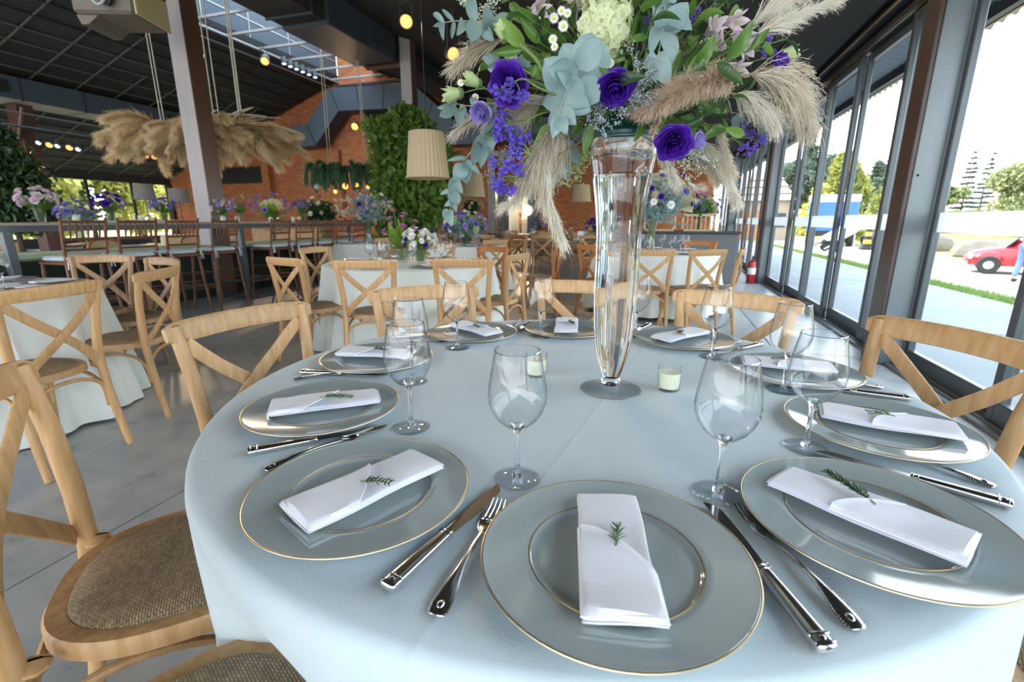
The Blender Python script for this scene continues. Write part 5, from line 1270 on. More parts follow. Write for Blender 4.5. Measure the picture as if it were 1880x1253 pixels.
# --- hydrangea head
fl = MB()
for k in range(4):
    a = math.pi / 2 * k
    def f(u, v, a=a):
        s = 2 * u - 1; wd = .36 * math.sin(math.pi * min(1, .12 + .88 * v) ** .8) ** .6 if v < 1 else .12
        x = .08 + .58 * v; y = s * wd; z = .10 * v - .16 * v ** 3 + .12 * s * s * v
        return (x * math.cos(a) - y * math.sin(a), x * math.sin(a) + y * math.cos(a), z)
    fl.grid(f, 4, 4)
fl.sphere((0, 0, .02), .07, 6, 4)
flm = fl.mesh('floret', M['hydra'])
hc = px(1112, 38, .85)
HY, P = stemmed('hydrangea', 'pale green and cream hydrangea head at the top of the bouquet', 'flower', GB_, [BC, BC.lerp(hc, .5), hc], .003, 'stem', 10)
rg = random.Random(5)
HN = 230
for i in range(HN):
    zc = 1 - 2 * (i + .5) / HN; r_ = math.sqrt(1 - zc * zc); a = i * 2.39996
    d = Vector((r_ * math.cos(a), r_ * math.sin(a), zc))
    if d.y > .45: continue
    p = hc + Vector((d.x * .043, d.y * .043, d.z * .066)) * rg.uniform(.86, 1.08) + Vector((0, 0, -.008))
    o = obj('floret', flm, None, HY); s = rg.uniform(.0155, .0205)
    mx = frame(d + Vector((rg.uniform(-.5, .5), rg.uniform(-.5, .5), rg.uniform(-.5, .5))), rg.uniform(0, 6)).to_4x4() @ Matrix.Scale(s, 4); mx.translation = p - HY.location; o.matrix_local = mx
obj('core', MB().sphere(tuple(hc - HY.location), 1, 16, 10, sc=(.033, .033, .052)), M['bud'], HY)
# --- daisies
dp = MB()
for k in range(22):
    a = 2 * math.pi * k / 22; w_ = .11
    u = Vector((math.cos(a), math.sin(a), 0)); n_ = Vector((-math.sin(a), math.cos(a), 0)); h = .03 * (k % 2)
    q = [u * .3 - n_ * w_ * .5, u * .7 - n_ * w_ + Vector((0, 0, .06 + h)), u * (.98 + .05 * (k % 3)) + Vector((0, 0, .02 + h)), u * .7 + n_ * w_ + Vector((0, 0, .06 + h)), u * .3 + n_ * w_ * .5]
    dp.add([tuple(x) for x in q], [(0, 1, 2, 3, 4)])
dpm = dp.mesh('petals', M['daisy'], False); dcm = MB().sphere((0, 0, .04), .34, 12, 8, sc=(1, 1, .55)).mesh('centre', M['yolk'])
dn = ['lowest but one of the small heads', 'at the heart of the daisy cluster', 'topmost of the cluster', 'second from the top', 'nearest the hydrangea', 'on the hall side, lower down', 'lowest of the hall side pair', 'peeping out above the middle violet bloom', 'near the pampas at the window side top', 'by the outer cream bud', 'below the outer cream bud']
for i, (x, y, r) in enumerate(((1017, 33, 9.5), (1034, 48, 10.5), (1031, 20, 8.5), (1042, 24, 8), (1070, 41, 10), (1015, 72, 9), (1018, 86, 8), (1120, 116, 9), (1355, 25, 8), (846, 152, 7), (873, 178, 7))):
    D = .84 if i < 8 else .93; c = px(x, y, D)
    t, P = stemmed('daisy', 'small white daisy ' + dn[i], 'flower', GB_, [BC, BC.lerp(c, .6) + Vector((0, .02, 0)), c - tocam(c) * .015, c], .0009, 'stem', 10)
    for nm, me in (('petals', dpm), ('centre', dcm)):
        o = obj(nm, me, None, t); mx = frame(tocam(c) + Vector((rnd.uniform(-.3, .3), 0, rnd.uniform(-.1, .5))), i).to_4x4() @ Matrix.Scale(r * D / 871, 4); mx.translation = c - t.location; o.matrix_local = mx
        if nm == 'petals': o['kind'] = 'stuff'
# --- statice: flat branching heads of tiny violet cups
cup = [(0, 0, 0), (.5, 0, .8), (.0, .5, .8), (-.5, 0, .8), (0, -.5, .8), (.36, .36, 1.0), (-.36, .36, 1.0), (-.36, -.36, 1.0), (.36, -.36, 1.0)]
cupf = [(0, 1, 5, 2), (0, 2, 6, 3), (0, 3, 7, 4), (0, 4, 8, 1)]
def florets(mb, pts, dirs, s, rg):
    for p, d in zip(pts, dirs):
        Rm = frame(d, rg.uniform(0, 6)); k = s * rg.uniform(.75, 1.2)
        mb.add([tuple(Vector(p) + Rm @ (Vector(q) * k)) for q in cup], cupf)
def statice(label, heads, D, seed, stem):
    rg = random.Random(seed)
    t, P = stemmed('statice', label, 'flower', GB_, [BC] + [px(x, y, D) for x, y in stem], .0022, 'stem', 16)
    st = MB(); fm = MB()
    root = px(*stem[-1], D)
    for (x, y, rx, ry, n) in heads:
        hcn = px(x, y, D + rg.uniform(-.02, .02)); st.tube([root - t.location, root.lerp(hcn, .5) - t.location + Vector((0, 0, .004)), hcn - t.location], [.0015, .0012, .001], 5)
        for k in range(n):
            a = rg.uniform(0, 6.28); q = math.sqrt(rg.random()); f_ = hcn + CAM_R * (rx * q * math.cos(a) * D / 871) + UPR * (ry * q * math.sin(a) * D / 871) + CAM_F * rg.uniform(-.012, .012)
            st.tube([hcn.lerp(root, .12) - t.location, f_ - t.location], .0006, 4)
            m_ = 4
            florets(fm, [f_ - t.location + Vector((rg.uniform(-1, 1), rg.uniform(-1, 1), rg.uniform(-1, 1))) * .0045 for _ in range(m_)], [(f_ - root).normalized() + tocam(f_) * .6 + Vector((rg.uniform(-.5, .5), rg.uniform(-.5, .5), rg.uniform(-.5, .5))) for _ in range(m_)], .0062, rg)
    obj('flower_stalks', st, M['stem'], t)['kind'] = 'stuff'
    obj('florets', fm, M['violet'], t)['kind'] = 'stuff'
statice('violet statice lying over the large violet bloom', [(918, 168, 12, 10, 9), (936, 155, 8, 6, 5), (934, 175, 5, 5, 3), (957, 176, 9, 6, 6)], .765, 1, [(1010, 170), (965, 146), (945, 150)])
statice('violet statice with three heads below the large violet bloom', [(926, 215, 7, 10, 9), (917, 230, 7, 8, 8), (926, 245, 16, 10, 14), (912, 250, 6, 5, 4), (944, 243, 7, 5, 5)], .83, 2, [(1010, 205), (950, 240)])
statice('violet statice spreading just under the first hanging statice', [(953, 258, 14, 9, 12), (960, 268, 12, 10, 10), (946, 272, 8, 10, 8), (972, 254, 6, 6, 5), (954, 284, 6, 5, 5)], .82, 3, [(1015, 225), (975, 285)])
statice('lowest violet statice with a broad flat head near the doorway', [(908, 300, 7, 6, 6), (938, 306, 10, 7, 8), (930, 312, 8, 7, 6), (948, 312, 8, 8, 8), (957, 322, 5, 9, 6), (915, 330, 8, 8, 7), (926, 346, 20, 6, 14), (942, 345, 8, 5, 5), (922, 335, 6, 5, 4)], .84, 4, [(1015, 225), (985, 260), (950, 325)])
statice('violet statice at the top between the silver leaves and the hydrangea', [(1193, 20, 7, 14, 10), (1190, 42, 6, 6, 5), (1200, 2, 8, 8, 6), (1196, 38, 5, 5, 3)], .86, 5, [(1180, 120), (1195, 60)])
statice('violet statice at the window edge under the pampas', [(1372, 250, 8, 9, 8), (1362, 268, 7, 6, 6), (1378, 275, 9, 6, 7), (1392, 258, 6, 8, 6), (1396, 246, 4, 6, 4), (1358, 240, 6, 8, 6)], .97, 6, [(1240, 225), (1340, 255)])
statice('violet statice above the side on violet bloom', [(1408, 72, 5, 7, 6), (1412, 45, 5, 5, 4), (1408, 88, 6, 4, 4), (1278, 28, 5, 9, 6), (1402, 98, 5, 3, 3)], .98, 7, [(1300, 150), (1385, 95)])
# --- sea lavender haze
def limonium(label, base, tips, D, seed, mt='palelilac', stemm='stem', fs=.0026, dens=26):
    rg = random.Random(seed); b = px(*base, D)
    t, P = stemmed('sea_lavender', label, 'flower', GB_, [BC, BC.lerp(b, .6), b], .0015, stemm, 10)
    st = MB(); fm = MB()
    for (x, y) in tips:
        e = px(x, y, D + rg.uniform(-.035, .03)); mid = b.lerp(e, .5) + Vector((rg.uniform(-.01, .01), 0, .008))
        C = curve([b, mid, e], 8); st.tube([p - t.location for p in C], .0006, 4)
        for k in range(3, 9):
            for _ in range(2):
                q = C[k] + (CAM_R * rg.uniform(-1, 1) + UPR * rg.uniform(-.6, 1) + CAM_F * rg.uniform(-.6, .3)) * .016
                st.tube([C[k - 1] - t.location, q - t.location], .0004, 3)
                n = dens // 8 + 1
                florets(fm, [C[k - 1].lerp(q, .3 + .7 * j / n) - t.location + Vector((rg.uniform(-1, 1), rg.uniform(-1, 1), rg.uniform(-1, 1))) * .0016 for j in range(n)], [tocam(q) + Vector((rg.uniform(-1, 1), 0, rg.uniform(-1, 1))) for j in range(n)], fs, rg)
    obj('fine_stalks', st, M['stem'], t)['kind'] = 'stuff'; obj('florets', fm, M[mt], t)['kind'] = 'stuff'
limonium('pale lilac sea lavender in the middle between the violet bloom and the reed', (1150, 205), [(1160, 90), (1178, 110), (1195, 100), (1210, 120), (1190, 140), (1172, 150), (1205, 150), (1165, 128), (1182, 172), (1210, 175), (1198, 190), (1160, 180)], .80, 1)
limonium('pale lilac sea lavender hanging below the middle violet bloom', (1120, 190), [(1085, 205), (1078, 225), (1095, 240), (1110, 255), (1120, 235), (1140, 230), (1100, 220), (1150, 215), (1130, 210), (1088, 238)], .80, 2)
limonium('greyish sea lavender at the top hall side edge', (905, 60), [(850, 5), (862, 25), (840, -5), (890, 10), (905, 0), (870, 72), (858, 90), (915, -10), (895, 70)], .95, 3, 'daisy')
limonium('greyish sea lavender beside the lowest statice', (965, 280), [(895, 290), (900, 310), (893, 325), (910, 300), (920, 290), (905, 340), (925, 285)], .90, 4)
limonium('small white filler sprig low on the window side of the vase', (1265, 270), [(1240, 305), (1255, 320), (1262, 335), (1270, 312), (1285, 325), (1250, 300), (1300, 300), (1320, 310), (1230, 310)], .95, 5, 'daisy')
limonium('green and white filler sprig low on the hall side of the vase', (1068, 275), [(1080, 290), (1075, 315), (1060, 335), (1045, 350), (1068, 340), (1035, 345), (1085, 305), (1020, 350)], 1.03, 6, 'bud')
# --- pink white lilies (alstroemeria)
am = []
for k in range(2):
    def f(u, v, k=k):
        s = 2 * u - 1; wd = (.20 if k else .14) * math.sin(math.pi * min(1, .1 + .9 * v)) ** .7
        return (.06 + .42 * v ** 2 + .05 * s * s, s * wd, v * 1.0 - .12 * v ** 4)
    am.append(MB().grid(f, 5, 8).mesh('petal', M['alstro']))
an = ['nearest the brown reed', 'in the middle of the lily cluster', 'facing the window side', 'lowest in the lily cluster', 'small and closed, beside the silver leaves', 'topmost of the lily cluster', 'at the top hall side among leaves']
for i, (x, y, tx, ty, D, r) in enumerate(((1330, 88, 1302, 66, .88, .042), (1345, 62, 1385, 78, .85, .048), (1350, 70, 1392, 92, .84, .048), (1338, 120, 1365, 135, .84, .044), (1298, 62, 1316, 42, .87, .042), (1330, 40, 1365, 42, .89, .045), (978, 18, 1000, 12, .86, .04))):
    b, e = px(x, y, D + .02), px(tx, ty, D - .01); d = (e - b).normalized()
    t, P = stemmed('alstroemeria', 'pink and white lily ' + an[i], 'flower', GB_, [BC, BC.lerp(b, .6) + Vector((0, .02, .0)), b - d * .01, b], .0018, 'stem', 12)
    Rm = frame(d, i)
    for k in range(6):
        o = obj('petal', am[k % 2], None, t); mx = (Rm @ Matrix.Rotation(1.047 * k, 3, 'Z')).to_4x4() @ Matrix.Scale(r, 4); mx.translation = b - t.location; o.matrix_local = mx
    stg = MB()
    for k in range(5): stg.tube([b - t.location, b - t.location + (d + Rm @ Vector((.12 * math.cos(k), .12 * math.sin(k), 0))) * r * .85], .0006, 4)
    obj('stamens', stg, M['bud'], t)
# curving green stems under the lilies
for i, (pts, lb) in enumerate((([(1250, 190), (1262, 130), (1290, 95), (1318, 92)], 'thick curved green stem under the pink lilies'), ([(1255, 195), (1275, 150), (1300, 120), (1335, 118)], 'second curved green stem under the pink lilies'), ([(1020, 165), (985, 152), (962, 148)], 'thick green stem running to the large violet bloom'), ([(1000, 140), (985, 110), (955, 82)], 'green stem behind the large violet bloom'), ([(985, 260), (1000, 240), (1050, 200)], 'long green stem among the hanging statice'))):
    P = curve([px(x, y, .83) for x, y in pts], 12)
    tag(obj('green_stem', MB().tube([p - P[0] for p in P], .0032, 8), M['stem'], None, tuple(P[0])), lb, 'stem', GB_)

# --- pampas plumes
def plume_geo(axis, n, hl, spread, droop, seed, wid=.0009, barbs=5, start=.12, taper=.5, side=None, bl=.35):
    """feathery branchlets along an axis polyline (numpy)"""
    rg = np.random.default_rng(seed); A = np.array([tuple(p) for p in axis]); m = len(A) - 1
    u = start + (1 - start) * rg.random(n) ** .9; k = np.minimum((u * m).astype(int), m - 1); f = (u * m - k)[:, None]
    p0 = A[k] * (1 - f) + A[k + 1] * f; tan = A[k + 1] - A[k]; tan /= np.linalg.norm(tan, axis=1)[:, None]
    rv = rg.normal(size=(n, 3)); rv -= tan * (rv * tan).sum(1)[:, None]; rv /= np.linalg.norm(rv, axis=1)[:, None]
    d = tan + rv * spread * (.4 + .9 * rg.random(n))[:, None]; d /= np.linalg.norm(d, axis=1)[:, None]
    L = hl * (.55 + .6 * rg.random(n)) * (1 - taper * u); g = np.array([0, 0, -1.0])
    if side is not None: g = np.array(side)
    pts = [p0]
    for s in range(3):
        d = d + g * droop * (s + .6) * .5 + rg.normal(size=(n, 3)) * .07; d /= np.linalg.norm(d, axis=1)[:, None]
        pts.append(pts[-1] + d * (L / 3)[:, None])
    mb = MB(); w = rg.normal(size=(n, 3)); w -= d * (w * d).sum(1)[:, None]; w /= np.linalg.norm(w, axis=1)[:, None]; w *= wid
    V = np.stack([pts[0] - w, pts[0] + w, pts[1] - w * .9, pts[1] + w * .9, pts[2] - w * .7, pts[2] + w * .7, pts[3]], 1).reshape(-1, 3)
    b = np.arange(n)[:, None] * 7
    mb.addn(V, np.concatenate([b + [0, 1, 3, 2], b + [2, 3, 5, 4]])); mb.addn(np.zeros((0, 3)), np.zeros((0, 3), int))
    F3 = b + [4, 5, 6]; mb.f.extend(F3.tolist()); mb.m.extend([0] * n)
    for q in range(barbs):
        t = .25 + .75 * rg.random(n); s = np.minimum((t * 3).astype(int), 2); ft = (t * 3 - s)[:, None]; PP = np.stack(pts, 1)
        a = PP[np.arange(n), s] * (1 - ft) + PP[np.arange(n), s + 1] * ft; dd = PP[np.arange(n), s + 1] - PP[np.arange(n), s]; dd /= np.linalg.norm(dd, axis=1)[:, None]
        r2 = rg.normal(size=(n, 3)); e = a + (dd * .75 + r2 * .42) * (L * bl * (.5 + .5 * rg.random(n)))[:, None] * .6
        w2 = rg.normal(size=(n, 3)); w2 /= np.linalg.norm(w2, axis=1)[:, None]; w2 *= wid * .6
        mb.addn(np.stack([a - w2, a + w2, e], 1).reshape(-1, 3), np.arange(3 * n).reshape(-1, 3))
    return mb
def pampas(label, pts, Ds, n, hl, spread, droop, mt, seed, wid=.0009, barbs=5, taper=.5, start=.12, bl=.35):
    W = [px(x, y, D) for (x, y), D in zip(pts, Ds)]
    t, P = stemmed('pampas_plume', label, 'dried grass', GB_, [BC, BC.lerp(W[0], .7)] + W, .0016, 'stembrown', 24)
    ax = curve(W, 14)
    o = obj('plume', plume_geo([p - t.location for p in ax], n, hl, spread, droop, seed, wid, barbs, start, taper, None, bl), M[mt], t, smooth=False); o['kind'] = 'stuff'
    return t
pampas('long white pampas plume reaching over the dark ceiling at the top window side', [(1372, 72), (1410, 52), (1460, 28), (1530, 4)], (.90, .90, .92, .95), 900, .085, .30, .10, 'pampaswhite', 1, .0008, 4, .55)
pampas('second white pampas plume beside the long one, at the top edge', [(1368, 60), (1400, 30), (1440, 5), (1490, -14)], (.93, .93, .95, .98), 700, .08, .28, .08, 'pampaswhite', 11, .0008, 4)
pampas('big drooping pampas plume on the window side of the bouquet', [(1362, 140), (1400, 136), (1438, 150), (1462, 178), (1480, 215)], (.84, .85, .87, .9, .93), 1300, .115, .5, .42, 'pampas', 2, .0008, 6, .45)
pampas('pale drooping pampas plume under the big one on the window side', [(1335, 172), (1370, 178), (1405, 200), (1420, 225)], (.84, .86, .88, .9), 700, .075, .45, .35, 'pampaswhite', 3, .0008, 5)
pampas('fluffy brown reed plume right of the middle', [(1345, 152), (1315, 148), (1280, 156), (1250, 168), (1222, 182)], (.80, .79, .79, .80, .81), 3600, .034, 1.7, .03, 'pampasbrown', 4, .00055, 5, .15, .0, .55)
pampas('small brown reed tuft below the fluffy plume', [(1225, 180), (1205, 195), (1180, 202), (1165, 198)], (.80, .80, .81, .82), 1200, .026, 1.7, .03, 'pampasbrown', 5, .00055, 5, .2, .0, .55)
pampas('brown reed tip hanging over the green bowl', [(1212, 212), (1204, 228), (1200, 240)], (.86, .86, .86), 260, .016, 1.1, .05, 'pampasbrown', 6, .0006, 4, .3, .0, .5)
pampas('long pampas tail hanging down beside the vase towards the tables', [(1015, 232), (1004, 270), (1000, 320), (1008, 370), (1028, 428)], (.93, .90, .89, .89, .90), 900, .075, .28, .25, 'pampaswhite', 7, .0008, 5, .35)
pampas('wide tan pampas plume falling on the hall side of the vase', [(1040, 215), (1018, 245), (990, 285), (965, 330)], (.93, .90, .88, .87), 1200, .095, .42, .3, 'pampas', 8, .0008, 5, .4)
pampas('tan pampas plume pointing down close to the vase mouth', [(1050, 225), (1035, 265), (1012, 310), (1000, 350)], (.98, .96, .95, .94), 800, .085, .35, .28, 'pampas', 9, .0008, 5, .4)
pampas('ragged pampas plume at the top hall side above the lamp spot', [(930, 72), (900, 80), (870, 95), (842, 116)], (.96, .96, .97, .98), 420, .075, .40, .12, 'pampas', 10, .0007, 5, .4)
pampas('pampas plume behind the large violet bloom', [(1010, 175), (985, 185), (950, 205), (915, 220)], (.88, .88, .88, .89), 800, .07, .6, .2, 'pampas', 12, .0008, 5, .4)
pampas('pampas wisp below the lilac bloom', [(960, 200), (910, 212), (870, 218), (840, 240)], (.92, .92, .93, .94), 300, .06, .4, .25, 'pampas', 13, .0007, 5, .4)
pampas('grey brown plume hanging low on the window side', [(1285, 262), (1310, 285), (1330, 310), (1345, 350), (1352, 372)], (.97, .97, .97, .98, .98), 1300, .03, .9, .15, 'pampaswhite', 14, .0007, 4, .25, .0, .5)
pampas('upright thin plume standing over the low grey brown one', [(1322, 232), (1325, 250), (1335, 285), (1348, 320)], (.94, .94, .95, .96), 500, .024, .8, .1, 'pampas', 15, .0006, 4, .3, .0, .5)
pampas('bushy pale plume under the lilac bloom on the window side', [(1268, 268), (1290, 290), (1305, 305), (1318, 330)], (1.0, 1.0, 1.0, 1.0), 1100, .035, .9, .15, 'pampas', 16, .0007, 4, .25, .0, .5)
pampas('white plume behind the vase on the window side', [(1200, 270), (1215, 290), (1232, 315), (1240, 335)], (1.08, 1.08, 1.08, 1.08), 500, .04, .6, .2, 'pampaswhite', 17, .0008, 4, .3, .0)
pampas('tan plume tip poking out at the window edge', [(1420, 120), (1445, 118), (1470, 120), (1485, 128)], (.95, .96, .97, .98), 160, .045, .35, .1, 'pampas', 18, .0007, 5)
pampas('plume behind the hydrangea top', [(1080, 20), (1060, -5), (1050, -40)], (1.0, 1.02, 1.04), 500, .06, .5, .1, 'pampas', 19, .0008, 5)
pampas('brown reed between the silver leaves and the lilies', [(1262, 92), (1240, 85), (1232, 60)], (.92, .92, .93), 700, .024, 1.1, .05, 'pampasbrown', 20, .0006, 4, .3, .0, .5)
pampas('white trailing plume beside the lowest statice', [(965, 320), (955, 345), (945, 365), (925, 378)], (.90, .90, .90, .90), 260, .05, .5, .2, 'pampaswhite', 21, .0007, 5)
# ------------------------------------------------------------------ foliage helper
def foliage(blobs, n, size, seed, elong=1.6, shell=.55):
    """n leaf tufts spread through ellipsoids (cx, cy, cz, rx, ry, rz)"""
    rg = np.random.default_rng(seed); B = np.array(blobs, float); vol = (B[:, 3] * B[:, 4] * B[:, 5]) ** (2 / 3); k = rg.choice(len(B), n, p=vol / vol.sum())
    d = rg.normal(size=(n, 3)); d /= np.linalg.norm(d, axis=1)[:, None]; r = shell + (1 - shell) * rg.random(n) ** .6
    c = B[k, :3] + d * B[k, 3:] * (r * (1 + .12 * rg.normal(size=n)))[:, None]
    a = rg.normal(size=(n, 3)); a /= np.linalg.norm(a, axis=1)[:, None]; b = np.cross(a, rg.normal(size=(n, 3))); b /= np.linalg.norm(b, axis=1)[:, None]
    s = size * (.6 + .8 * rg.random(n))[:, None]
    V = np.stack([c - a * s * elong * .5, c + b * s * .5 + np.cross(a, b) * s * .12, c + a * s * elong * .5, c - b * s * .5 + np.cross(a, b) * s * .12], 1).reshape(-1, 3)
    return MB().addn(V, np.arange(4 * n).reshape(-1, 4))
def tree(loc, blobs, n, size, seed, mt, label, trunk, tr=.15, group='trees beyond the glass', name='tree'):
    t = thing(name, label, 'tree', loc, 0, group)
    obj('crown', foliage(blobs, n, size, seed), M[mt], t, smooth=False)['kind'] = 'stuff'
    tk = MB(); tk.tube([(0, 0, -.1), (.05 * tr, 0, trunk * .5), (0, .1 * tr, trunk)], [tr, tr * .75, tr * .3], 8)
    obj('trunk', tk, M['bark'], t)
    br = MB()
    for i, b in enumerate(blobs[:10]):
        br = MB().tube([(0, 0, max(.15 * trunk, min(trunk * .8, b[2] - b[5]))), (b[0] * .5, b[1] * .5, (b[2] - b[5] * .4)), (b[0], b[1], b[2])], [tr * .4, tr * .25, tr * .08], 5)
        obj('branch', br, M['bark'], t)
    return t
def gpt(x, D, z=-.1):
    p = px(x, 400, D); return (p.x, p.y, z)
rg = random.Random(4)
def cone(h, r, n=9, z0=.12, sq=1.0):
    return [(rg.uniform(-.15, .15) * r, rg.uniform(-.15, .15) * r, h * (z0 + (1 - z0) * i / n), r * (1 - i / (n + .6)) ** .8 * sq + .12, r * (1 - i / (n + .6)) ** .8 * sq + .12, h / n * .75) for i in range(n)]
def dome(h, r, n=9):
    return [(rg.uniform(-.6, .6) * r, rg.uniform(-.6, .6) * r, h * rg.uniform(.5, .85), r * rg.uniform(.35, .6), r * rg.uniform(.35, .6), h * rg.uniform(.12, .22)) for i in range(n)]
tree(gpt(1542, 40), cone(6.9, 2.4, 8, .1), 14000, .22, 1, 'conifer', 'golden green conifer seen between the two steel mullions', 5.5)
tree(gpt(1500, 40), cone(4.3, 1.7, 6, .08), 7000, .2, 2, 'yellowtree', 'low sunlit yellow shrub tree beside the blue truck', 3)
tree(gpt(1610, 30), cone(2.9, 1.0, 6, .05), 3000, .2, 3, 'conifer', 'small conical conifer right of the truck', 2)
tree(gpt(1632, 62), dome(9.5, 3.4, 8), 12000, .32, 4, 'darktree', 'dark blue green tree group behind the conifer', 7)
tree(gpt(1597, 66), cone(9.0, 1.6, 7, .2), 2600, .5, 5, 'darktree', 'slim dark conifer tip behind the golden one', 7)
tree(gpt(1474, 52), dome(7.8, 3.6, 9), 11000, .3, 6, 'darktree', 'rounded dark green tree behind the thatched pavilion', 6)
tree(gpt(1470, 70), cone(14, 1.4, 9, .3), 2200, .5, 7, 'darktree', 'tall thin tree rising behind the rounded dark tree', 12)
tree(gpt(1662, 48), [(-1, 0, 4.2, 1.6, 1.4, .5), (.9, .4, 3.9, 1.5, 1.3, .5), (0, 0, 4.9, 1.5, 1.3, .5), (-.3, .2, 3.4, 1.9, 1.2, .35)], 3000, .32, 8, 'midtree', 'flat layered pine just left of the red and grey column', 4)
tree(gpt(1716, 60), [(-1.2, 0, 5.4, 1.9, 1.5, .7), (1.0, .4, 4.6, 2.2, 1.5, .7), (0, 0, 3.6, 1.8, 1.3, .5)], 3000, .36, 9, 'midtree', 'spreading pine just right of the red and grey column', 5)
def slim(x, D, h, seed, label):
    t = thing('araucaria_tree', label, 'tree', gpt(x, D), 0, 'trees beyond the glass'); rg2 = random.Random(seed)
    obj('trunk', MB().tube([(0, 0, 0), (.1, 0, h * .5), (.35, 0, h)], [.2, .12, .04], 7), M['bark'], t)
    bl = []
    for i in range(13):
        u = .22 + .78 * i / 12; q = (1 - u) * 1.9 + .25
        for s in (-1, 1): bl.append((.35 * u + s * q * .55, rg2.uniform(-.4, .4), h * u + rg2.uniform(-.15, .15), q * .55, q * .5, .14))
    obj('crown', foliage(bl, 2600, .26, seed), M['darktree'], t, smooth=False)['kind'] = 'stuff'
slim(1760, 82, 12.2, 3, 'slim araucaria tree standing apart in the pale distance, nearer the column')
slim(1793, 86, 12.6, 4, 'slim araucaria tree with whorled branches in the open field')
slim(1642, 84, 12.6, 5, 'slim araucaria tip above the dark tree group')
tree(gpt(1906, 36), dome(5.4, 3.0, 10) + [(0, 0, 2.0, 3.0, 2.6, 1.6), (2.2, 0, 3.4, 2.4, 2, 2.0)], 22000, .2, 10, 'midtree', 'big bushy olive green tree at the window edge', 4, .25)
hb = [(x, 0, 1.2, 6, 1.5, 1.1 + .4 * math.sin(x)) for x in range(-30, 34, 5)]
t = thing('hedge', 'pale hedge line across the far field', 'hedge', (52, 92, 0), R(-28)); obj('foliage', foliage(hb, 6000, .7, 31), M['midtree'], t, smooth=False)['kind'] = 'stuff'
t = thing('hedge', 'yellow green hedge at the end of the sunny lawn', 'hedge', (30, 60, -.2), R(-25)); obj('foliage', foliage([(x, 0, .5, 4, 1.2, .7) for x in range(-16, 30, 4)], 5000, .4, 32), M['yellowtree'], t, smooth=False)['kind'] = 'stuff'
# left side trees beyond the far glazed wall
for i, (x, y, h, r) in enumerate(((-31, 9.5, 5.5, 2.6), (-33, 13.5, 7, 3.2), (-30.5, 16.8, 5, 2.4), (-34, 19.5, 7, 3.2), (-31.5, 22.5, 5.5, 2.6), (-36, 6, 7, 3.4), (-31, 5, 5, 2.4))):
    tree((x, y, -.1), dome(h, r, 7) + [(0, 0, h * .3, r * .7, r * .7, h * .22)], 4200, .26, 40 + i, 'yellowtree' if i % 3 else 'midtree', 'sunlit leafy tree outside the far glazed wall, ' + ['first', 'second', 'third', 'fourth', 'fifth', 'sixth', 'seventh'][i] + ' of the row', h * .6)
# rocks
def rock(loc, s, seed, label):
    rgx = np.random.default_rng(seed); mb = MB().sphere((0, 0, 0), 1, 18, 12); V = mb.v[0]
    for q in range(5):
        d = rgx.normal(size=3); d /= np.linalg.norm(d); V += np.outer(np.maximum(0, V @ d - .55), -d) * .85
    V *= np.array(s); V[:, 2] = np.maximum(V[:, 2], -s[2] * .5); V[:, 2] += s[2] * .45
    return tag(obj('boulder', mb, M['rock'], None, loc), label, 'rock', 'boulders by the road')
rock((10.3, 25.0, -.1), (1.35, .8, .75), 1, 'long pale boulder behind the red and grey column')
rock((10.5, 21.0, -.1), (.75, .6, .42), 2, 'low brown boulder beside the red car')
rock((9.7, 27.5, -.1), (.7, .5, .5), 3, 'dark boulder behind the striped bollard')
# striped bollard
t = thing('striped_bollard', 'yellow and black striped bollard at the roadside', 'bollard', (8.3, 24.3, -.06))
obj('base', MB().box((0, 0, .05), (.42, .42, .1), ch=.02), M['rubber'], t)
ylw = mat('yellow_paint', (.72, .50, .03), .5)
for k in range(5): obj('band', MB().lathe([(.17 - .018 * k, .1 + .16 * k), (.152 - .018 * k, .26 + .16 * k)], 16, capt=True), ylw if k % 2 else M['rubber'], t)
# blue truck
t = thing('truck', 'blue box truck parked beyond the sliding doors', 'truck', (8.05, 28.5, -.06), R(-16))
blu = mat('truck_blue', (.03, .13, .48), .4, coat=.3)
obj('cargo_box', MB().box((0, 0, 1.55), (2.0, 3.6, 1.7), ch=.04), blu, t)
obj('white_band', MB().box((0, 0, 2.22), (2.02, 3.62, .34), ch=.02), M['white'], t)
obj('cab', MB().prism([(-1, .5), (.9, .5), (.9, 1.4), (.45, 2.15), (-1, 2.2)], 2.0, 'x', c=(0, 2.9, 0)), blu, t)
obj('windscreen', MB().box((0, 3.62, 1.78), (1.7, .05, .6), M=Matrix.Rotation(R(32), 3, 'X')), M['black'], t)
obj('chassis', MB().box((0, .8, .62), (1.2, 5.2, .2)), M['black'], t)
for x in (-.85, .85):
    for y in (-1.1, 2.8):
        w = obj('wheel', MB().lathe([(.18, -.12), (.40, -.13), (.45, -.08), (.45, .08), (.40, .13), (.18, .12)], 22, close=True), M['rubber'], t, (x, y, .45), rot=(0, R(90), 0)); obj('hub', MB().lathe([(0, -.08), (.2, -.09), (.2, .09), (0, .08)], 16), M['steel'], w)
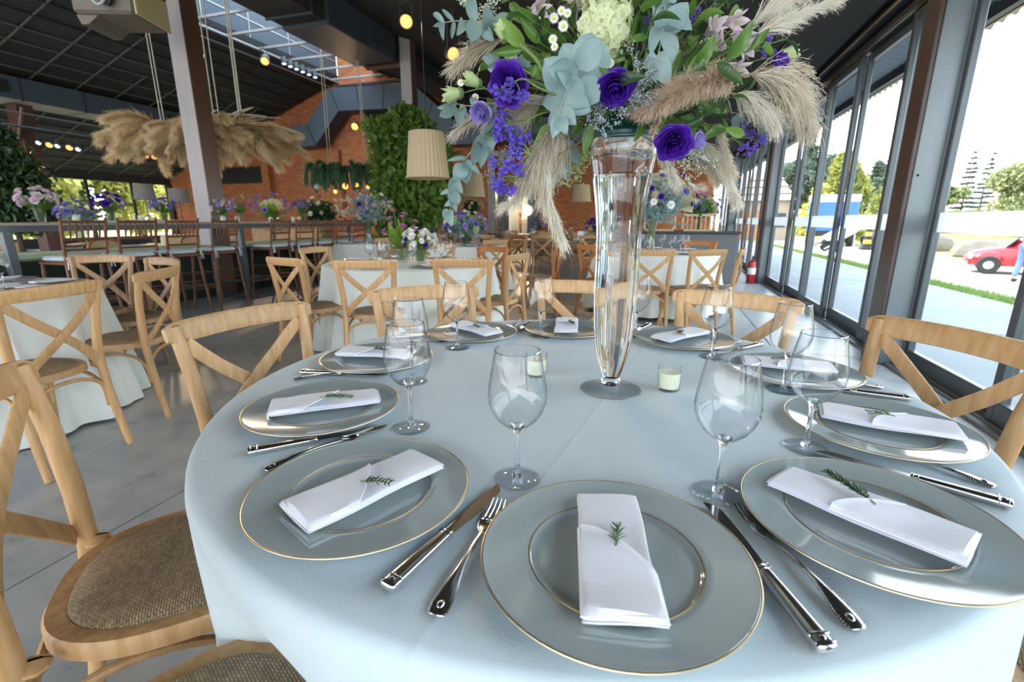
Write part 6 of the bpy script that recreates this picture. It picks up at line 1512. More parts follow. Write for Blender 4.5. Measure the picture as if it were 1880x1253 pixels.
# hand truck with raised white bed
t = thing('hand_cart', 'white tipped handcart in front of the blue truck', 'cart', (6.9, 22.6, -.06), .4)
obj('tray', MB().box((0, 0, .75), (1.3, .7, .05), M=Matrix.Rotation(R(-28), 3, 'Y')).box((-.3, .33, .66), (1.0, .03, .25), M=Matrix.Rotation(R(-28), 3, 'Y')).box((-.3, -.33, .66), (1.0, .03, .25), M=Matrix.Rotation(R(-28), 3, 'Y')), M['white'], t, smooth=False)
for s in (-.28, .28):
    obj('handle', MB().tube([(-1.0, s, .12), (.1, s, .70), (.95, s, 1.2)], .025, 6), M['steel'], t); obj('leg', MB().tube([(.2, s, .7), (.25, s, 0)], .025, 6), M['steel'], t)
    obj('wheel', MB().lathe([(.05, -.05), (.2, -.06), (.25, 0), (.2, .06), (.05, .05)], 18, close=True), M['rubber'], t, (-.5, s * 1.1, .25), rot=(R(90), 0, 0))
# thatched pavilion
t = thing('pavilion', 'tan walled pavilion with layered pale roof near the far columns', 'building', gpt(1398, 31), R(-12)); t.scale = (.55, .55, .85)
obj('wall', MB().box((0, 0, 1.5), (5.5, 5, 3.0)), mat('tan_render', (.46, .36, .25), .9, noise=(.8, .2)), t, smooth=False)
for k in range(4): obj('roof_layer', MB().add([(-3.4 + .5 * k, -3.2 + .5 * k, 2.9 + .5 * k), (3.4 - .5 * k, -3.2 + .5 * k, 2.9 + .5 * k), (3.4 - .5 * k, 3.2 - .5 * k, 2.9 + .5 * k), (-3.4 + .5 * k, 3.2 - .5 * k, 2.9 + .5 * k), (-2.6 + .5 * k, -2.4 + .5 * k, 3.45 + .5 * k), (2.6 - .5 * k, -2.4 + .5 * k, 3.45 + .5 * k), (2.6 - .5 * k, 2.4 - .5 * k, 3.45 + .5 * k), (-2.6 + .5 * k, 2.4 - .5 * k, 3.45 + .5 * k)], [(3, 2, 1, 0), (4, 5, 6, 7), (0, 1, 5, 4), (1, 2, 6, 5), (2, 3, 7, 6), (3, 0, 4, 7)]), mat('thatch_%d' % k, (.50, .42, .33), .95, noise=((20, 20, 4), .25)), t, smooth=False)
for x in (-1.6, .2): obj('door', MB().box((x, -2.52, 1.1), (1.2, .08, 2.2)), M['wood_orange'], t, smooth=False)
for x in (1.9,): obj('window', MB().box((x, -2.52, 1.5), (1.2, .08, 1.0)), M['dark'], t, smooth=False)
t = thing('white_shed', 'white roofed shed behind the conifers', 'building', (17.5, 48, -.1), R(-15))
obj('wall', MB().box((0, 0, 1.1), (5, 3, 2.3)), M['shade'], t, smooth=False); obj('roof', MB().prism([(-2.0, 2.2), (2.0, 2.2), (0, 3.2)], 5.6, 'x'), M['white'], t, smooth=False); obj('door', MB().box((0, -1.52, .95), (1.0, .06, 1.9)), M['tablewood'], t, smooth=False)
# red beetle style car
t = thing('car', 'small round red car with an open door on the sunny road', 'car', (8.23, 14.23, -.06), R(66)); t.scale = (.62, .62, .62)
body = MB()
def hullf(u, v):
    y = -1.95 + 3.9 * u; a = math.pi * v
    wid = .78 * (1 - abs(2 * u - 1) ** 3.2) ** .5 + .02; top = .34 + .50 * math.sin(math.pi * min(1, max(0, u * 1.0))) ** .5
    return (wid * sup(math.cos(a), .6), y, .30 + (top - .05) * sup(math.sin(a), .7))
body.grid(hullf, 30, 18); obj('body', body, M['red'], t)
cab = MB()
def cabf(u, v):
    y = -1.35 + 2.3 * u; a = math.pi * v; k = max(0, math.sin(math.pi * u)) ** .62
    return (.64 * (.35 + .65 * k) * sup(math.cos(a), .7), y, .78 + .72 * k * sup(math.sin(a), .8))
cab.grid(cabf, 22, 16); obj('cabin', cab, M['red'], t)
for s in (-1, 1):
    obj('side_window', MB().prism([(-.75, 1.0), (.45, 1.0), (.25, 1.28), (-.1, 1.40), (-.5, 1.30)], .05, 'x', c=(s * .60, 0, 0)), M['black'], t, smooth=False)
    for y in (-1.25, 1.25):
        obj('fender', MB().sphere((s * .62, y, .50), 1, 16, 10, sc=(.22, .50, .34)), M['red'], t)
        w = obj('wheel', MB().lathe([(.15, -.1), (.30, -.11), (.335, -.06), (.335, .06), (.30, .11), (.15, .1)], 22, close=True), M['rubber'], t, (s * .84, y, .335), rot=(0, R(90), 0)); obj('hub', MB().lathe([(0, -.09), (.1, -.10), (.2, -.09), (.2, .09), (.1, .10), (0, .09)], 16), M['steel'], w)
    obj('headlamp', MB().sphere((s * .55, 1.75, .62), .11, 12, 8), M['white'], t)
obj('windscreen', MB().box((0, .72, 1.14), (1.0, .04, .5), M=Matrix.Rotation(R(38), 3, 'X')), M['black'], t)
obj('bumper', MB().tube([(-.6, 1.86, .38), (0, 2.02, .38), (.6, 1.86, .38)], .05, 8), M['steel'], t)
dr = obj('door', MB().box((-1.12, .12, .72), (.86, .06, .62), rz=R(-20), ch=.02), M['red'], t); obj('door_window', MB().box((-1.12, .12, 1.16), (.7, .03, .30), rz=R(-20)), M['black'], dr)
obj('door_opening', MB().prism([(-.5, .42), (.45, .42), (.45, .98), (-.5, .98)], .05, 'x', c=(-.775, 0, 0)), M['black'], t, smooth=False)

# ------------------------------------------------------------------ people
def skin_body(name, joints, edges, parent, mt, sub=2):
    me = bpy.data.meshes.new(name); me.from_pydata([j[:3] for j in joints], edges, []); o = bpy.data.objects.new(name, me); COL.objects.link(o); o.parent = parent
    md = o.modifiers.new('skin', 'SKIN'); md.use_smooth_shade = True
    lay = me.skin_vertices[0].data
    for i, j in enumerate(joints):
        r = j[3]; lay[i].radius = (r, r) if not hasattr(r, '__len__') else r
    lay[0].use_root = True
    s = o.modifiers.new('sub', 'SUBSURF'); s.levels = sub; s.render_levels = sub
    me.materials.append(mt); return o
M['skin'] = mat('skin_tone', (.48, .27, .18), .55); M['hair'] = mat('dark_hair', (.012, .009, .008), .5); M['shirt'] = mat('blue_shirt', (.16, .24, .42), .85); M['jeans'] = mat('blue_jeans', (.10, .17, .32), .85); M['blacktop'] = mat('black_top', (.012, .012, .014), .85)
def person(loc, rz, label, bend, shirt, trousers, sc=1.0):
    t = thing('person', label, 'person', loc, rz); b = bend; t.scale = (sc,) * 3
    hip = Vector((0, 0, .93)); sp = Vector((0, math.sin(b), math.cos(b)))
    w_, ch, nk = hip + sp * .17, hip + sp * .40, hip + sp * .55; hd = nk + (sp * .6 + Vector((0, .55, .35))).normalized() * .17
    J = [(*hip, (.145, .105)), (*w_, (.13, .095)), (*ch, (.155, .105)), (*(hip + sp * .49), (.10, .08)), (*nk, .052), (*(nk.lerp(hd, .45)), .055), (*hd, (.078, .095)), (*(hd + (hd - nk).normalized() * .085), (.06, .07))]
    E = [(0, 1), (1, 2), (2, 3), (3, 4), (4, 5), (5, 6), (6, 7)]
    for s in (-1, 1):
        k = len(J); sh = hip + sp * .475 + Vector((s * .185, 0, 0)); el = sh + Vector((s * .05, .10, -.27)); wr = el + Vector((-s * .02, .16, -.19))
        J += [(*sh, .058), (*el, .042), (*wr, .028), (*(wr + Vector((0, .05, -.05))), .034)]; E += [(3, k), (k, k + 1), (k + 1, k + 2), (k + 2, k + 3)]
        k = len(J); hp = hip + Vector((s * .095, 0, -.06)); kn_ = Vector((s * .11, .04 + .04 * s, .50)); an_ = Vector((s * .12, -.05 + .10 * s, .09)); ft = an_ + Vector((0, .17, -.05))
        J += [(*hp, .088), (*kn_, .062), (*an_, .042), (*ft, .036)]; E += [(0, k), (k, k + 1), (k + 1, k + 2), (k + 2, k + 3)]
        for q in range(5):
            base = wr + Vector((s * (.018 - .009 * q), .055, -.055)); dirq = Vector((s * (.25 - .12 * q), .5, -.75)).normalized() if q else Vector((-s * .7, .5, -.3)).normalized()
            L = (.05, .07, .078, .072, .058)[q]; obj('finger', MB().tube([base - dirq * .02, base + dirq * L * .5, base + dirq * L + Vector((0, -.012, -.006))], [.010, .009, .006], 6), M['skin'], t)
    skin_body('body', J, E, t, M['skin'])
    # clothes follow the body, a little larger
    top = [(J[0][0], J[0][1], J[0][2], (.155, .115)), (*J[1][:3], (.145, .11)), (*J[2][:3], (.168, .118)), (*J[3][:3], (.112, .09))]; TE = [(0, 1), (1, 2), (2, 3)]
    tr = [(*hip, (.152, .112))]; TRE = []
    for s, k in ((-1, 8), (1, 21 - 5)):
        a = [8, 16][0 if s < 0 else 1]; n = len(top); top += [(*J[a][:3], .068), (*J[a + 1][:3], .054), (*(Vector(J[a + 1][:3]).lerp(Vector(J[a + 2][:3]), .7)), .044)]; TE += [(3, n), (n, n + 1), (n + 1, n + 2)]
        n = len(tr); tr += [(*J[a + 4][:3], .098), (*J[a + 5][:3], .074), (*(Vector(J[a + 6][:3]) + Vector((0, 0, .03))), .062)]; TRE += [(0, n), (n, n + 1), (n + 1, n + 2)]
    skin_body('shirt', top, TE, t, shirt); skin_body('trousers', tr, TRE, t, trousers)
    hdv = (hd - nk).normalized(); hc_ = hd + hdv * .03
    obj('hair', MB().sphere((hc_.x, hc_.y - .018, hc_.z + .028), .105, 18, 12, sc=(.86, 1.0, .92)), M['hair'], t)
    fy = hd + Vector((0, .085, 0))
    obj('nose', MB().tube([fy + Vector((0, .005, .015)), fy + Vector((0, .03, -.018)), fy + Vector((0, .01, -.026))], [.009, .014, .008], 8), M['skin'], t)
    for s in (-1, 1):
        obj('eye', MB().sphere((s * .031, fy.y + .004, fy.z + .018), .012, 10, 8), M['white'], t); obj('ear', MB().sphere((s * .083, hd.y, hd.z), .026, 10, 8, sc=(.4, .7, 1)), M['skin'], t)
        a = J[[14, 22][0 if s < 0 else 1]] if False else None
        an_ = Vector((s * .12, -.05 + .10 * s, .05)); obj('shoe', MB().sphere((an_.x, an_.y + .07, .045), 1, 14, 8, sc=(.05, .14, .05)), M['rubber'], t)
    obj('mouth', MB().tube([fy + Vector((-.022, .0, -.048)), fy + Vector((0, .008, -.05)), fy + Vector((.022, .0, -.048))], .006, 6), mat('lip', (.35, .12, .10), .5), t)
    return t
person((7.05, 12.4, -.06), R(-44), 'person in a blue shirt and jeans leaning into the open red car', .75, M['shirt'], M['jeans'], .8)
person((-11.6, 10.2, 0), R(-130), 'dark haired person in black standing behind the bar flowers', .05, M['blacktop'], M['blacktop'])
# ------------------------------------------------------------------ columns and everything hung from the roof
def roofz(x): return zl(x) if x < XA else zr(x)
def steel_column(loc, label, brown=False, wd=.26):
    h = roofz(loc[0]) + .1
    t = thing('steel_column', label, 'column', (loc[0], loc[1], 0), 0, 'inner columns')
    obj('shaft', MB().box((0, 0, h / 2), (wd * 1.15, wd, h), ch=.006), M['column'], t, smooth=False)
    obj('face_plate', MB().box((wd * .585, 0, h / 2), (.02, wd * 1.03, h), ch=.004), M['colbrown'], t, smooth=False)
    obj('base_plate', MB().box((0, 0, .012), (wd * 1.7, wd * 1.6, .024)), M['dark'], t, smooth=False)
    return t
steel_column((-6.72, 5.86), 'big steel column rising through the bar table, coloured as lit on one side and brown on the other')
c2 = steel_column((-6.5, 11.94), 'brown steel column above the hanging lamp, beside the black duct')
obj('bracket_arm', MB().box((-.65, 0, 5.0), (1.1, .12, .10)), M['colbrown'], c2, smooth=False)
obj('junction_box', MB().box((.12, -.16, 3.65), (.30, .08, .34), ch=.02), M['shade'], c2, smooth=False)
obj('junction_box', MB().box((.06, -.16, 3.95), (.2, .08, .22), ch=.02), M['shade'], c2, smooth=False)
steel_column((-6.5, 18.2), 'far steel column before the brick wall')
c3 = steel_column((-19.6, 10.85), 'dark brown column beside the leafy tree at the hall edge', wd=.42)
for ch_ in c3.children:
    if ch_.name.startswith(('shaft', 'face')): ch_.data.materials[0] = M['colbrown']
obj('brace', MB().tube([(.2, -.3, 3.6), (.7, -.3, 4.5)], .06, 6), M['colbrown'], c3)
# sheet metal ducts
def duct_run(name, label, segs, mt, seam=.9, flangem=None):
    t = thing(name, label, 'duct', (0, 0, 0))
    return t
D1_ = thing('air_duct', 'long grey duct with underside coloured as lit, running over the hall side', 'duct', (-19.4, 0, 4.99))
obj('duct_body', MB().box((0, 8, .02), (1.0, 24, .64)), M['ductgrey'], D1_, smooth=False)
obj('underside', MB().box((0, 8, -.315), (1.02, 24, .03)), mat('lit_duct_underside', (.50, .45, .36), .6), D1_, smooth=False)  # beige of the lit underside is put into the colour
for k in range(14): obj('flange', MB().box((0, -3 + 1.7 * k, .01), (1.05, .05, .68)), M['duct'], D1_, smooth=False)
for y in (9.7, 15.8):
    g = obj('air_grille', MB().box((.515, y, .02), (.04, 1.25, .36)), M['dark'], D1_, smooth=False)
    for k in range(7): obj('louver', MB().box((.54, y, -.12 + .045 * k), (.03, 1.2, .012), M=Matrix.Rotation(R(30), 3, 'Y')), M['black'], g, smooth=False)
D2_ = thing('air_duct', 'heavy black duct running under the roof beside the brown column', 'duct', (-7.3, 0, 5.32))
obj('duct_body', MB().box((0, 4.4, 0), (1.05, 13.5, .56)), M['ceilblack'], D2_, smooth=False)
obj('wide_section', MB().box((.02, 10.4, -.02), (1.15, 2.5, .66), ch=.03), M['duct'], D2_, smooth=False)
obj('end_section', MB().box((0, 15.6, .08), (.8, 7.4, .4)), M['ceilblack'], D2_, smooth=False)
for k in range(9): obj('flange', MB().box((0, -1.4 + 1.45 * k, 0), (1.12, .05, .62)), M['duct'], D2_, smooth=False)
g = obj('air_grille', MB().box((.60, 11.2, 0), (.03, 1.0, .42), ch=.01), M['dark'], D2_, smooth=False)
for k in range(8): obj('louver', MB().box((.62, 11.2, -.16 + .045 * k), (.03, .92, .012), M=Matrix.Rotation(R(30), 3, 'Y')), M['black'], g, smooth=False)
D3_ = thing('air_duct', 'blue grey duct stepping up and over along the brick wall', 'duct', (0, 19.35, 0))
path = [(-25.0, 4.72), (-18.3, 4.72), (-15.3, 4.86), (-13.95, 6.2), (-10.35, 6.1), (-8.6, 4.62), (-3.5, 4.55), (1.2, 2.9)]
path[-1] = (-1.0, 3.6)
def off(i, s, hgt=.45):
    a = Vector((path[i][0] - path[i - 1][0], path[i][1] - path[i - 1][1])) if i else None
    b = Vector((path[i + 1][0] - path[i][0], path[i + 1][1] - path[i][1])) if i < len(path) - 1 else None
    na = Vector((-a.y, a.x)).normalized() if a else None; nb = Vector((-b.y, b.x)).normalized() if b else None
    n = (na + nb).normalized() if a and b else (na or nb); k = 1 / max(.6, n.dot(nb or na))
    return path[i][0] + n.x * s * hgt * k, path[i][1] + n.y * s * hgt * k
for i in range(len(path) - 1):
    q = [off(i, -1), off(i + 1, -1), off(i + 1, 1), off(i, 1)]
    obj('duct_section', MB().prism(q, .75, 'y'), M['ductgrey'], D3_, smooth=False)
    L = math.hypot(path[i + 1][0] - path[i][0], path[i + 1][1] - path[i][1]); m_ = max(1, int(L / 1.05))
    for k in range(m_):
        u = k / m_; b0, b1 = off(i, -1, .47), off(i + 1, -1, .47); t0, t1 = off(i, 1, .47), off(i + 1, 1, .47)
        pb_, pt_ = (b0[0] + (b1[0] - b0[0]) * u, b0[1] + (b1[1] - b0[1]) * u), (t0[0] + (t1[0] - t0[0]) * u, t0[1] + (t1[1] - t0[1]) * u)
        dx_ = .022; obj('seam', MB().prism([(pb_[0] - dx_, pb_[1]), (pb_[0] + dx_, pb_[1]), (pt_[0] + dx_, pt_[1]), (pt_[0] - dx_, pt_[1])], .80, 'y'), M['duct'], D3_, smooth=False)
    q = [off(i, -1), off(i + 1, -1), off(i + 1, -.93), off(i, -.93)]
    obj('underside', MB().prism([off(i, -1.03), off(i + 1, -1.03), off(i + 1, -1), off(i, -1)], .76, 'y'), M['duct'], D3_, smooth=False)
# track lights
lampglow = mat('warm_lamp_glow', (1, .6, .25), .4, emit=((1.0, .40, .09), .62))
lampcool = mat('pale_lamp_glow', (.8, .9, 1), .4, emit=((.75, .88, 1.0), .5))
def spot(loc, aim, label, r=.075, L=.2, glow=None, power=0, group='track spotlights', hang=.3):
    t = thing('spotlight', label, 'lamp', loc, 0, group); d = Vector(aim).normalized(); Rm = frame(d).to_4x4()
    for nm, mb, m_ in (('can', MB().lathe([(0, -L), (r * .7, -L), (r, -L * .6), (r, 0), (r * .9, 0), (r * .85, -L * .5), (0, -L * .55)], 18), M['dark']), ('bulb', MB().lathe([(0, -.02 + .014), (r * .5, -.012), (r * .86, -.03)], 18), glow or lampglow)):
        o = obj(nm, mb, m_, t); o.matrix_local = Rm
    obj('yoke', MB().tube([(-r, 0, -L * .3 * 0), (-r * .9, 0, hang * .7), (0, 0, hang * .8), (r * .9, 0, hang * .7), (r, 0, 0)], .010, 5).tube([(0, 0, hang * .8), (0, 0, hang)], .012, 5), M['dark'], t)
    if power:
        ld = bpy.data.lights.new('spot_lamp', 'SPOT'); ld.energy = power; ld.color = (1, .72, .42); ld.spot_size = R(75); ld.spot_blend = .6; ld.shadow_soft_size = .06
        lo = bpy.data.objects.new('spot_lamp', ld); COL.objects.link(lo); lo.location = Vector(loc) + d * .03; lo.rotation_euler = d.to_track_quat('-Z', 'Y').to_euler(); 
    return t
p = px(746, 40, 8.2); spot(tuple(p), (.5, -.75, -.45), 'spotlight glowing warm beside the brown column, at the top of the duct', .12, .3, power=90, hang=max(.3, roofz(p.x) - p.z))
p = px(833, 100, 8.2); spot(tuple(p), (.6, -.7, -.45), 'spotlight glowing warm next to the bouquet', .12, .3, power=90, hang=max(.3, roofz(p.x) - p.z))
p = px(486, 113, 15.0); spot(tuple(p), (.4, -.6, -.6), 'single spotlight glowing under the skylight rail', .14, .34, power=300, hang=.5)
for i in range(6):
    x = 522 + 11.4 * i; p = px(x, 118 + 5 * i, 17.2 - .0 * i + .35 * i); spot(tuple(p), (.25, -.2, -.9), 'pale spotlight ' + order[i] + ' in the row of six under the skylight rail', .10, .28, lampcool, hang=.35)
for i, (x, y) in enumerate(((90, 267), (127, 272), (143, 275), (70, 263), (105, 269), (268, 287), (283, 289), (296, 290), (255, 285))):
    lit = i not in (2, 3, 4, 8); D = 13.2 if x < 200 else 15.5; p = px(x, y, D)
    spot(tuple(p), (.6, -.6, -.5), 'track spotlight ' + order[i] + ' counted along the hall side light track' , .09 if lit else .07, .24, lampglow if lit else lampcool, power=60 if i in (0, 5) else 0, hang=.25)
tr_ = thing('light_track', 'slim light track below the panelled slope of the hall side', 'light track', (0, 0, 0)); a, b = px(10, 252, 11.5), px(310, 290, 16)
obj('track', MB().tube([tuple(a + Vector((0, 0, .3))), tuple(b + Vector((0, 0, .3)))], .03, 6), M['dark'], tr_)
obj('cable_bar', MB().tube([tuple(a + Vector((0, 0, .62))), tuple(b + Vector((0, 0, .62)))], .02, 6), M['rail'], tr_)
p = px(651, 233, 16.8); spot(tuple(p), (.3, -.8, -.4), 'wall spotlight glowing amber on the brick above the hanging greenery', .14, .22, power=120, hang=.3)
# projector box
t = thing('projector', 'big grey beige projector hanging upside down from the roof', 'projector', px(222, 14, 5.6), R(20))
bx = MB().box((0, 0, 0), (.68, .62, .34), ch=.03); obj('casing', bx, mat('projector_shell', (.17, .145, .115), .5, noise=(6, .15)), t, smooth=False)
obj('top_plate', MB().box((0, 0, .20), (.70, .64, .06), ch=.01), M['dark'], t, smooth=False)
obj('side_panel', MB().box((.352, 0, 0), (.02, .6, .34), ch=.005), M['shade'], t, smooth=False)
obj('hood', MB().prism([(-.34, -.17), (-.10, -.17), (-.22, -.26), (-.3, -.27)], .5, 'y'), mat('projector_hood', (.15, .125, .10), .5), t, smooth=False)
obj('lens', MB().lathe([(0, 0), (.05, 0), (.06, .05), (.04, .05), (0, .03)], 18), M['black'], t, (.08, -.31, -.05), rot=(R(90), 0, 0))
obj('cable', MB().tube(curve([(-.08, -.34, .22), (-.06, -.4, -.02), (.04, -.41, -.12), (.12, -.40, -.02), (.07, -.36, .2)], 20), .014, 8), mat('pale_cable', (.45, .50, .52), .5), t)
h_ = roofz(t.location.x) - t.location.z
obj('hanger', MB().tube([(-.2, 0, .22), (-.2, 0, h_)], .015, 6), M['dark'], t); obj('hanger', MB().tube([(.2, 0, .22), (.2, 0, h_)], .015, 6), M['dark'], t)
# pleated lamps
def pleated(loc, r0, r1, h, label, mt='shade', hang=None, pole=None):
    t = thing('pleated_lamp', label, 'lamp', loc, 0, 'pleated fabric lamps')
    n = 120; mb = MB(); V = []
    for (u, rr) in ((0, r0), (1, r1)):
        for k in range(n): a = 2 * math.pi * k / n; q = rr * (1 + (.014 if k % 4 < 2 else -.014)); V.append((q * math.cos(a), q * math.sin(a), h * u))
    for (u, rr) in ((1, r1 - .02), (0, r0 - .02)):
        for k in range(n): a = 2 * math.pi * k / n; V.append((rr * math.cos(a), rr * math.sin(a), h * u))
    F = [(i * n + k, i * n + (k + 1) % n, (i + 1) * n + (k + 1) % n, (i + 1) * n + k) for i in range(3) for k in range(n)] + [(3 * n + k, 3 * n + (k + 1) % n, (k + 1) % n, k) for k in range(n)]
    obj('lamp_shade', mb.add(V, F), M[mt], t, smooth=False)
    obj('hem', MB().tube([(r0 * 1.015 * math.cos(a), r0 * 1.015 * math.sin(a), .012) for a in [2 * math.pi * k / 48 for k in range(48)]], .014, 6, closed=True), M[mt], t)
    obj('bulb', MB().sphere((0, 0, h * .45), .06, 12, 8), M['white'], t)
    if hang: obj('cord', MB().tube([(0, 0, h * .5), (0, 0, hang)], .008, 6), M['dark'], t)
    if hang: obj('spider', MB().tube([(-r1, 0, h - .02), (r1, 0, h - .02)], .006, 5), M['dark'], t)
    if pole: obj('pole', MB().tube([(0, 0, h * .5), (0, 0, -pole)], .016, 8), M['dark'], t); obj('base', MB().lathe([(0, .03), (.17, .025), (.18, 0), (0, 0)], 20), M['dark'], t, (0, 0, -pole))
    return t
for x, yb, yt, D, wb, lb in ((786, 328, 249, 8.6, 77, 'large pleated cream lampshade hanging before the leafy indoor tree'), (866, 363, 321, 12.6, 49, 'pleated cream lampshade hanging further back behind the eucalyptus garland'), (1067, 371, 341, 16.5, 36, 'small looking pleated cream lampshade hanging far back beside the vase')):
    b = px(x, yb, D); r = wb / 2 / 871 * D; h = (yb - yt) / 871 * D; pleated(tuple(b), r, r * .8, h, lb, hang=roofz(b.x) - b.z)
b = px(267, 367, 14.5); pleated(tuple(b), .28, .25, .45, 'taupe shade of a floor lamp before the far glazed wall', 'shadegrey', pole=b.z)
b = px(330, 372, 15.0); pleated(tuple(b), .28, .26, .42, 'pale grey shade of a floor lamp beside the big column', 'shadegrey', pole=b.z)
# pampas canopy on ropes
ctr = px(378, 254, 8.3)
PC = thing('pampas_canopy', 'wide canopy of golden pampas grass hung on ropes over the bar', 'hanging decoration', tuple(ctr), R(YAW))
obj('frame', MB().tube([(1.35 * math.cos(a), .8 * math.sin(a), .10) for a in [2 * math.pi * k / 32 for k in range(32)]], .03, 6, closed=True).tube([(-1.35, 0, .10), (1.35, 0, .10)], .025, 6).tube([(0, -.8, .1), (0, .8, .1)], .025, 6), M['stembrown'], PC)
pv = []
for k in range(4):
    ax = [Vector((0, 0, 0)), Vector((.28, 0, .03)), Vector((.56, 0, -.01)), Vector((.82, 0, -.12)), Vector((1.0, 0, -.26))]
    pv.append(plume_geo(curve(ax, 10), 1000, .30, .75, .20, 60 + k, .0040, 4, .05, .35, None, .35).mesh('plume', M['pampasgold'], False))
rg = random.Random(8)
for i in range(170):
    a = i * 2.39996 + rg.uniform(-.25, .25); q = math.sqrt((i + .5) / 170); up_ = rg.uniform(-.06, .20) - .04 * q
    o = obj('plume', pv[i % 4], None, PC, (1.08 * q * math.cos(a), .66 * q * math.sin(a), up_)); s = rg.uniform(.42, .78)
    o.rotation_euler = (rg.uniform(-.9, .9), rg.uniform(-.3, .42), a + rg.uniform(-.6, .6)); o.scale = (s, s, s)
for i in range(14):
    a = rg.uniform(-1.2, 1.2); o = obj('dry_stalk', MB().tube([(-.5, 0, 0), (.2, 0, .04), (.6, 0, .02)], [.012, .014, .006], 6), M['pampas'], PC, (.3 + .5 * rg.random(), rg.uniform(-.5, .3), .22 + .08 * rg.random())); o.rotation_euler = (0, rg.uniform(-.25, .1), a)
rop = mat('pale_rope', (.55, .54, .46), .8)
for (x, y) in ((-.80, .1), (-.76, .12), (-.62, .45), (-.58, .5), (.02, .3), (.10, .32), (.66, -.05), (.70, -.05)):
    P0 = Vector((x, y, .15)); wx = ctr.x + x * math.cos(R(YAW)) - y * math.sin(R(YAW))
    obj('rope', MB().tube([P0, (x * 1.02, y, roofz(wx) - ctr.z - .02)], .013 if x > .5 else .009, 6), rop, PC)
# greenery ring
ctr = px(630, 318, 12.2)
GRN = thing('hanging_greenery', 'hanging ring of drooping green branches with little lamps before the brick wall', 'hanging decoration', tuple(ctr), R(YAW))
M['spruce'] = leafmat('drooping_fern_foliage', (.17, .32, .21), .6, .3, noise=(2, (.09, .19, .12), 3))
obj('ring_frame', MB().tube([(.9 * math.cos(a), .5 * math.sin(a), .1) for a in [2 * math.pi * k / 28 for k in range(28)]], .03, 6, closed=True), M['dark'], GRN)
tfv = [plume_geo(curve([Vector((0, 0, .12)), Vector((.16, 0, .14)), Vector((.26, 0, -.05)), Vector((.28, 0, -.35))], 8), 420, .17, .6, .35, 80 + k, .006, 3, .0, .3).mesh('frond', M['spruce'], False) for k in range(3)]
rg = random.Random(9)
for i in range(70):
    a = i * 2.39996; q = math.sqrt((i + .5) / 70); o = obj('frond', tfv[i % 3], None, GRN, (.72 * q * math.cos(a), .42 * q * math.sin(a), rg.uniform(-.05, .1))); o.rotation_euler = (0, rg.uniform(-.1, .2), a + rg.uniform(-.3, .3)); s = rg.uniform(.7, 1.1); o.scale = (s, s, s * rg.uniform(.8, 1.2))
for i, (x, y, z) in enumerate(((-.55, -.4, -.35), (.18, -.45, -.35), (-.1, -.4, -.48), (.45, -.4, -.32), (.7, -.3, -.36))):
    o = obj('lamp_globe', MB().sphere((x, y, z), .075 if i < 2 else .05, 12, 8), M['frost'] if i == 0 else lampglow, GRN); obj('lamp_wire', MB().tube([(x, y, z), (x, y, .1)], .006, 5), M['dark'], o)
for (x, y) in ((-.35, 0), (-.30, .05), (.55, .1), (.60, .1)):
    wx = ctr.x + x * math.cos(R(YAW)); obj('rope', MB().tube([(x, y, .1), (x * .93, y, roofz(wx) - ctr.z - .02)], .009, 6), rop, GRN)
# indoor trees
M['ficus'] = leafmat('ficus_foliage', (.19, .33, .07), .4, .35, noise=(3, (.10, .20, .04), 3))
def ficus(base, blobs, n, size, seed, label, trunk, mt='leaf'):
    t = thing('indoor_tree', label, 'indoor tree', base, 0)
    obj('foliage', foliage(blobs, n, size, seed, 1.7, .3), M[mt], t, smooth=False)['kind'] = 'stuff'
    obj('trunk', MB().tube([(0, 0, .3), (.05, 0, trunk * .5), (-.03, 0, trunk)], [.07, .05, .02], 8), M['bark'], t)
    obj('planter', MB().lathe([(0, 0), (.26, 0), (.32, .5), (.29, .5), (.27, .44), (0, .44)], 28), M['dark'], t)
    obj('soil', MB().lathe([(0, .442), (.27, .441)], 20), M['bark'], t)
    return t
b = px(750, 405, 10.9)
ficus((b.x, b.y, 0), [(0, 0, 2.3, .80, .7, .9), (-.35, 0, 3.0, .5, .5, .45), (.25, 0, 3.15, .45, .45, .35), (-.7, 0, 3.15, .25, .3, .22), (.05, 0, 3.42, .25, .3, .2), (.2, 0, 1.5, .85, .7, .6), (-.1, 0, 1.0, .7, .6, .5), (.75, 0, 1.9, .4, .4, .5), (.6, .0, 2.6, .5, .4, .4), (-.3, 0, 1.8, .55, .5, .6)], 15000, .085, 71, 'bushy green indoor tree behind the big pleated lampshade', 2.8, 'ficus')
b = px(25, 400, 10.2)
ficus((b.x, b.y, 0), [(0, 0, 1.9, .75, .7, .85), (-.25, 0, 2.5, .5, .5, .45), (.35, 0, 1.4, .6, .6, .5), (-.5, 0, 1.5, .5, .5, .5), (.1, 0, 2.8, .3, .3, .25)], 11000, .085, 72, 'dark leafy indoor tree beside the brown column at the hall edge', 2.2, 'leafdark')

